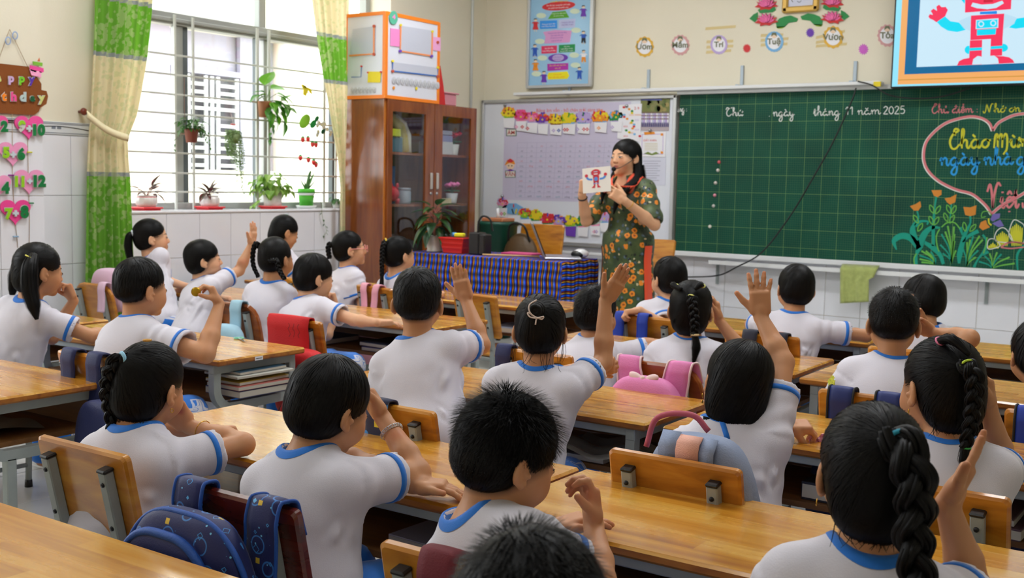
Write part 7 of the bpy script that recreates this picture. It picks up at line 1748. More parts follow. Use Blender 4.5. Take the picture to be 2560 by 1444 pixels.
tq_=atY(2350,852,2.56)-p.O;tie(p,tq_,V3(.5,-.4,.6),.009,.003,tie_col('pink',(236,130,170)));tail_end(p,[tq_,tq_+V3(.03,-.02,.008),tq_+V3(.07,-.03,-.02)],(.009,.013,.006),30)
wisps(p,26);earring(p,-1,True);finish_body(p);face(p)
# --- Da: boy in blue trousers
p=person('boy in blue trousers, one arm stretched over his desk, fingers at his mouth',hc(786,635,3.85),-20,10,0,hs=1.03,q=1,skin=2,tyaw=-10,seed=31,pel=(-3.70,3.68,.385),
    R=(atY(876,824,3.90),atZ(942,806,.600),'flat',RTv*.9+AWAY*.3,V3(0,0,-1)),L=(atY(846,800,3.98),atY(836,768,4.0),'curl',UPv*.9-RTv*.25,-RTv*.6-AWAY*.7))
build_hair(p,'bowl',2400,length=.075,whorl=(0,-.035,.11));finish_body(p);face(p,1)
# --- Db: girl with two braids
p=person('girl with two long thin braids and a centre parting, seen from behind',hc(690,590,3.85),4,2,0,hs=.98,q=0,skin=1,tyaw=6,seed=32,pel=(-4.02,3.74,.385))
t1,t2=p.g(-.066,-.03,.03),p.g(.02,-.075,-.02);build_hair(p,'girl',2200,tie=[tuple((p.Rh.T@(q-p.Hc))/p.hs) for q in (t1,t2)],length=.07)
braid(p,[t1]+rel(p,*[atY(x,y,3.80) for x,y in ((640,608),(632,635),(634,665),(646,692))]),.014,.03,.7);braid(p,[t2]+rel(p,*[atY(x,y,3.76) for x,y in ((690,650),(698,675),(712,698))]),.015,.03,.7);finish_body(p);face(p,1)
# --- Dc: boy waving
p=person('boy with a neat black fringe waving his raised arm by the window sill plants',hc(508,598,3.98),-32,-6,0,hs=1.0,q=1,skin=2,tyaw=-14,seed=33,pel=(-4.66,3.86,.385),
    R=(atY(598,676,4.14),atY(628,612,4.18),'open',UPv*.97+RTv*.16,AWAY*.3-RTv*.9))
build_hair(p,'bowl',2000,length=.075,whorl=(0,-.04,.11));finish_body(p);face(p,1)
# --- Dd: girl with the white scrunchie
p=person('girl in profile with a long ponytail and pale scrunchie, under the window',hc(378,546,4.12),-30,-4,0,hs=1.02,q=1,skin=2,tyaw=-14,seed=34,pel=(-5.08,4.00,.40),
    R=(atY(440,712,4.22),atZ(470,716,.60),'flat',RTv,V3(0,0,-1)))
tp=p.g(-.004,-.098,.022);build_hair(p,'girl',2000,tie=[(-.004,-.098,.022)],length=.075)
tail_end(p,[tp,p.g(-.004,-.118,.01),p.g(-.004,-.128,-.04),p.g(0,-.125,-.11),p.g(0,-.125,-.18)],(.014,.020,.024,.020,.006),90)
tie(p,tp,p.Rh@V3(0,-1,-.2),.017,.0075,tie_col('pale_scrunchie',(206,216,226)));MB().ell(p.g(-.02,.02,.098),(.010,.006,.004),8,6).build('hair_clip',tie_col('cream',(236,226,120)),p.root);finish_body(p);face(p,1)
# --- De: boy resting his arm
p=person('boy with ruffled short hair resting his arm behind the arm of the bun girl',hc(1492,716,3.80),4,4,0,hs=1.0,q=1,skin=1,tyaw=0,seed=35,pel=(-2.16,3.66,.385),
    R=(atY(1600,876,3.84),atY(1608,856,3.98),'flat',AWAY*.8+RTv*.4,V3(0,0,-1)))
build_hair(p,'crop',2200,length=.05,spike=.020,jit=.4);finish_body(p);face(p,1)
# --- Df: girl with yellow ties
p=person('girl with three pale yellow hair ties and a single long braid, hand at her eye',hc(1730,701,3.80),19,2,0,hs=1.03,q=1,skin=1,tyaw=12,seed=36,pel=(-1.76,3.66,.385),
    R=(atY(1816,856,3.90),atY(1797,800,3.94),'relax',UPv*.95-RTv*.18,-RTv*.9+AWAY*.1))
tp=atY(1729,744,3.70)-p.O;build_hair(p,'girl_low',2400,tie=[tuple((p.Rh.T@(tp-p.Hc))/p.hs)],length=.075)
b_=rel(p,*[atY(x,y,Y) for x,y,Y in ((1730,744,3.71),(1732,760,3.69),(1736,800,3.68),(1737,836,3.68))]);braid(p,b_,.021,.036,.8);tail_end(p,rel(p,atY(1737,838,3.68),atY(1740,870,3.68),atY(1732,915,3.68)),(.010,.017,.003),60)
yt=tie_col('pale_yellow',(224,222,120));tie(p,b_[0],V3(0,-.7,-.6),.015,.003,yt);tie(p,b_[-1],V3(0,0,1),.012,.0045,tie_col('peach',(232,206,150)))
for x in (1689,1756):
    q=atY(x,714,3.74)-p.O;tie(p,q,V3((1 if x > 1700 else -1)*.3,-.5,.8),.009,.003,yt);tail_end(p,[q,q+V3(0,-.02,.004),q*.5+b_[0]*.5+V3(0,-.02,.01)],(.008,.013,.008),20)
finish_body(p);face(p)
# --- Dg: boy with the sleeve patch
p=person('boy with a short back and sides crop and a yellow patch on his sleeve',hc(2238,728,3.76),17,6,0,hs=1.06,q=1,skin=1,tyaw=12,seed=37,pel=(-1.02,3.62,.385),build=1.08,spread=1.1,
    R=(atY(2376,846,3.86),atY(2330,832,3.92),'relax',-RTv*.85+UPv*.5,-AWAY*.4-RTv*.3-UPv*.3))
build_hair(p,'fade',2400,length=.03,spike=.012,off=(.0006,.002),jit=.4);finish_body(p);face(p)
S_,dd,Ls,e_=p.slv['L'];o0=S_+dd*Ls*.35;out=unit(-p.xr*.55-p.yf*.75+UPv*.35);out=unit(out-dd*(out@dd));r_,ok=ray_in(p.SF,o0[None],out[None],.1,.02,60);cpt_=o0+out*(r_[0]+.003);u_=dd;v_=np.cross(out,dd)
MB().prism([(.020*math.cos(t)*(1+.12*math.cos(5*t)),.018*math.sin(t)*(1+.12*math.cos(5*t))) for t in np.linspace(0,2*PI,31)[:-1]],cpt_-out*.002,u_,v_,out,.0025).build('sleeve_patch',M('patch_yellow',(206,206,60),.7,var=(200,.4)),p.root)
# --- Dh: child cut by the right edge
p=person('child in white at the right edge, only a shoulder and sleeve in the picture',hc(2600,800,3.72),25,4,0,hs=1.0,q=0,skin=1,tyaw=14,seed=38,pel=(-.14,3.58,.385))
build_hair(p,'crop',1200);finish_body(p);face(p)
# --- Ea: girl with pink glasses
p=person('girl with pink framed glasses and a small plait, beside the cabinet',hc(874,576,4.92),-36,-6,0,hs=1.02,q=1,skin=2,tyaw=-18,seed=41,pel=(-4.52,4.78,.385))
tp=p.g(-.01,-.090,.035);build_hair(p,'girl',1900,tie=[(-.01,-.090,.035)],length=.07);braid(p,[tp,p.g(-.012,-.112,.03),p.g(-.016,-.122,0),p.g(-.016,-.118,-.05)],.017,.03,.8);tie(p,tp,p.Rh@V3(0,-1,0),.012,.004,tie_col('white',(220,220,226)));finish_body(p);face(p,1)
gl_=M('pink_glasses',(240,150,140),.3,coat=.4);gm_=MB()
for sg in (-1,1):
    c=p.g(sg*.031,.100,-.012);gm_.tube([c+p.Rh@V3(math.cos(t)*.0215,-.004*abs(math.cos(t)),math.sin(t)*.019) for t in np.linspace(0,2*PI,21)[:-1]],.0017,6,closed=True);gm_.tube(crom([p.g(sg*.053,.095,-.008),p.g(sg*.068,.07,-.006),p.g(sg*.0775,.0,-.002),p.g(sg*.079,-.022,-.016)],4),.0022,6)
gm_.tube([p.g(-.010,.100,-.008),p.g(.010,.100,-.008)],.0015,6);o=gm_.build('glasses',gl_,p.root)
for sg in (-1,1): MB().lathe([(.0,0),(.0205,0)],n=18).build('lens',glass,o).matrix_local=Matrix.Translation(Vector(p.g(sg*.031,.099,-.012))) @ Matrix([list(map(float,r)) for r in (p.Rh@np.array([[1,0,0],[0,0,1],[0,-1,0]]))]).to_4x4()
# --- Eb: girl with a yellow tie
p=person('girl with a yellow hair tie and thin braid, pink straps behind her',hc(998,589,4.88),-14,0,0,hs=1.0,q=0,skin=2,tyaw=-8,seed=42,pel=(-4.08,4.90,.385))
tp=atY(966,602,4.80)-p.O;build_hair(p,'girl',1900,tie=[tuple((p.Rh.T@(tp-p.Hc))/p.hs)],length=.07);braid(p,[tp]+rel(p,*[atY(x,y,Y) for x,y,Y in ((958,615,4.77),(955,650,4.76),(955,690,4.76))]),.017,.03,.7);tail_end(p,rel(p,atY(955,690,4.76),atY(954,712,4.76),atY(952,738,4.76)),(.009,.013,.003),30);tie(p,tp,V3(-.6,-.6,-.3),.013,.005,tie_col('marigold',(226,190,60)));finish_body(p);face(p,1)
# --- Ec: boy turning to grip the chair
p=person('boy with a bowl cut twisting round, his hand on the blue strapped chair',hc(1674,639,4.82),58,0,0,hs=.98,q=1,skin=2,tyaw=35,seed=43,pel=(-2.32,4.72,.385),
    L=(atY(1640,800,4.64),atY(1600,776,4.57),'curl',-RTv*.95-AWAY*.1-UPv*.1,V3(0,-.2,-1)))
build_hair(p,'bowl',2200,length=.08,whorl=(0,-.04,.11));finish_body(p);face(p)
# --- Ed: boy leaning on folded arms
p=person('boy with a round black bowl cut leaning on his arms at the front desk',hc(1992,660,4.76),32,6,4,hs=1.0,q=1,skin=1,tyaw=10,seed=44,pel=(-1.70,4.58,.385),
    R=(V3(-1.42,4.84,.612),V3(-1.60,4.98,.60),'flat',-RTv,V3(0,0,-1)),L=(V3(-1.95,4.84,.612),V3(-1.78,4.99,.6),'flat',RTv,V3(0,0,-1)))
build_hair(p,'bowl',2400,length=.08,whorl=(.02,-.04,.11));finish_body(p);face(p)
# --- Ee: boy bowed sideways
p=person('boy with a smooth black bowl cut turned aside and bowed, behind the patched sleeve boy',hc(2308,686,4.72),66,14,14,hs=1.0,q=1,skin=1,tyaw=30,seed=45,pel=(-1.14,4.60,.385),R=(atY(2352,850,4.74),atY(2308,812,4.62),'relax',-RTv*.6+UPv*.7,-RTv*.6-AWAY*.5))
build_hair(p,'bowl',2400,length=.08,whorl=(0,-.04,.11));finish_body(p);face(p)
# --- W: girl looking down under the window
p=person('girl with a tiny green hair clip looking down, under the window sill',hc(712,537,5.0),-20,22,0,hs=1.0,q=0,skin=1,tyaw=-8,seed=46,pel=(-5.08,4.95,.40))
build_hair(p,'girl_low',1800,tie=[(0,-.10,-.02)],length=.07);MB().ell(p.g(-.02,-.02,.104),(.010,.005,.004),8,6,rotm(20)).build('hair_clip',tie_col('mint',(90,190,150)),p.root);finish_body(p);face(p,1)
# ================================================================== TEACHER
def floral_mat():
    mt=M('floral_green_silk',(44,66,36),.55,sheen=.15);nt,b,N,L=NT(mt);tc=N('TexCoord')
    n=N('TexNoise');n.inputs['Scale'].default_value=9;n.inputs['Detail'].default_value=3;L(tc.outputs['Object'],n.inputs['Vector'])
    base=ramp(nt,[(.32,(26,40,26)),(.5,(58,78,38)),(.7,(84,98,52))]);L(n.outputs['Fac'],base.inputs[0]);cur=base.outputs[0]
    def flower(scale,size,col,thr,seedv,petals=5):
        nonlocal cur
        mp=N('Mapping');mp.inputs['Location'].default_value=(seedv,seedv*.7,seedv*1.3);L(tc.outputs['Object'],mp.inputs[0])
        wv=N('TexNoise');wv.inputs['Scale'].default_value=60;L(mp.outputs[0],wv.inputs['Vector'])
        vm=N('VectorMath');vm.operation='MULTIPLY_ADD';vm.inputs[1].default_value=(.016,.016,.016);L(wv.outputs['Color'],vm.inputs[0]);L(mp.outputs[0],vm.inputs[2])
        v=N('TexVoronoi');v.inputs['Scale'].default_value=scale;v.inputs['Randomness'].default_value=.9;L(vm.outputs[0],v.inputs['Vector'])
        sp=N('SeparateColor');L(v.outputs['Color'],sp.inputs[0])
        a=N('Math');a.operation='LESS_THAN';a.inputs[1].default_value=size;L(v.outputs['Distance'],a.inputs[0])
        g=N('Math');g.operation='GREATER_THAN';g.inputs[1].default_value=thr;L(sp.outputs[0],g.inputs[0])
        m_=N('Math');m_.operation='MULTIPLY';L(a.outputs[0],m_.inputs[0]);L(g.outputs[0],m_.inputs[1])
        r=ramp(nt,[(0,col[1]),(size*.35,col[1]),(size*.45,col[0]),(1,col[0])]);L(v.outputs['Distance'],r.inputs[0])
        mx=N('Mix');mx.data_type='RGBA';L(m_.outputs[0],mx.inputs[0]);L(cur,mx.inputs[6]);L(r.outputs[0],mx.inputs[7]);cur=mx.outputs[2]
    flower(30,.34,((70,92,110),(120,140,150)),.62,1.7);flower(34,.30,((18,26,22),(18,26,22)),.55,4.1);flower(21,.40,((238,142,30),(150,70,20)),.42,0.3);flower(40,.30,((206,196,160),(206,120,40)),.86,7.7)
    L(cur,b.inputs['Base Color']);return mt
silk=floral_mat();orange_silk=M('orange_silk',(238,76,34),.5,sheen=.2)
Yt=6.50
hT=atY(1565,346,Yt);HcT=hT-V3(0,0,.104*1.13)
p=person('woman teacher in a green and orange floral long dress, holding up a picture card',HcT,166,-2,2,hs=1.13,s=1.36,adult=True,q=1,skin=2,shirt=False,legs='stand',tyaw=172,seed=61,pel=(HcT[0]+.03,Yt+.02,.86),nape=(0,-.02,-.142),spread=1.06,cat='person',
    R=(atY(1466,552,6.32),atY(1455,486,6.20),'relax',UPv*.95+RTv*.02,RTv*.85-AWAY*.2,{0: (26,40,20),1: (30,44,22),2: (36,48,24),3: (44,50,26)}),L=(atY(1636,562,6.40),atY(1562,502,6.20),'relax',-RTv*.82+UPv*.55,-AWAY*-.75-RTv*.2,{0: (20,36,18),1: (28,44,22),2: (38,50,24),3: (46,52,26)}))
s_=1.36;N_,Pv_,up_,T_,Lt_,xr_,yf_=p.N,p.Pv,p.up,p.T,p.Lt,p.xr,p.yf
F=Field(.008)
F.ell(Pv_+up_*Lt_*.78,(.158,.112,.155),T_,.05);F.ell(Pv_+up_*Lt_*.42,(.128,.108,.16),T_,.06);F.ell(Pv_+up_*Lt_*.02,(.168,.138,.15),T_,.06)
for sg in (-1,1): F.ell(Pv_+up_*Lt_*.66+xr_*sg*.062+yf_*.085,(.062,.055,.062),T_,.04)
for sd in 'LR': F.cap(N_-up_*.045,p.S[sd],.045,.044,.04)
slT={}
for sd in 'LR':
    S=p.S[sd];E=p.arms[sd][0];d=unit(E-S);Ls=np.linalg.norm(E-S)*.93;e=S+d*Ls;a=S-d*.01;ba=(S+d*(Ls+.05))-a;L2=ba@ba
    def fn(x,y,z,a=a,ba=ba,L2=L2,e=e,d=d):
        px,py,pz=x-a[0],y-a[1],z-a[2];h=np.clip((px*ba[0]+py*ba[1]+pz*ba[2])/L2,0,1)
        return np.maximum(np.sqrt((px-ba[0]*h)**2+(py-ba[1]*h)**2+(pz-ba[2]*h)**2)-(.060+.006*h+.004*np.sin(h*20)),(x-e[0])*d[0]+(y-e[1])*d[1]+(z-e[2])*d[2])
    F.custom(fn,np.minimum(S,e)-.08,np.maximum(S,e)+.08,'u',.03);F.cap(e-d*.015,e+d*.06,.044,.05,.004,'s')
pr_=Pv_.copy();base_=V3(pr_[0],pr_[1],.10)
def skirt(x,y,z):
    t=np.clip((.90-z)/.80,0,1);cx=pr_[0];cy=pr_[1];dx,dy=(x-cx),(y-cy);ca,sa=xr_[0],xr_[1]
    u=dx*ca+dy*sa;v=-dx*sa+dy*ca;an=np.arctan2(v,u);rx=.165+.06*t;ry=.132+.055*t;r=np.sqrt((u/rx)**2+(v/ry)**2)
    return np.maximum((r-1-.05*t*np.sin(an*9+1.2)-.03*t*np.sin(an*5+z*3))*np.minimum(rx,ry),np.maximum(z-.90,.10-z))
F.custom(skirt,V3(pr_[0]-.28,pr_[1]-.28,.09),V3(pr_[0]+.28,pr_[1]+.28,.92),'u',.06)
F.cap(N_-up_*.0,N_+up_*.16,.062,.07,.01,'s');F.ell(N_-up_*.03+yf_*.075,(.055,.07,.075),T_,.01,'s')
F.run();V,Q=F.mesh();Nn=F.grad(V);dd_=folds(V,Nn,p,np.random.default_rng(4),16,.008);V=V+Nn*dd_[:,None]
np_mesh('long_dress',V,Q,silk,p.root);p.SF=F
# orange side panel showing at the split, and the wide orange collar
for sg,a0 in ((-1,.15),(1,.35)):
    rows=[]
    for z in np.linspace(.84,.09,26):
        row=[]
        for a in np.linspace(a0-.16-.22*(1-z),a0+.16,9):
            dir_=unit(-xr_*math.cos(a)*1.0*(-sg)*-1+yf_*math.sin(a)) if False else unit(xr_*sg*math.cos(a)+yf_*math.sin(a));o=V3(pr_[0],pr_[1],z);r_,ok=ray_in(F,o[None],dir_[None],.36,.06,60);row.append(o+dir_*(r_[0]+.006))
        rows.append(row)
    MB().sheet(rows).build('orange_panel',orange_silk,p.root)
rows=[];A=np.linspace(-2.9,2.9,61)
for r0,r1 in ((.062,.062),(.066,.078),(.07,.105),(.072,.125)):
    row=[]
    for a in A:
        fr=math.cos(a/2)**2;dir_=yf_*math.cos(a)+xr_*math.sin(a);rr=r0+(r1-r0)*1.0+(.075 if r1 > .1 else .05 if r1 > .07 else .05)*fr**3*(1 if abs(a) > .12 else .7)
        o=N_+dir_*rr-up_*.02;h,ok=ray_in(F,(o)[None],up_[None],.14,-.26,90);row.append(o+up_*((h[0] if ok[0] else -.02)+.006))
    rows.append(row)
R_=np.array(rows)
for _ in range(3): R_[:,1:-1]=(R_[:,:-2]+2*R_[:,1:-1]+R_[:,2:])/4
MB().sheet(R_,th=.003).build('collar',orange_silk,p.root)
G=Field(.014)
for sg,(h,kn,an) in p.lg.items(): G.cap(h,kn,.095,.075,.03);G.cap(kn,an,.075,.07,.02)
G.run();V,Q=G.mesh();np_mesh('trousers',V,Q,orange_silk,p.root,attrs={});p.TF=G
# hair: side parted, long and straight down the back and over one shoulder
build_hair(p,'long',2600,length=.11,whorl=(.03,.035,.10),off=(.0008,.003))
def lock(pts,r,n=70): mb=MB();tail_mesh(mb,pts,r,p.rg,n,.0022);return mb.build('hair_lock',hairm2,p.root)
g=p.g
lock([g(-.050,-.04,-.03),g(-.070,-.030,-.10),g(-.090,.010,-.15),g(-.085,.085,-.20),g(-.060,.125,-.27),g(-.045,.135,-.34)],(.030,.032,.032,.028,.022,.004),120)
lock([g(.03,-.07,-.05),g(.035,-.085,-.13),g(.03,-.085,-.22),g(.02,-.08,-.33)],(.045,.050,.046,.012),100)
lock([g(-.03,-.07,-.05),g(-.03,-.085,-.13),g(-.03,-.09,-.24),g(-.03,-.09,-.36)],(.045,.050,.046,.012),100)
lock([g(.066,-.01,-.03),g(.078,.0,-.10),g(.085,.04,-.16),g(.075,.10,-.21),g(.06,.125,-.28)],(.016,.022,.024,.020,.004),60)
finish_body(p);face(p,0)
MB().tube(crom([p.g(-.080,-.01,0),p.g(-.084,.04,-.03),p.g(-.058,.094,-.068),p.g(-.03,.108,-.078)],5),.0022,6).build('headset_arm',dark,p.root)
MB().ell(p.g(-.018,.115,-.080),(.0155,.0155,.0155),14,10).build('headset_microphone',M('black_foam',(14,14,16),.9),p.root)
w_=p.arms['R'];ax=unit(w_[1]-w_[0]);ring('wrist_band',w_[1]-ax*.028,ax,.0275,.0055,M('dark_bracelet',(40,28,26),.5),p.root)
w_=p.arms['L'];ax=unit(w_[1]-w_[0]);ring('gold_bracelet',w_[1]-ax*.045,ax,.030,.0022,M('gold',(206,160,70)),p.root)
# the card she holds, tilted between her hands
c0,c1,c2,c3=atY(1456,420,6.14),atY(1526,413,6.14),atY(1527,479,6.14),atY(1458,482,6.14)
u_=unit(c1-c0);v_=unit(c3-c0);n_=unit(np.cross(v_,u_));n_=n_ if n_@V3(0,-1,0) > 0 else -n_
card_o=empty('picture_card',(c0+c2)/2,0,'white square picture card with a small red and blue robot, held up by the teacher','card')
ctr=(c0+c2)/2;wC=np.linalg.norm(c1-c0);hC=np.linalg.norm(c3-c0)
hang(MB().prism([(-wC/2,-hC/2),(wC/2,-hC/2),(wC/2,hC/2),(-wC/2,hC/2)],ctr,u_,-v_,n_,-.0015).build('sheet',M('card_white',(236,232,226),.5)),card_o)
Fc=Flat(lambda x,y: ctr+u_*((x-1245)/265*wC)+v_*((y-1075)/260*hC),n_,.0005)
r2,b2_,wt2=P('robot_red',(206,50,64)),P('robot_blue',(80,140,220)),P('robot_grey',(176,180,206))
Fc.circ(1240,1000,44,36,r2,2);Fc.rect(1192,985,1210,1020,wt2,1);Fc.rect(1272,985,1290,1020,wt2,1);Fc.rect(1222,985,1258,995,wt2,3);Fc.rect(1222,1010,1258,1018,card,3);Fc.poly([(1212,1032),(1272,1032),(1266,1100),(1216,1100)],r2,2);Fc.circ(1241,1065,17,22,b2_,3)
for sg in (-1,1):
    x=lambda q: 1241+sg*q
    Fc.stroke([(x(34),1068),(x(70),1062),(x(88),1040)],20,b2_,2,4);Fc.circ(x(90),1025,15,17,r2,3);Fc.poly([(x(6),1095),(x(26),1095),(x(22),1130),(x(44),1155),(x(12),1158)],r2,2);Fc.rect(min(x(4),x(26)),1108,max(x(4),x(26)),1116,b2_,3)
hang(Fc.build('robot_print'),card_o)
# ================================================================== PLANTS
def leaf_mesh(L_,W_,droop,fold=.25,n=7,wavy=0,tipp=1.0):
    """a broad leaf along +x with a midrib fold and droop."""
    mb=MB();rows=[]
    for i in range(n+1):
        t=i/n;w_=W_*math.sin(PI*min(1,t**.72*tipp))*.5+1e-4;x=L_*t;z=-droop*t*t*L_
        rows.append([(x,-w_,z+fold*w_+wavy*math.sin(t*18)*w_),(x,-w_*.5,z+fold*.35*w_),(x,0,z),(x,w_*.5,z+fold*.35*w_),(x,w_,z+fold*w_+wavy*math.cos(t*17)*w_)])
    mb.sheet(rows);return mb
def leaf_mat(name,c1,c2,rim=None,rough=.4):
    mt=M(name,c1,rough,coat=.15);nt,b,N,L=NT(mt);tc=N('TexCoord');sp=N('SeparateXYZ');L(tc.outputs['Object'],sp.inputs[0]);ab=N('Math');ab.operation='ABSOLUTE';L(sp.outputs['Y'],ab.inputs[0])
    n=N('TexNoise');n.inputs['Scale'].default_value=40;L(tc.outputs['Object'],n.inputs['Vector']);ad=N('Math');ad.operation='MULTIPLY_ADD';ad.inputs[1].default_value=40;L(ab.outputs[0],ad.inputs[0]);k=N('Math');k.operation='SUBTRACT';k.inputs[1].default_value=.3;L(n.outputs['Fac'],k.inputs[0]);L(k.outputs[0],ad.inputs[2])
    r=ramp(nt,[(.0,c2),(.12,c2),(.3,c1),(.85,rim or c1)]);L(ad.outputs[0],r.inputs[0]);L(r.outputs[0],b.inputs['Base Color'])
    ts=N('BsdfTranslucent');L(r.outputs[0],ts.inputs[0]);ms=N('MixShader');ms.inputs[0].default_value=.3;out=[q for q in nt.nodes if q.type == 'OUTPUT_MATERIAL'][0];L(b.outputs[0],ms.inputs[1]);L(ts.outputs[0],ms.inputs[2]);L(ms.outputs[0],out.inputs[0]);return mt
def put_leaf(proto,root,loc,az,el,sc_,roll=0):
    c=proto.copy();C.objects.link(c);c.parent=root;c.location=[float(q) for q in loc];c.rotation_euler=(roll,-el,az);c.scale=(sc_,sc_,sc_);return c
def leafy(root,proto,stemm,base,spec,r=.002):
    """spec: list of (tip point, azimuth, elevation, scale); a stem goes from the base to each leaf."""
    for tip,az,el,sc_,rl in spec:
        tip=np.array(tip,float);mid=(np.array(base)+tip)/2+V3(0,0,.02*np.linalg.norm(tip-base)/.1*.3)
        MB().tube(crom([base,mid,tip],4),r,5).build('stem',stemm,root);put_leaf(proto,root,tip,az,el,sc_,rl)
def protoleaf(mb,mt):
    o=mb.build('leaf',mt);C.objects.unlink(o);return o
stm=M('green_stem',(96,130,60),.5);stm_r=M('red_stem',(130,70,70),.5);soil=M('dark_soil',(56,42,34),.95)
red_leaf=protoleaf(leaf_mesh(.085,.036,.25,.3),leaf_mat('red_green_leaf',(44,70,44),(150,70,84),(110,44,60)))
red_leaf2=protoleaf(leaf_mesh(.085,.034,.3,.3),leaf_mat('dark_red_leaf',(84,40,44),(150,66,80),(60,66,44)))
SX=-5.895;wpot=M('white_ribbed_pot',(222,216,214),.35,coat=.2);trayr=M('red_tray',(232,50,60),.35)
def ribbed(r,h,n=48,c=(0,0,0)):
    mb=MB();V=[];prof=[(.60,0),(.78,.10),(.97,.35),(1.0,.62),(.96,.84),(.86,.88),(.88,.95),(.92,1.0),(.84,1.0),(.80,.90),(0,.88)]
    for k,(pr,pz) in enumerate(prof):
        for i in range(n):
            a=2*PI*i/n;rr=r*pr*(1+(.035*math.cos(a*14) if 0 < k < 5 else 0));V.append((c[0]+rr*math.cos(a),c[1]+rr*math.sin(a),c[2]+pz*h))
    F_=[(j*n+i,j*n+(i+1) % n,(j+1)*n+(i+1) % n,(j+1)*n+i) for j in range(len(prof)-1) for i in range(n)];mb.add(V,F_,0,True);return mb
def tray(root,r,mt,square=False):
    if square: MB().box((0,0,.006),(r*1.7,r*1.7,.012),bev=.004).box((0,0,.016),(r*2,r*2,.010),bev=.004).build('tray',mt,root)
    else: MB().lathe([(0,0),(r*.82,0),(r,.020),(r*.96,.020),(r*.8,.006),(0,.006)],n=28).build('tray',mt,root)
def sill_y(px,py=505): return atX(px,py,SX)[1]
for px,lab,sd,lines in ((366,'white ribbed pot with a red rim line and dark red leaves, by the green curtain',1,True),(524,'white ribbed pot of short red and green leaves in the middle of the sill',2,False)):
    pt=empty('potted_plant',(SX,sill_y(px),SILL),0,lab,'plant');rr=random.Random(sd);tray(pt,.075,trayr,True);h=.082;mb=ribbed(.066,h,c=(0,0,.012));mb.build('pot',wpot,pt)
    if lines: MB().tube([(.0605*math.cos(t),.0605*math.sin(t),.012+h*.87) for t in np.linspace(0,2*PI,25)[:-1]],.0022,5,closed=True).build('red_rim',trayr,pt)
    MB().lathe([(.05,0),(0,.008)],(0,0,.012+h*.86),18).build('soil',soil,pt)
    if sd == 1: sp_=[((.0,.03,.135),1.0,.7,1.0,0),((.01,.035,.15),.4,1.1,1.0,0),((0,.045,.13),1.9,.5,.95,.3),((.01,.05,.12),.9,.1,.8,0),((.02,.06,.105),1.3,-.5,.8,0),((.0,-.055,.135),-1.7,.35,.9,0),((0,-.02,.12),-2.2,.3,.6,0),((.02,-.05,.11),-1.2,-.1,.5,0)]
    else: sp_=[((0,-.0,.12),1.5,1.0,.9,0),((.0,.01,.13),1.1,1.3,.9,0),((.0,.03,.12),1.5,.5,1.0,0),((.01,.03,.11),.9,.2,.9,0),((0,-.03,.115),-1.6,.6,1.0,0),((.01,-.04,.11),-1.2,-.4,1.0,0),((.01,-.02,.13),-1.5,.9,.8,0),((.01,.0,.12),.0,.6,.8,0)]
    for k,q in enumerate(sp_):
        leafy(pt,red_leaf if k % 2 else red_leaf2,stm_r,(0,0,.09),[(q[0],q[1],q[2],q[3]*1.25,q[4])]);put_leaf(red_leaf2 if k % 2 else red_leaf,pt,V3(*q[0])*.8+V3(0,0,.02),q[1]+.9,q[2]*.7,q[3]*.9)
# pale green leafy pot
pt=empty('potted_plant',(SX,sill_y(682),SILL),0,'white pot overflowing with pale green leaves on a red tray','plant');tray(pt,.075,trayr,True)
MB().lathe([(0,0),(.055,0),(.062,.01),(.066,.105),(.060,.105),(.056,.09),(0,.09)],(0,0,.012),26).build('pot',wpot,pt)
lim=[protoleaf(leaf_mesh(.05,.045,.5,.3,6,.1),leaf_mat('pale_lime_leaf',(150,180,84),(186,200,130),(120,160,70))),protoleaf(leaf_mesh(.05,.044,.6,.3,6,.1),leaf_mat('lime_leaf',(120,164,60),(160,186,100)))]
rr=random.Random(9)
for k in range(76):
    a=rr.uniform(0,2*PI);e=rr.uniform(-.35,1.3);d=rr.uniform(.05,.13);tip=(d*math.cos(a)*math.cos(e)*.8,d*math.sin(a)*math.cos(e)*1.25-.012,.145+d*math.sin(e)*.95)
    if k % 4 == 0: MB().tube(crom([(0,0,.10),(tip[0]*.5,tip[1]*.5,tip[2]*.6+.06),tip],3),.0016,4).build('stem',stm,pt)
    put_leaf(lim[k % 2],pt,tip,a+rr.uniform(-.5,.5),rr.uniform(-.9,.3),rr.uniform(1.0,1.5))
for k in range(5):
    q=(.03,-.13-.02*k,.07-.012*k);put_leaf(lim[k % 2],pt,q,-1.6+rr.uniform(-.6,.6),-.3,.8)
# green pot with a dragon fruit like stem
pt=empty('potted_plant',(SX-.03,sill_y(773),SILL),0,'bright green plastic pot with a white band and a thick curved stem','plant');tray(pt,.078,M('white_saucer',(226,228,226),.3));gp=M('green_plastic_pot',(80,186,50),.35)
MB().lathe([(0,.006),(.050,.006),(.053,.05),(.0535,.05),(.057,.09),(.0575,.115),(.064,.116),(.064,.145),(.058,.145),(.054,.12),(0,.12)],n=28).build('pot',gp,pt);MB().lathe([(.0595,.096),(.0612,.116),(.0605,.096)],n=28).build('white_band',white_metal,pt)
for pts,r in (([(0,0,.12),(0,.01,.17),(.0,.02,.21),(0,.035,.255),(0,.045,.275)],(.014,.013,.012,.011,.006)),): MB().tube(crom(pts,5),list(np.interp(np.linspace(0,1,21),np.linspace(0,1,5),r)),6).build('thick_stem',M('dark_green_stem',(60,104,46),.5),pt)
bl_=protoleaf(leaf_mesh(.16,.026,-.1,.5,8),leaf_mat('blade_leaf',(74,120,60),(110,150,90)))
for az,el,sc_ in ((1.6,.95,1.15),(1.3,.75,.9),(-1.6,.9,.8),(-1.3,1.15,.6),(.2,1.3,.5),(2.2,.2,.55)): put_leaf(bl_,pt,(0,.0,.12),az,el,sc_)
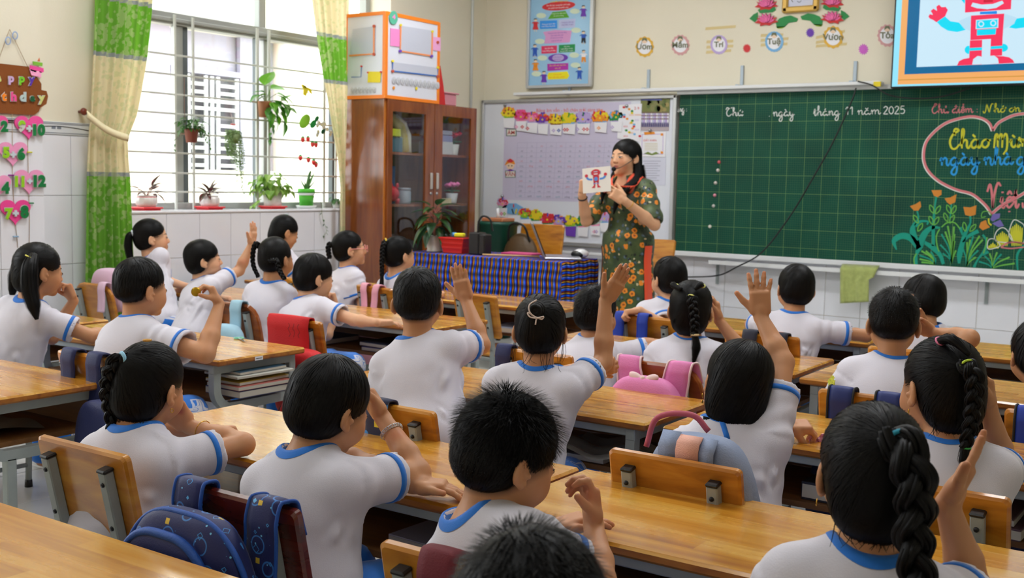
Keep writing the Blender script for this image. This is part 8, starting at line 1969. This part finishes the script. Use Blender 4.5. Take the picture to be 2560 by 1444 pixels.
# hanging pots on the grille
gleaf=[protoleaf(leaf_mesh(.045,.026,.5,.3),leaf_mat('mid_green_leaf',(62,112,40),(96,140,60))),protoleaf(leaf_mesh(.04,.022,.7,.3),leaf_mat('deep_green_leaf',(44,92,36),(80,120,50)))]
HX=GX+.055
def hanging(px,py,label): q=atX(px,py,HX);return empty('hanging_plant',q,0,label,'hanging plant')
bpot=M('terracotta_pot',(132,66,46),.5)
pt=hanging(479,356,'brown hanging pot of bushy green leaves on the grille, nearest the green curtain');MB().lathe([(0,0),(.035,0),(.047,.075),(.052,.076),(.052,.092),(.046,.092),(.044,.07),(0,.07)],n=24).build('pot',bpot,pt);MB().tube(crom([(-.02,-.03,.09),(-.045,-.02,.22),(-.05,-.015,.42)],4),.0016,5).build('hanger',M('rust_wire',(120,84,60),.6),pt)
rr=random.Random(4)
for k in range(64):
    a=rr.uniform(0,2*PI);e=rr.uniform(-.6,1.2);d=rr.uniform(.03,.075);q=(d*math.cos(a)*math.cos(e),d*1.15*math.sin(a)*math.cos(e),.105+d*math.sin(e)*.9)
    put_leaf(gleaf[k % 2],pt,q,a+rr.uniform(-.6,.6),rr.uniform(-.6,.7),rr.uniform(.95,1.45))
for k in range(4):
    sd=1 if k < 3 else -1;st_=[(0.02,sd*.04,.09),(.03,sd*(.08+.015*k),.07),(.02,sd*(.10+.02*k),.01-.02*k)];MB().tube(crom(st_,4),.0012,4).build('stem',stm,pt)
    for j,q in enumerate(crom(st_,4)[2:]): put_leaf(gleaf[j % 2],pt,q,rr.uniform(0,6),-.4,.5)
# fine leaved trailing plant
pt=hanging(583,372,'fine leaved trailing plant hanging on a pale red hook in the middle of the grille');MB().tube([(0,0,.09),(.005,.0,.16),(0,-.02,.24)],.0012,5).build('hanger',M('pale_wire',(210,190,190),.5),pt);MB().box((0,0,.165),(.012,.05,.012),.3,bev=.003).build('hook',M('pale_red_plastic',(220,120,120),.5),pt);MB().lathe([(0,0),(.034,.0),(.044,.06),(0,.06)],(0,0,.04),18).build('pot',M('olive_pot',(110,130,80),.6),pt)
fm=MB();rr=random.Random(14)
for k in range(46):
    y=rr.uniform(-.055,.055);ln=rr.uniform(.08,.2)*(1.5 if -.01 < y < .06 else .9);x=rr.uniform(-.02,.035);pts=[(x*.4,y*.4,.11),(x,y,.10+rr.uniform(0,.03)),(x*1.1+.01,y*1.25+.02*ln,.03),(x+.012,y*1.2+.1*ln,.08-ln)];cr=crom(pts,7);fm.tube(cr,.0007,3)
    for q in cr[3:]:
        for _ in range(2):
            a=rr.uniform(0,6.28);d=.007;fm.add([q+V3(0,0,0),q+V3(.006*math.cos(a),.006*math.sin(a),-.004),q+V3(.014*math.cos(a),.014*math.sin(a),-.010),q+V3(.006*math.cos(a+1),.006*math.sin(a+1),-.008)],[(0,1,2,3)])
tag(fm.build('foliage',M('fine_grey_green_leaf',(122,152,92),.5),pt),kind='stuff')
for k in range(3):
    st_=[(.02,.03+.01*k,-.08),(.02,.045+.008*k,-.17),(.02,.05+.012*k,-.26-.02*k)];MB().tube(crom(st_,5),.0009,4).build('stem',stm,pt)
    for j,q in enumerate(crom(st_,5)): put_leaf(gleaf[j % 2],pt,q,rr.uniform(0,6),-.3,.42)
# big pothos
pt=hanging(661,293,'large pothos with broad bright leaves in a small brown pot, high on the grille');MB().lathe([(0,0),(.036,0),(.046,.10),(.05,.11),(.044,.11),(0,.10)],n=20).build('pot',M('brown_pot',(150,96,60),.6),pt)
bigl=[protoleaf(leaf_mesh(.12,.085,.35,.2,8),leaf_mat('bright_pothos_leaf',(96,160,30),(130,186,60))),protoleaf(leaf_mesh(.09,.06,.5,.25,8),leaf_mat('deep_pothos_leaf',(66,130,36),(110,160,60)))]
sp_=[((.03,-.025,.22),1.9,1.0,1.15,0),((.03,.03,.20),1.3,.2,1.15,.4),((.04,.08,.17),1.2,-.2,1.1,.3),((.03,-.06,.15),-1.6,-.1,1.0,0),((.03,-.03,.17),-1.9,.3,.8,0),((.04,.13,.12),1.4,.7,1.0,0),((.05,.15,.07),1.5,.15,1.0,0),((.05,.10,.08),.9,-.8,1.1,0),((.05,.12,.02),1.0,-1.0,1.0,0),((.04,.05,.06),.6,-.9,.9,0),((.05,.02,.10),.2,-.6,.9,0),((.05,.06,.12),.5,-.3,1.0,0),((.04,.17,.10),1.8,-.9,.8,0),((.05,.14,-.03),1.3,-1.2,.9,0),((.03,.09,-.02),.8,-1.2,.7,0),((.04,-.01,.05),-.4,-.7,.8,0),((.03,.03,.0),.1,-1.2,.7,0)]
for k,q in enumerate(sp_):
    leafy(pt,bigl[0 if k in (0,1,2,5) else 1],stm,(.01,.0,.10),[(q[0],q[1],q[2],q[3]*1.2,q[4])],.0022)
    if k > 1: put_leaf(bigl[k % 2],pt,V3(*q[0])*.75+V3(.02,.01,.03),q[1]-.7,q[2]*.6-.2,q[3]*.85)
st_=[(.02,.02,.08),(.05,.03,-.05),(.03,.02,-.16)];MB().tube(crom(st_,5),.0015,5).build('stem',stm,pt)
for j,q in enumerate(crom(st_,4)[4:]): put_leaf(gleaf[j % 2],pt,q,rr.uniform(0,6),-.6,1.0)
# strawberry mobile
mo=empty('strawberry_mobile',atX(775,225,HX+.03),0,'yellow bow mobile with flowers and dangling red strawberries on the grille','mobile');O_=np.array(mo.location)
ylw=M('yellow_ribbon',(244,224,30),.4);q0=lambda x,y: atX(x,y,HX+.03)-O_
mb=MB()
for pl in ([(752,212),(766,218),(770,224),(764,240),(757,236),(758,224)],[(766,218),(776,222),(780,236),(774,232)],[(754,210),(764,215),(766,222),(758,218)]): mb.prism([(0,0)]*0 or [tuple(q0(*p)[1:]) for p in pl],(0,0,0),(0,1,0),(0,0,1),(1,0,0),.006)
mb.build('bow',ylw,mo);MB().tube(crom([q0(760,235),q0(759,280)],4),.001,4).tube(crom([q0(768,225),q0(776,262),q0(783,295)],4),.0025,5).build('ribbon_string',ylw,mo)
gl2=M('felt_green',(20,150,70),.7)
for cx,cy,r_,mt in ((762,303,.06,M('leaf_lime_felt',(128,186,40),.6)),(783,310,.035,gl2),(792,297,.025,M('felt_dark_green',(10,110,60),.7)),(808,328,.025,M('felt_deep_green',(20,90,60),.7))):
    MB().ell(q0(cx,cy),(.006,r_*1.1,r_*.7),14,8,np.array([[1,0,0],[0,.75,.66],[0,-.66,.75]]).T).build('felt_leaf',mt,mo)
fm=MB();rr=random.Random(21);fw_=M('white_petal',(228,230,234),.6)
for k in range(15):
    c=q0(784+rr.uniform(0,36),306+rr.uniform(0,34))+V3(rr.uniform(0,.03),0,0)
    f_=MB()
    for j in range(5): a=j*1.257;f_.ell(c+V3(.004,.010*math.cos(a),.010*math.sin(a)),(.003,.008,.008),7,5)
    f_.ell(c+V3(.007,0,0),(.003,.004,.004),6,4,mi=1);f_.build('flower',[fw_,ylw],mo)
sbm=M('strawberry_red',(222,50,50),.4,coat=.3)
for x,y in ((757,348),(770,347),(781,360),(790,361),(751,394),(771,399),(784,405),(790,411)):
    c=q0(x,y);s_=MB().lathe([(0,-.024),(.010,-.018),(.0155,-.002),(.0145,.010),(.006,.017),(0,.018)],c,14).build('strawberry',sbm,mo)
    o=MB().lathe([(.015,.008),(.011,.017),(.003,.024),(0,.024)],c,10).build('calyx',gl2,s_);MB().tube([c+V3(0,0,.02),V3(c[0],c[1],q0(x,330)[2])],.0006,4).build('thread',fw_,mo)
# small plant in the corner of the sill by the cabinet
pt=empty('potted_plant',(SX,sill_y(846,512),SILL),0,'low green plant at the end of the sill, against the cabinet','plant');MB().lathe([(0,0),(.04,0),(.045,.03),(0,.03)],n=18).build('pot',wpot,pt)
for k in range(26):
    a=rr.uniform(0,6.28);e=rr.uniform(-.5,1);d=rr.uniform(.02,.055);put_leaf(gleaf[k % 2],pt,(d*math.cos(a)+.01,d*math.sin(a)*.9-.005,.05+d*math.sin(e)*.8),a,rr.uniform(-.8,.4),1.0)
# trailing tendril that hangs from the sill
td=empty('trailing_tendril',(LX+.02,5.98,SILL),0,'thin green tendril trailing over the sill edge down the tiles','tendril');cr=crom([(-.05,-.01,.09),(.01,0,.05),(.012,.01,-.03),(.012,.03,-.10),(.012,.05,-.13),(.012,.06,-.17),(.012,.03,-.2)],6)
MB().tube(cr,.0014,4).build('stem',stm,td)
for j,q in enumerate(cr[::4]): put_leaf(gleaf[j % 2],td,q,rr.uniform(0,6),-.3,.55)
# broad leaved pot plant on the striped table
pt=empty('potted_plant',(-4.83,6.13,TT),0,'broad dark leaved plant in a cream pot on the striped table','plant');MB().lathe([(0,0),(.052,0),(.055,.008),(.050,.012),(.058,.06),(.063,.105),(.060,.112),(.054,.1),(0,.1)],n=28).build('pot',M('cream_pot',(206,200,190),.35),pt)
bdl=[protoleaf(leaf_mesh(.145,.070,.45,.25,8),leaf_mat('dark_aglaonema',(30,74,34),(52,100,50))),protoleaf(leaf_mesh(.145,.064,.6,.25,8),leaf_mat('green_aglaonema',(48,98,40),(80,124,60),(40,60,30)))]
MB().tube(crom([(0,0,.1),(.005,.0,.2),(-.005,.005,.29)],5),list(np.linspace(.009,.007,11)),8).build('cane',M('pinkish_cane',(176,110,90),.5),pt)
rr=random.Random(31)
for k in range(27):
    a=k*2.4;z=.13+.20*(k/27);e=-.75+1.35*(k/27)+rr.uniform(-.15,.15);r_=.03+.035*(1-k/27)
    leafy(pt,bdl[k % 2],stm_r,(0,0,z-.04),[((r_*math.cos(a),r_*math.sin(a),z),a,e,rr.uniform(.8,1.12),0)],.0028)
# ================================================================== BIRTHDAY HANGING on the pillar
Q0=PX_+.006
bh=empty('birthday_hanging',atX(55,200,Q0),0,'felt birthday board with bright letters and strings of pink number hearts on the pillar','wall hanging')
fb=lambda off: Flat(onL(Q0+off),NL,.004)
s58=2.579
def bq(L_): return [(x/s58,y/s58+60) for x,y in L_]
F=fb(.0);F.poly(bq([(-130,262),(0,255),(180,275),(190,300),(235,345),(262,385),(262,425),(295,432),(305,465),(295,515),(255,540),(245,565),(215,587),(0,575),(-140,560),(-170,420)]),M('brown_felt',(134,74,26),.95,bump=(200,.3)),1,th=.008);hang(F.build('felt_board'),bh)
def felt(c): return M('felt_%d_%d_%d' % c,c,.9,bump=(260,.25))
def letter(ch_,x,y,h,c,parent=bh,off=.010,sx=1.0,bold=.05,name='letter'):
    F=fb(off);w1=felt((206,204,200));F.text(ch_,x,y,h,w1,1,bold=bold+.035,sx=sx);F.text(ch_,x,y,h,felt(c),2,bold=bold,sx=sx);o=F.build(name);return hang(o,parent) if parent is bh else o
for ch_,x,y,h,c in (('H',-110,365,44,(236,90,160)),('a',-14,368,40,(206,214,120)),('p',68,372,40,(206,170,214)),('p',136,374,40,(120,206,40)),('y',200,378,40,(90,50,170)),('B',-140,470,48,(90,50,170)),('i',-90,480,40,(60,160,200)),('r',-50,482,40,(120,206,40)),('t',22,492,44,(250,140,30)),('h',84,494,44,(236,80,150)),('d',146,496,44,(186,206,206)),('a',206,497,38,(12,90,50)),('y',264,498,42,(206,210,130))):
    a_=bq([(x,y)])[0];letter(ch_,a_[0],a_[1],h/s58*1.22,c)
for L_,c in (([(188,290),(265,308),(262,345),(200,330)],(250,170,210)),([(190,265),(278,285),(280,308),(262,316),(240,300),(222,312),(192,298)],(240,80,160)),([(210,240),(272,250),(270,272),(212,262)],(130,190,60))):
    F=fb(.012);F.poly(bq(L_),felt(c),1,th=.005);hang(F.build('cake_tier'),bh)
F=fb(.012);F.poly(bq([(240,240),(252,218),(256,242)]),felt((206,100,60)),1);hang(F.build('candle'),bh)
tw_m=M('jute_twine',(176,150,116),.9)
def bp_(x,y,off=.006): return atX(*bq([(x,y)])[0],Q0+off)-np.array(bh.location)
for pts in ([(-20,260),(62,34)],[(62,34),(178,276)],[(78,552),(80,780),(80,1000),(95,1240),(115,1440)],[(190,568),(178,760),(183,1000),(190,1240),(188,1420)]): MB().tube([bp_(*p) for p in pts],.0016,5).build('string',tw_m,bh)
for x,y,c in ((52,108,(150,176,220)),(97,74,(150,176,220))): MB().tube([bp_(x+16*math.cos(t),y+24*math.sin(t),.012) for t in np.linspace(0,2*PI,17)[:-1]],.003,6,closed=True).build('plastic_ring',M('blue_ring_plastic',c,.35),bh)
for x,y,c in ((190,826,(206,200,40)),(72,975,(140,40,140)),(200,1154,(20,130,70)),(102,1370,(140,176,206)),(70,622,(60,40,40))): MB().box(bp_(x,y,.012),(.008,.034,.008),bev=.002).build('peg',felt(c),bh)
def heart(cx,cy,w_,c,txts,tilt=0):
    pts=[]
    for t in np.linspace(0,2*PI,41)[:-1]:
        x=16*math.sin(t)**3/17;y=-(13*math.cos(t)-5*math.cos(2*t)-2*math.cos(3*t)-math.cos(4*t))/17;pts.append((cx+w_*x+tilt*y*w_,cy+w_*y*.92))
    F=fb(.008);F.poly(bq(pts),felt(c),1,th=.007);hp=hang(F.build('heart'),bh)
    for ch_,x,y,h,cc_ in txts:
        a_=bq([(x,y)])[0];o=letter(ch_,a_[0],a_[1],h/s58,cc_,None,.017,.95,.07,'numeral');o.parent=hp
lg_,dg_,wg_=(150,206,30),(12,120,60),(206,216,226)
heart(-40,650,94,(240,90,160),[('1',-80,672,50,lg_),('2',24,690,62,dg_)]);heart(182,655,98,(240,84,160),[('9',138,686,60,lg_),('+',186,696,44,wg_),('10',240,714,64,dg_)]);heart(80,825,100,(242,158,200),[('5',36,858,62,lg_),('+',82,864,44,wg_),('6',132,870,66,dg_)]);heart(-20,1035,94,(242,158,200),[('3',-60,1060,56,lg_),('4',32,1088,66,dg_)]);heart(184,1005,102,(242,158,200),[('11',122,1045,62,lg_),('+',188,1032,38,wg_),('12',244,1044,66,dg_)]);heart(96,1200,104,(240,70,150),[('7',50,1252,62,lg_),('+',98,1242,44,wg_),('8',154,1244,70,dg_)])
# ================================================================== BAGS on the chair backs
def sgnp(x,e): return math.copysign(abs(x)**e,x)
def sell(mb,c,r,e1=.55,e2=.55,n=28,m_=18,mi=0,taper=0.0):
    V=[];F_=[]
    for j in range(m_+1):
        t=-PI/2+PI*j/m_
        for i in range(n):
            a=2*PI*i/n;z=sgnp(math.sin(t),e1);k=1-taper*max(0,z);V.append((c[0]+r[0]*k*sgnp(math.cos(t),e1)*sgnp(math.cos(a),e2),c[1]+r[1]*sgnp(math.cos(t),e1)*sgnp(math.sin(a),e2),c[2]+r[2]*z))
    for j in range(m_):
        for i in range(n): F_.append((j*n+i,j*n+(i+1) % n,(j+1)*n+(i+1) % n,(j+1)*n+i))
    mb.add(V,F_,mi,True);return mb
def strap(root,x0,x1,w0,w1,mt,front=.09,back=.16,edge=None,wob=0.0,zt=.645):
    """a strap over the board: down the front, over the top edge, down the back; follows the board's lean."""
    pts=[];tl=math.tan(math.radians(12))
    for t in np.linspace(0,1,6): z=zt-front*(1-t);pts.append((0,-.20+.016+(zt-z)*tl,z))
    pts += [(0,-.200+.008,zt+.008),(0,-.212,zt+.011),(0,-.226,zt+.006)]
    for t in np.linspace(0,1,7)[1:]: z=zt-back*t;pts.append((0,-.238+(zt-z)*tl*.6-.02*t*t,z))
    P=crom(pts,3);n=len(P);rows=[]
    for i,q in enumerate(P):
        f=i/(n-1);w_=w0+(w1-w0)*f;x=x0+(x1-x0)*f;rows.append([(x+u*w_,q[1]-.003*(1-u*u*4)*1.0,q[2]+.003*(1-u*u*4)*(.3 < f < .6)) for u in (-.5,-.25,0,.25,.5)])
    o=MB().sheet(rows,th=.005).build('strap',mt,root)
    if edge:
        for sgn,jx in ((-1,0),(1,4)): MB().tube([r_[jx] for r_ in rows],.0038,6).build('strap_binding',edge,o)
    return o
def bag_root(name,x,yt,rz,label,cat): return empty(name,(x,yt+.20,0),rz,label,cat)
def pack(root,mt,c,r,taper=.18,pocket=None,piping=None,e=.6):
    b_=sell(MB(),c,r,.5,e,taper=taper).build('bag_body',mt,root)
    if pocket:
        pm,pc,pr_=pocket;sell(MB(),pc,pr_,.5,.55,taper=taper).build('front_pocket',pm,root)
    if piping:
        k=c;V=[(k[0]+r[0]*1.0*sgnp(math.cos(a),.55)*(1-taper*max(0,math.sin(a))),k[1]-r[1]*.55,k[2]+r[2]*1.0*sgnp(math.sin(a),.55)) for a in np.linspace(0,2*PI,49)[:-1]];MB().tube(V,.005,6,closed=True).build('piping',piping,root)
def printed_mat(name,base,spots,scale=26):
    mt=M(name,base,.6,sheen=.1,bump=(300,.1));nt,b,N,L=NT(mt);tc=N('TexCoord');c0=N('RGB');c0.outputs[0].default_value=lin(base)+(1,);cur=c0.outputs[0]
    for k,(col,size,thr,sc_,metric) in enumerate(spots):
        mp=N('Mapping');mp.inputs['Location'].default_value=(k*1.7,k*.9,k*2.3);L(tc.outputs['Object'],mp.inputs[0]);v=N('TexVoronoi');v.inputs['Scale'].default_value=sc_;v.distance=metric;L(mp.outputs[0],v.inputs['Vector'])
        a=N('Math');a.operation='LESS_THAN';a.inputs[1].default_value=abs(size);L(v.outputs['Distance'],a.inputs[0])
        if size < 0:      # a ring outline
            a2=N('Math');a2.operation='GREATER_THAN';a2.inputs[1].default_value=-size-.055;L(v.outputs['Distance'],a2.inputs[0]);a3=N('Math');a3.operation='MULTIPLY';L(a.outputs[0],a3.inputs[0]);L(a2.outputs[0],a3.inputs[1]);a=a3
        sp=N('SeparateColor');L(v.outputs['Color'],sp.inputs[0]);g=N('Math');g.operation='GREATER_THAN';g.inputs[1].default_value=thr;L(sp.outputs[0],g.inputs[0]);m_=N('Math');m_.operation='MULTIPLY';L(a.outputs[0],m_.inputs[0]);L(g.outputs[0],m_.inputs[1])
        mx=N('Mix');mx.data_type='RGBA';L(m_.outputs[0],mx.inputs[0]);L(cur,mx.inputs[6]);mx.inputs[7].default_value=lin(col)+(1,);cur=mx.outputs[2]
    L(cur,b.inputs['Base Color']);return mt
navyp=printed_mat('navy_space_print',(10,26,92),[((120,200,246),.13,.35,62,'EUCLIDEAN'),((50,120,200),-.36,.45,20,'EUCLIDEAN'),((60,150,226),-.30,.6,30,'MANHATTAN'),((226,190,50),.16,.86,30,'CHEBYCHEV'),((90,180,240),.22,.82,34,'MANHATTAN')]);bbind=M('blue_binding',(20,78,168),.6,bump=(240,.2));navy=M('navy_nylon',(26,36,88),.6,bump=(260,.15));blackn=M('black_nylon',(20,20,24),.6,bump=(260,.15))
# blue patterned backpack (foreground)
bg=bag_root('backpack',-1.60,1.43,0,'patterned navy blue backpack with stars and a game controller on its pocket, in the foreground','backpack')
strap(bg,-.115,-.095,.070,.085,navyp,.06,.17,bbind);strap(bg,.120,.095,.070,.085,navyp,.06,.17,bbind)
pack(bg,navyp,(-.040,-.278,.455),(.185,.038,.165),.3,(M('navy_pocket',(10,26,92),.6,bump=(300,.1)),(-.065,-.312,.428),(.150,.024,.155)),None,.6)
def arc_pipe(root,c,r,taper,y,mt,rad=.008,name='piping'):
    MB().tube([(c[0]+r[0]*sgnp(math.cos(a),.6)*(1-taper*max(0,math.sin(a))),y,c[2]+r[2]*sgnp(math.sin(a),.6)) for a in np.linspace(0,2*PI,57)[:-1]],rad,8,closed=True).build(name,mt,root)
arc_pipe(bg,(-.065,0,.428),(.147,0,.152),.3,-.322,bbind,.009);arc_pipe(bg,(-.040,0,.455),(.183,0,.163),.3,-.292,bbind,.006)
MB().sheet([[(.075*math.cos(a),-.262-.006*j,.575+.04*math.sin(a)) for j in (-1,0,1)] for a in np.linspace(.1,PI-.1,14)],th=.006).build('carry_handle',bbind,bg)
def on_bag(x,z): return V3(x+.012,-.3372,z+.122)
FB=Flat(lambda u,v: on_bag(u,v),(0,-1,0),.0008);cyn,ylo,pnk=M('print_cyan',(110,196,240),.5),M('print_gold',(226,190,60),.5),M('print_rose',(236,150,170),.5)
def star(F,x,y,r,mt,ly=1): F.poly([(x+(r if k % 2 == 0 else r*.45)*math.sin(k*PI/5),y+(r if k % 2 == 0 else r*.45)*math.cos(k*PI/5)) for k in range(10)],mt,ly)
star(FB,-.135,.388,.016,cyn);FB.circ(-.165,.378,.004,None,cyn)
ct=M('print_black',(16,18,34),.5)
body_=[(-.098,.41),(-.085,.418),(-.068,.405),(-.045,.385),(-.025,.372),(-.014,.355),(-.020,.325),(-.035,.325),(-.048,.345),(-.07,.36),(-.082,.352),(-.098,.365),(-.106,.39)]
FB.stroke(body_,.004,cyn,1,4,closed=True);FB.poly(crom(body_,3,True),ct,2);FB.stroke([(x*.97-.002,y*.99+.004) for x,y in body_],.0014,pnk,3,4,closed=True)
for x,y in ((-.094,.398),(-.083,.405),(-.087,.388),(-.076,.395)): FB.stroke([(x+.006*math.cos(t),y+.006*math.sin(t)) for t in np.linspace(0,2*PI,9)[:-1]],.0014,ylo,4,3,closed=True)
for x,y,mt in ((-.038,.352,cyn),(-.030,.366,ylo),(-.046,.366,cyn)): FB.stroke([(x+.007*math.cos(t),y+.007*math.sin(t)) for t in np.linspace(0,2*PI,9)[:-1]],.0014,mt,4,3,closed=True)
FB.rect(-.07,.376,-.060,.384,cyn,4);FB.rect(-.074,.398,-.058,.402,card,4);hang(FB.build('controller_print'),bg) if False else setattr(FB.build('controller_print',bg),'name','controller_print')
# red bag
redn=M('red_canvas',(206,22,30),.7,bump=(240,.2));bg=bag_root('backpack',-3.43,3.39,0,'bright red backpack with a folded flap over the chair, beside the boy in blue trousers','backpack')
strap(bg,-.02,.0,.235,.245,redn,.07,.16);pack(bg,redn,(.14,-.285,.385),(.15,.05,.15),.25,(redn,(.20,-.31,.20),(.16,.07,.15)),None);arc_pipe(bg,(.20,0,.20),(.157,0,.14),.25,-.345,blackn,.005,'zip_piping');MB().tube(crom([(.16,-.33,.47),(.24,-.345,.44),(.30,-.33,.34)],6),.010,8).build('carry_handle',blackn,bg)
FB=Flat(lambda u,v: V3(u+.13,-.3815,v),(0,-1,0),.0008);pk2=M('print_pale_rose',(226,150,150),.6);FB.poly([(.03,.245),(.055,.27),(.08,.245),(.055,.20)],pk2,1);FB.poly([(.042,.243),(.055,.256),(.068,.243),(.055,.218)],redn,2);FB.build('badge_print',bg)
FS=Flat(lambda u,v: V3(u,-.2465-(.0)*v,.0)+V3(0,(.645-v)*.12-.006,v),(0,-1,0),.001);bk_=M('print_dark',(60,16,20),.6)
for k in range(3): FS.stroke([(.02+k*.028+.006*math.sin(j*2.1+k),.63-.012*j) for j in range(6)],.0022,bk_,2,4)
FS.build('scribble_print',bg)
# pink bag
pkm=M('pink_canvas',(226,130,186),.65,bump=(240,.2));crm=M('cream_binding',(236,206,206),.6);bg=bag_root('backpack',-1.70,3.40,0,'pink backpack with cream edged straps and a small bow, on the round topped chair','backpack')
strap(bg,-.125,-.075,.065,.105,pkm,.06,.12,crm);strap(bg,.125,.075,.065,.105,pkm,.06,.12,crm);pack(bg,pkm,(0,-.285,.455),(.165,.05,.150),.35,(pkm,(0,-.325,.42),(.135,.025,.12)));MB().box((0,-.346,.515),(.15,.014,.035),bev=.005).build('pocket_flap',pkm,bg)
MB().ell((-.028,-.300,.60),(.03,.012,.016),12,8,rotm(0,0,25)).ell((.028,-.300,.60),(.03,.012,.016),12,8,rotm(0,0,-25)).ell((0,-.306,.60),(.010,.010,.011),10,8).build('bow',crm,bg)
# grey-blue bag inside the chair of the raised arm girl
gbm=M('grey_blue_canvas',(142,156,186),.7,bump=(240,.2));pch=M('peach_webbing',(236,176,156),.7,bump=(400,.4));bg=bag_root('backpack',-1.065,2.225,0,'grey-blue backpack with a peach webbing tab, between the girl with straight hair and her chair','backpack')
pack(bg,gbm,(.03,-.120,.535),(.145,.05,.15),.3);pth=[(-.035,-.185,.60),(-.03,-.188,.655),(0,-.19,.668),(.045,-.19,.665),(.06,-.186,.60)]
MB().sheet([[(x,y-.004,z) for x in (-.005,.0225,.05)] for y,z in ((-.172,.62),(-.176,.655),(-.170,.672),(-.150,.684))],th=.004).build('webbing_tab',pch,bg);MB().sheet([[(x,y-.002,z) for x in (-.05,-.005)] for y,z in ((-.172,.61),(-.174,.66),(-.150,.690))],th=.004).build('strap',gbm,bg);MB().sheet([[(x,y-.002,z) for x in (.05,.085)] for y,z in ((-.172,.61),(-.174,.655),(-.150,.684))],th=.004).build('strap',gbm,bg)
MB().tube(crom([(-.12,-.10,.63),(-.10,-.085,.70),(-.02,-.07,.715),(.02,-.06,.68)],6),.007,8).build('carry_loop',M('rose_loop',(186,84,104),.6),bg)
# straps of bags that hang behind other chairs
def two_straps(x,yt,rz,label,mt,offs,w_,edge=None,body=None,cat='backpack',front=.05,back=.15,splay=0.0,bx=0.0):
    bg=bag_root('backpack',x,yt,rz,label,cat)
    for o_ in offs: strap(bg,o_,o_*(1-splay),w_,w_,mt,front,back,edge)
    if body: pack(bg,body[0],(np.mean(offs)+bx,-.285,body[1]),(body[2],.045,.15),.25)
    return bg
two_straps(-3.25,2.255,0,'navy backpack hanging by two wide straps behind the boy with the coin',navy,(-.065,.075),.075,None,(navy,.37,.12),bx=.19);two_straps(-.94,3.30,0,'navy backpack with black edged straps behind the boy with the sleeve patch',M('navy_satin',(30,48,116),.5),(-.085,.055),.075,blackn,(navy,.36,.14))
two_straps(-2.35,4.56,0,'royal blue backpack with two splayed straps beside the boy gripping the chair',M('royal_nylon',(26,60,170),.6),(-.10,.0),.055,None,(M('royal_nylon',(26,60,170)),.38,.12),splay=-.3);two_straps(-4.11,4.72,-.2,'pink bag hung by two flat pink straps behind the girl with the yellow tie',M('pink_nylon',(240,170,190),.6),(-.085,.075),.055,None,(M('pink_nylon',(240,170,190)),.36,.12),splay=.5)
two_straps(-1.94,2.27,0,'navy strap with blue hexagons over the chair of the crew cut boy',printed_mat('hexagon_print',(22,30,70),[((60,140,214),.26,.35,24,'EUCLIDEAN'),((226,206,50),.16,.7,20,'CHEBYCHEV')]),(-.02,),.085,None,None,'strap');two_straps(-1.045,1.40,0,'maroon strap folded over the chair of the spiky haired boy',M('maroon_nylon',(110,26,40),.7,bump=(300,.2)),(-.02,),.075,None,None,'strap')
two_straps(-2.16,3.33,0,'navy strap on the chair behind the girl with the bun',navy,(-.115,),.065,None,None,'strap');two_straps(-1.71,4.365,0,'dark strap with a small orange print behind the boy leaning at the front',printed_mat('dark_fruit_print',(26,30,52),[((226,120,70),.24,.6,20,'EUCLIDEAN'),((120,170,80),.12,.8,30,'EUCLIDEAN')]),(-.04,.09),.065,None,(blackn,.38,.13))
two_straps(-.42,3.35,0,'royal blue strap with a black edge at the right edge of the photo',M('royal_nylon',(26,60,170)),(-.10,),.06,blackn,(navy,.36,.12));two_straps(-4.08,3.63,0,'pale blue dotted bag with a bright pink strap end on the round brown chair',printed_mat('pale_dots',(164,206,226),[((206,90,120),.16,.4,50,'EUCLIDEAN'),((60,110,160),.14,.6,44,'EUCLIDEAN')]),(.05,),.075,None,(printed_mat('pale_dots',(164,206,226),[]),.40,.12))
bg=two_straps(-5.32,3.73,0,'pastel pink printed school bag on the chair by the green curtain',printed_mat('pastel_stripe',(226,190,214),[((186,120,170),.3,.4,16,'EUCLIDEAN'),((250,226,230),.25,.5,20,'EUCLIDEAN')]),(.12,),.06,None,None);pack(bg,printed_mat('pastel_stripe',(226,190,214),[]),(.03,-.10,.60),(.15,.06,.12),.2)
# small things on the desks
sc0=empty('scissors',atZ(600,846,DZ+.004),-.5,'small scissors with mint green handles on the desk of the coin boy','scissors')
for sg in (-1,1): MB().tube([(-.02+.016*math.cos(t),sg*.010+.009*math.sin(t),0) for t in np.linspace(0,2*PI,15)[:-1]],.0028,6,closed=True).build('handle',M('mint_plastic',(120,206,176),.4),sc0);MB().bar((-.005,sg*.003,0),(.075,-sg*.002,0),.007,.0016).build('blade',alu,sc0)
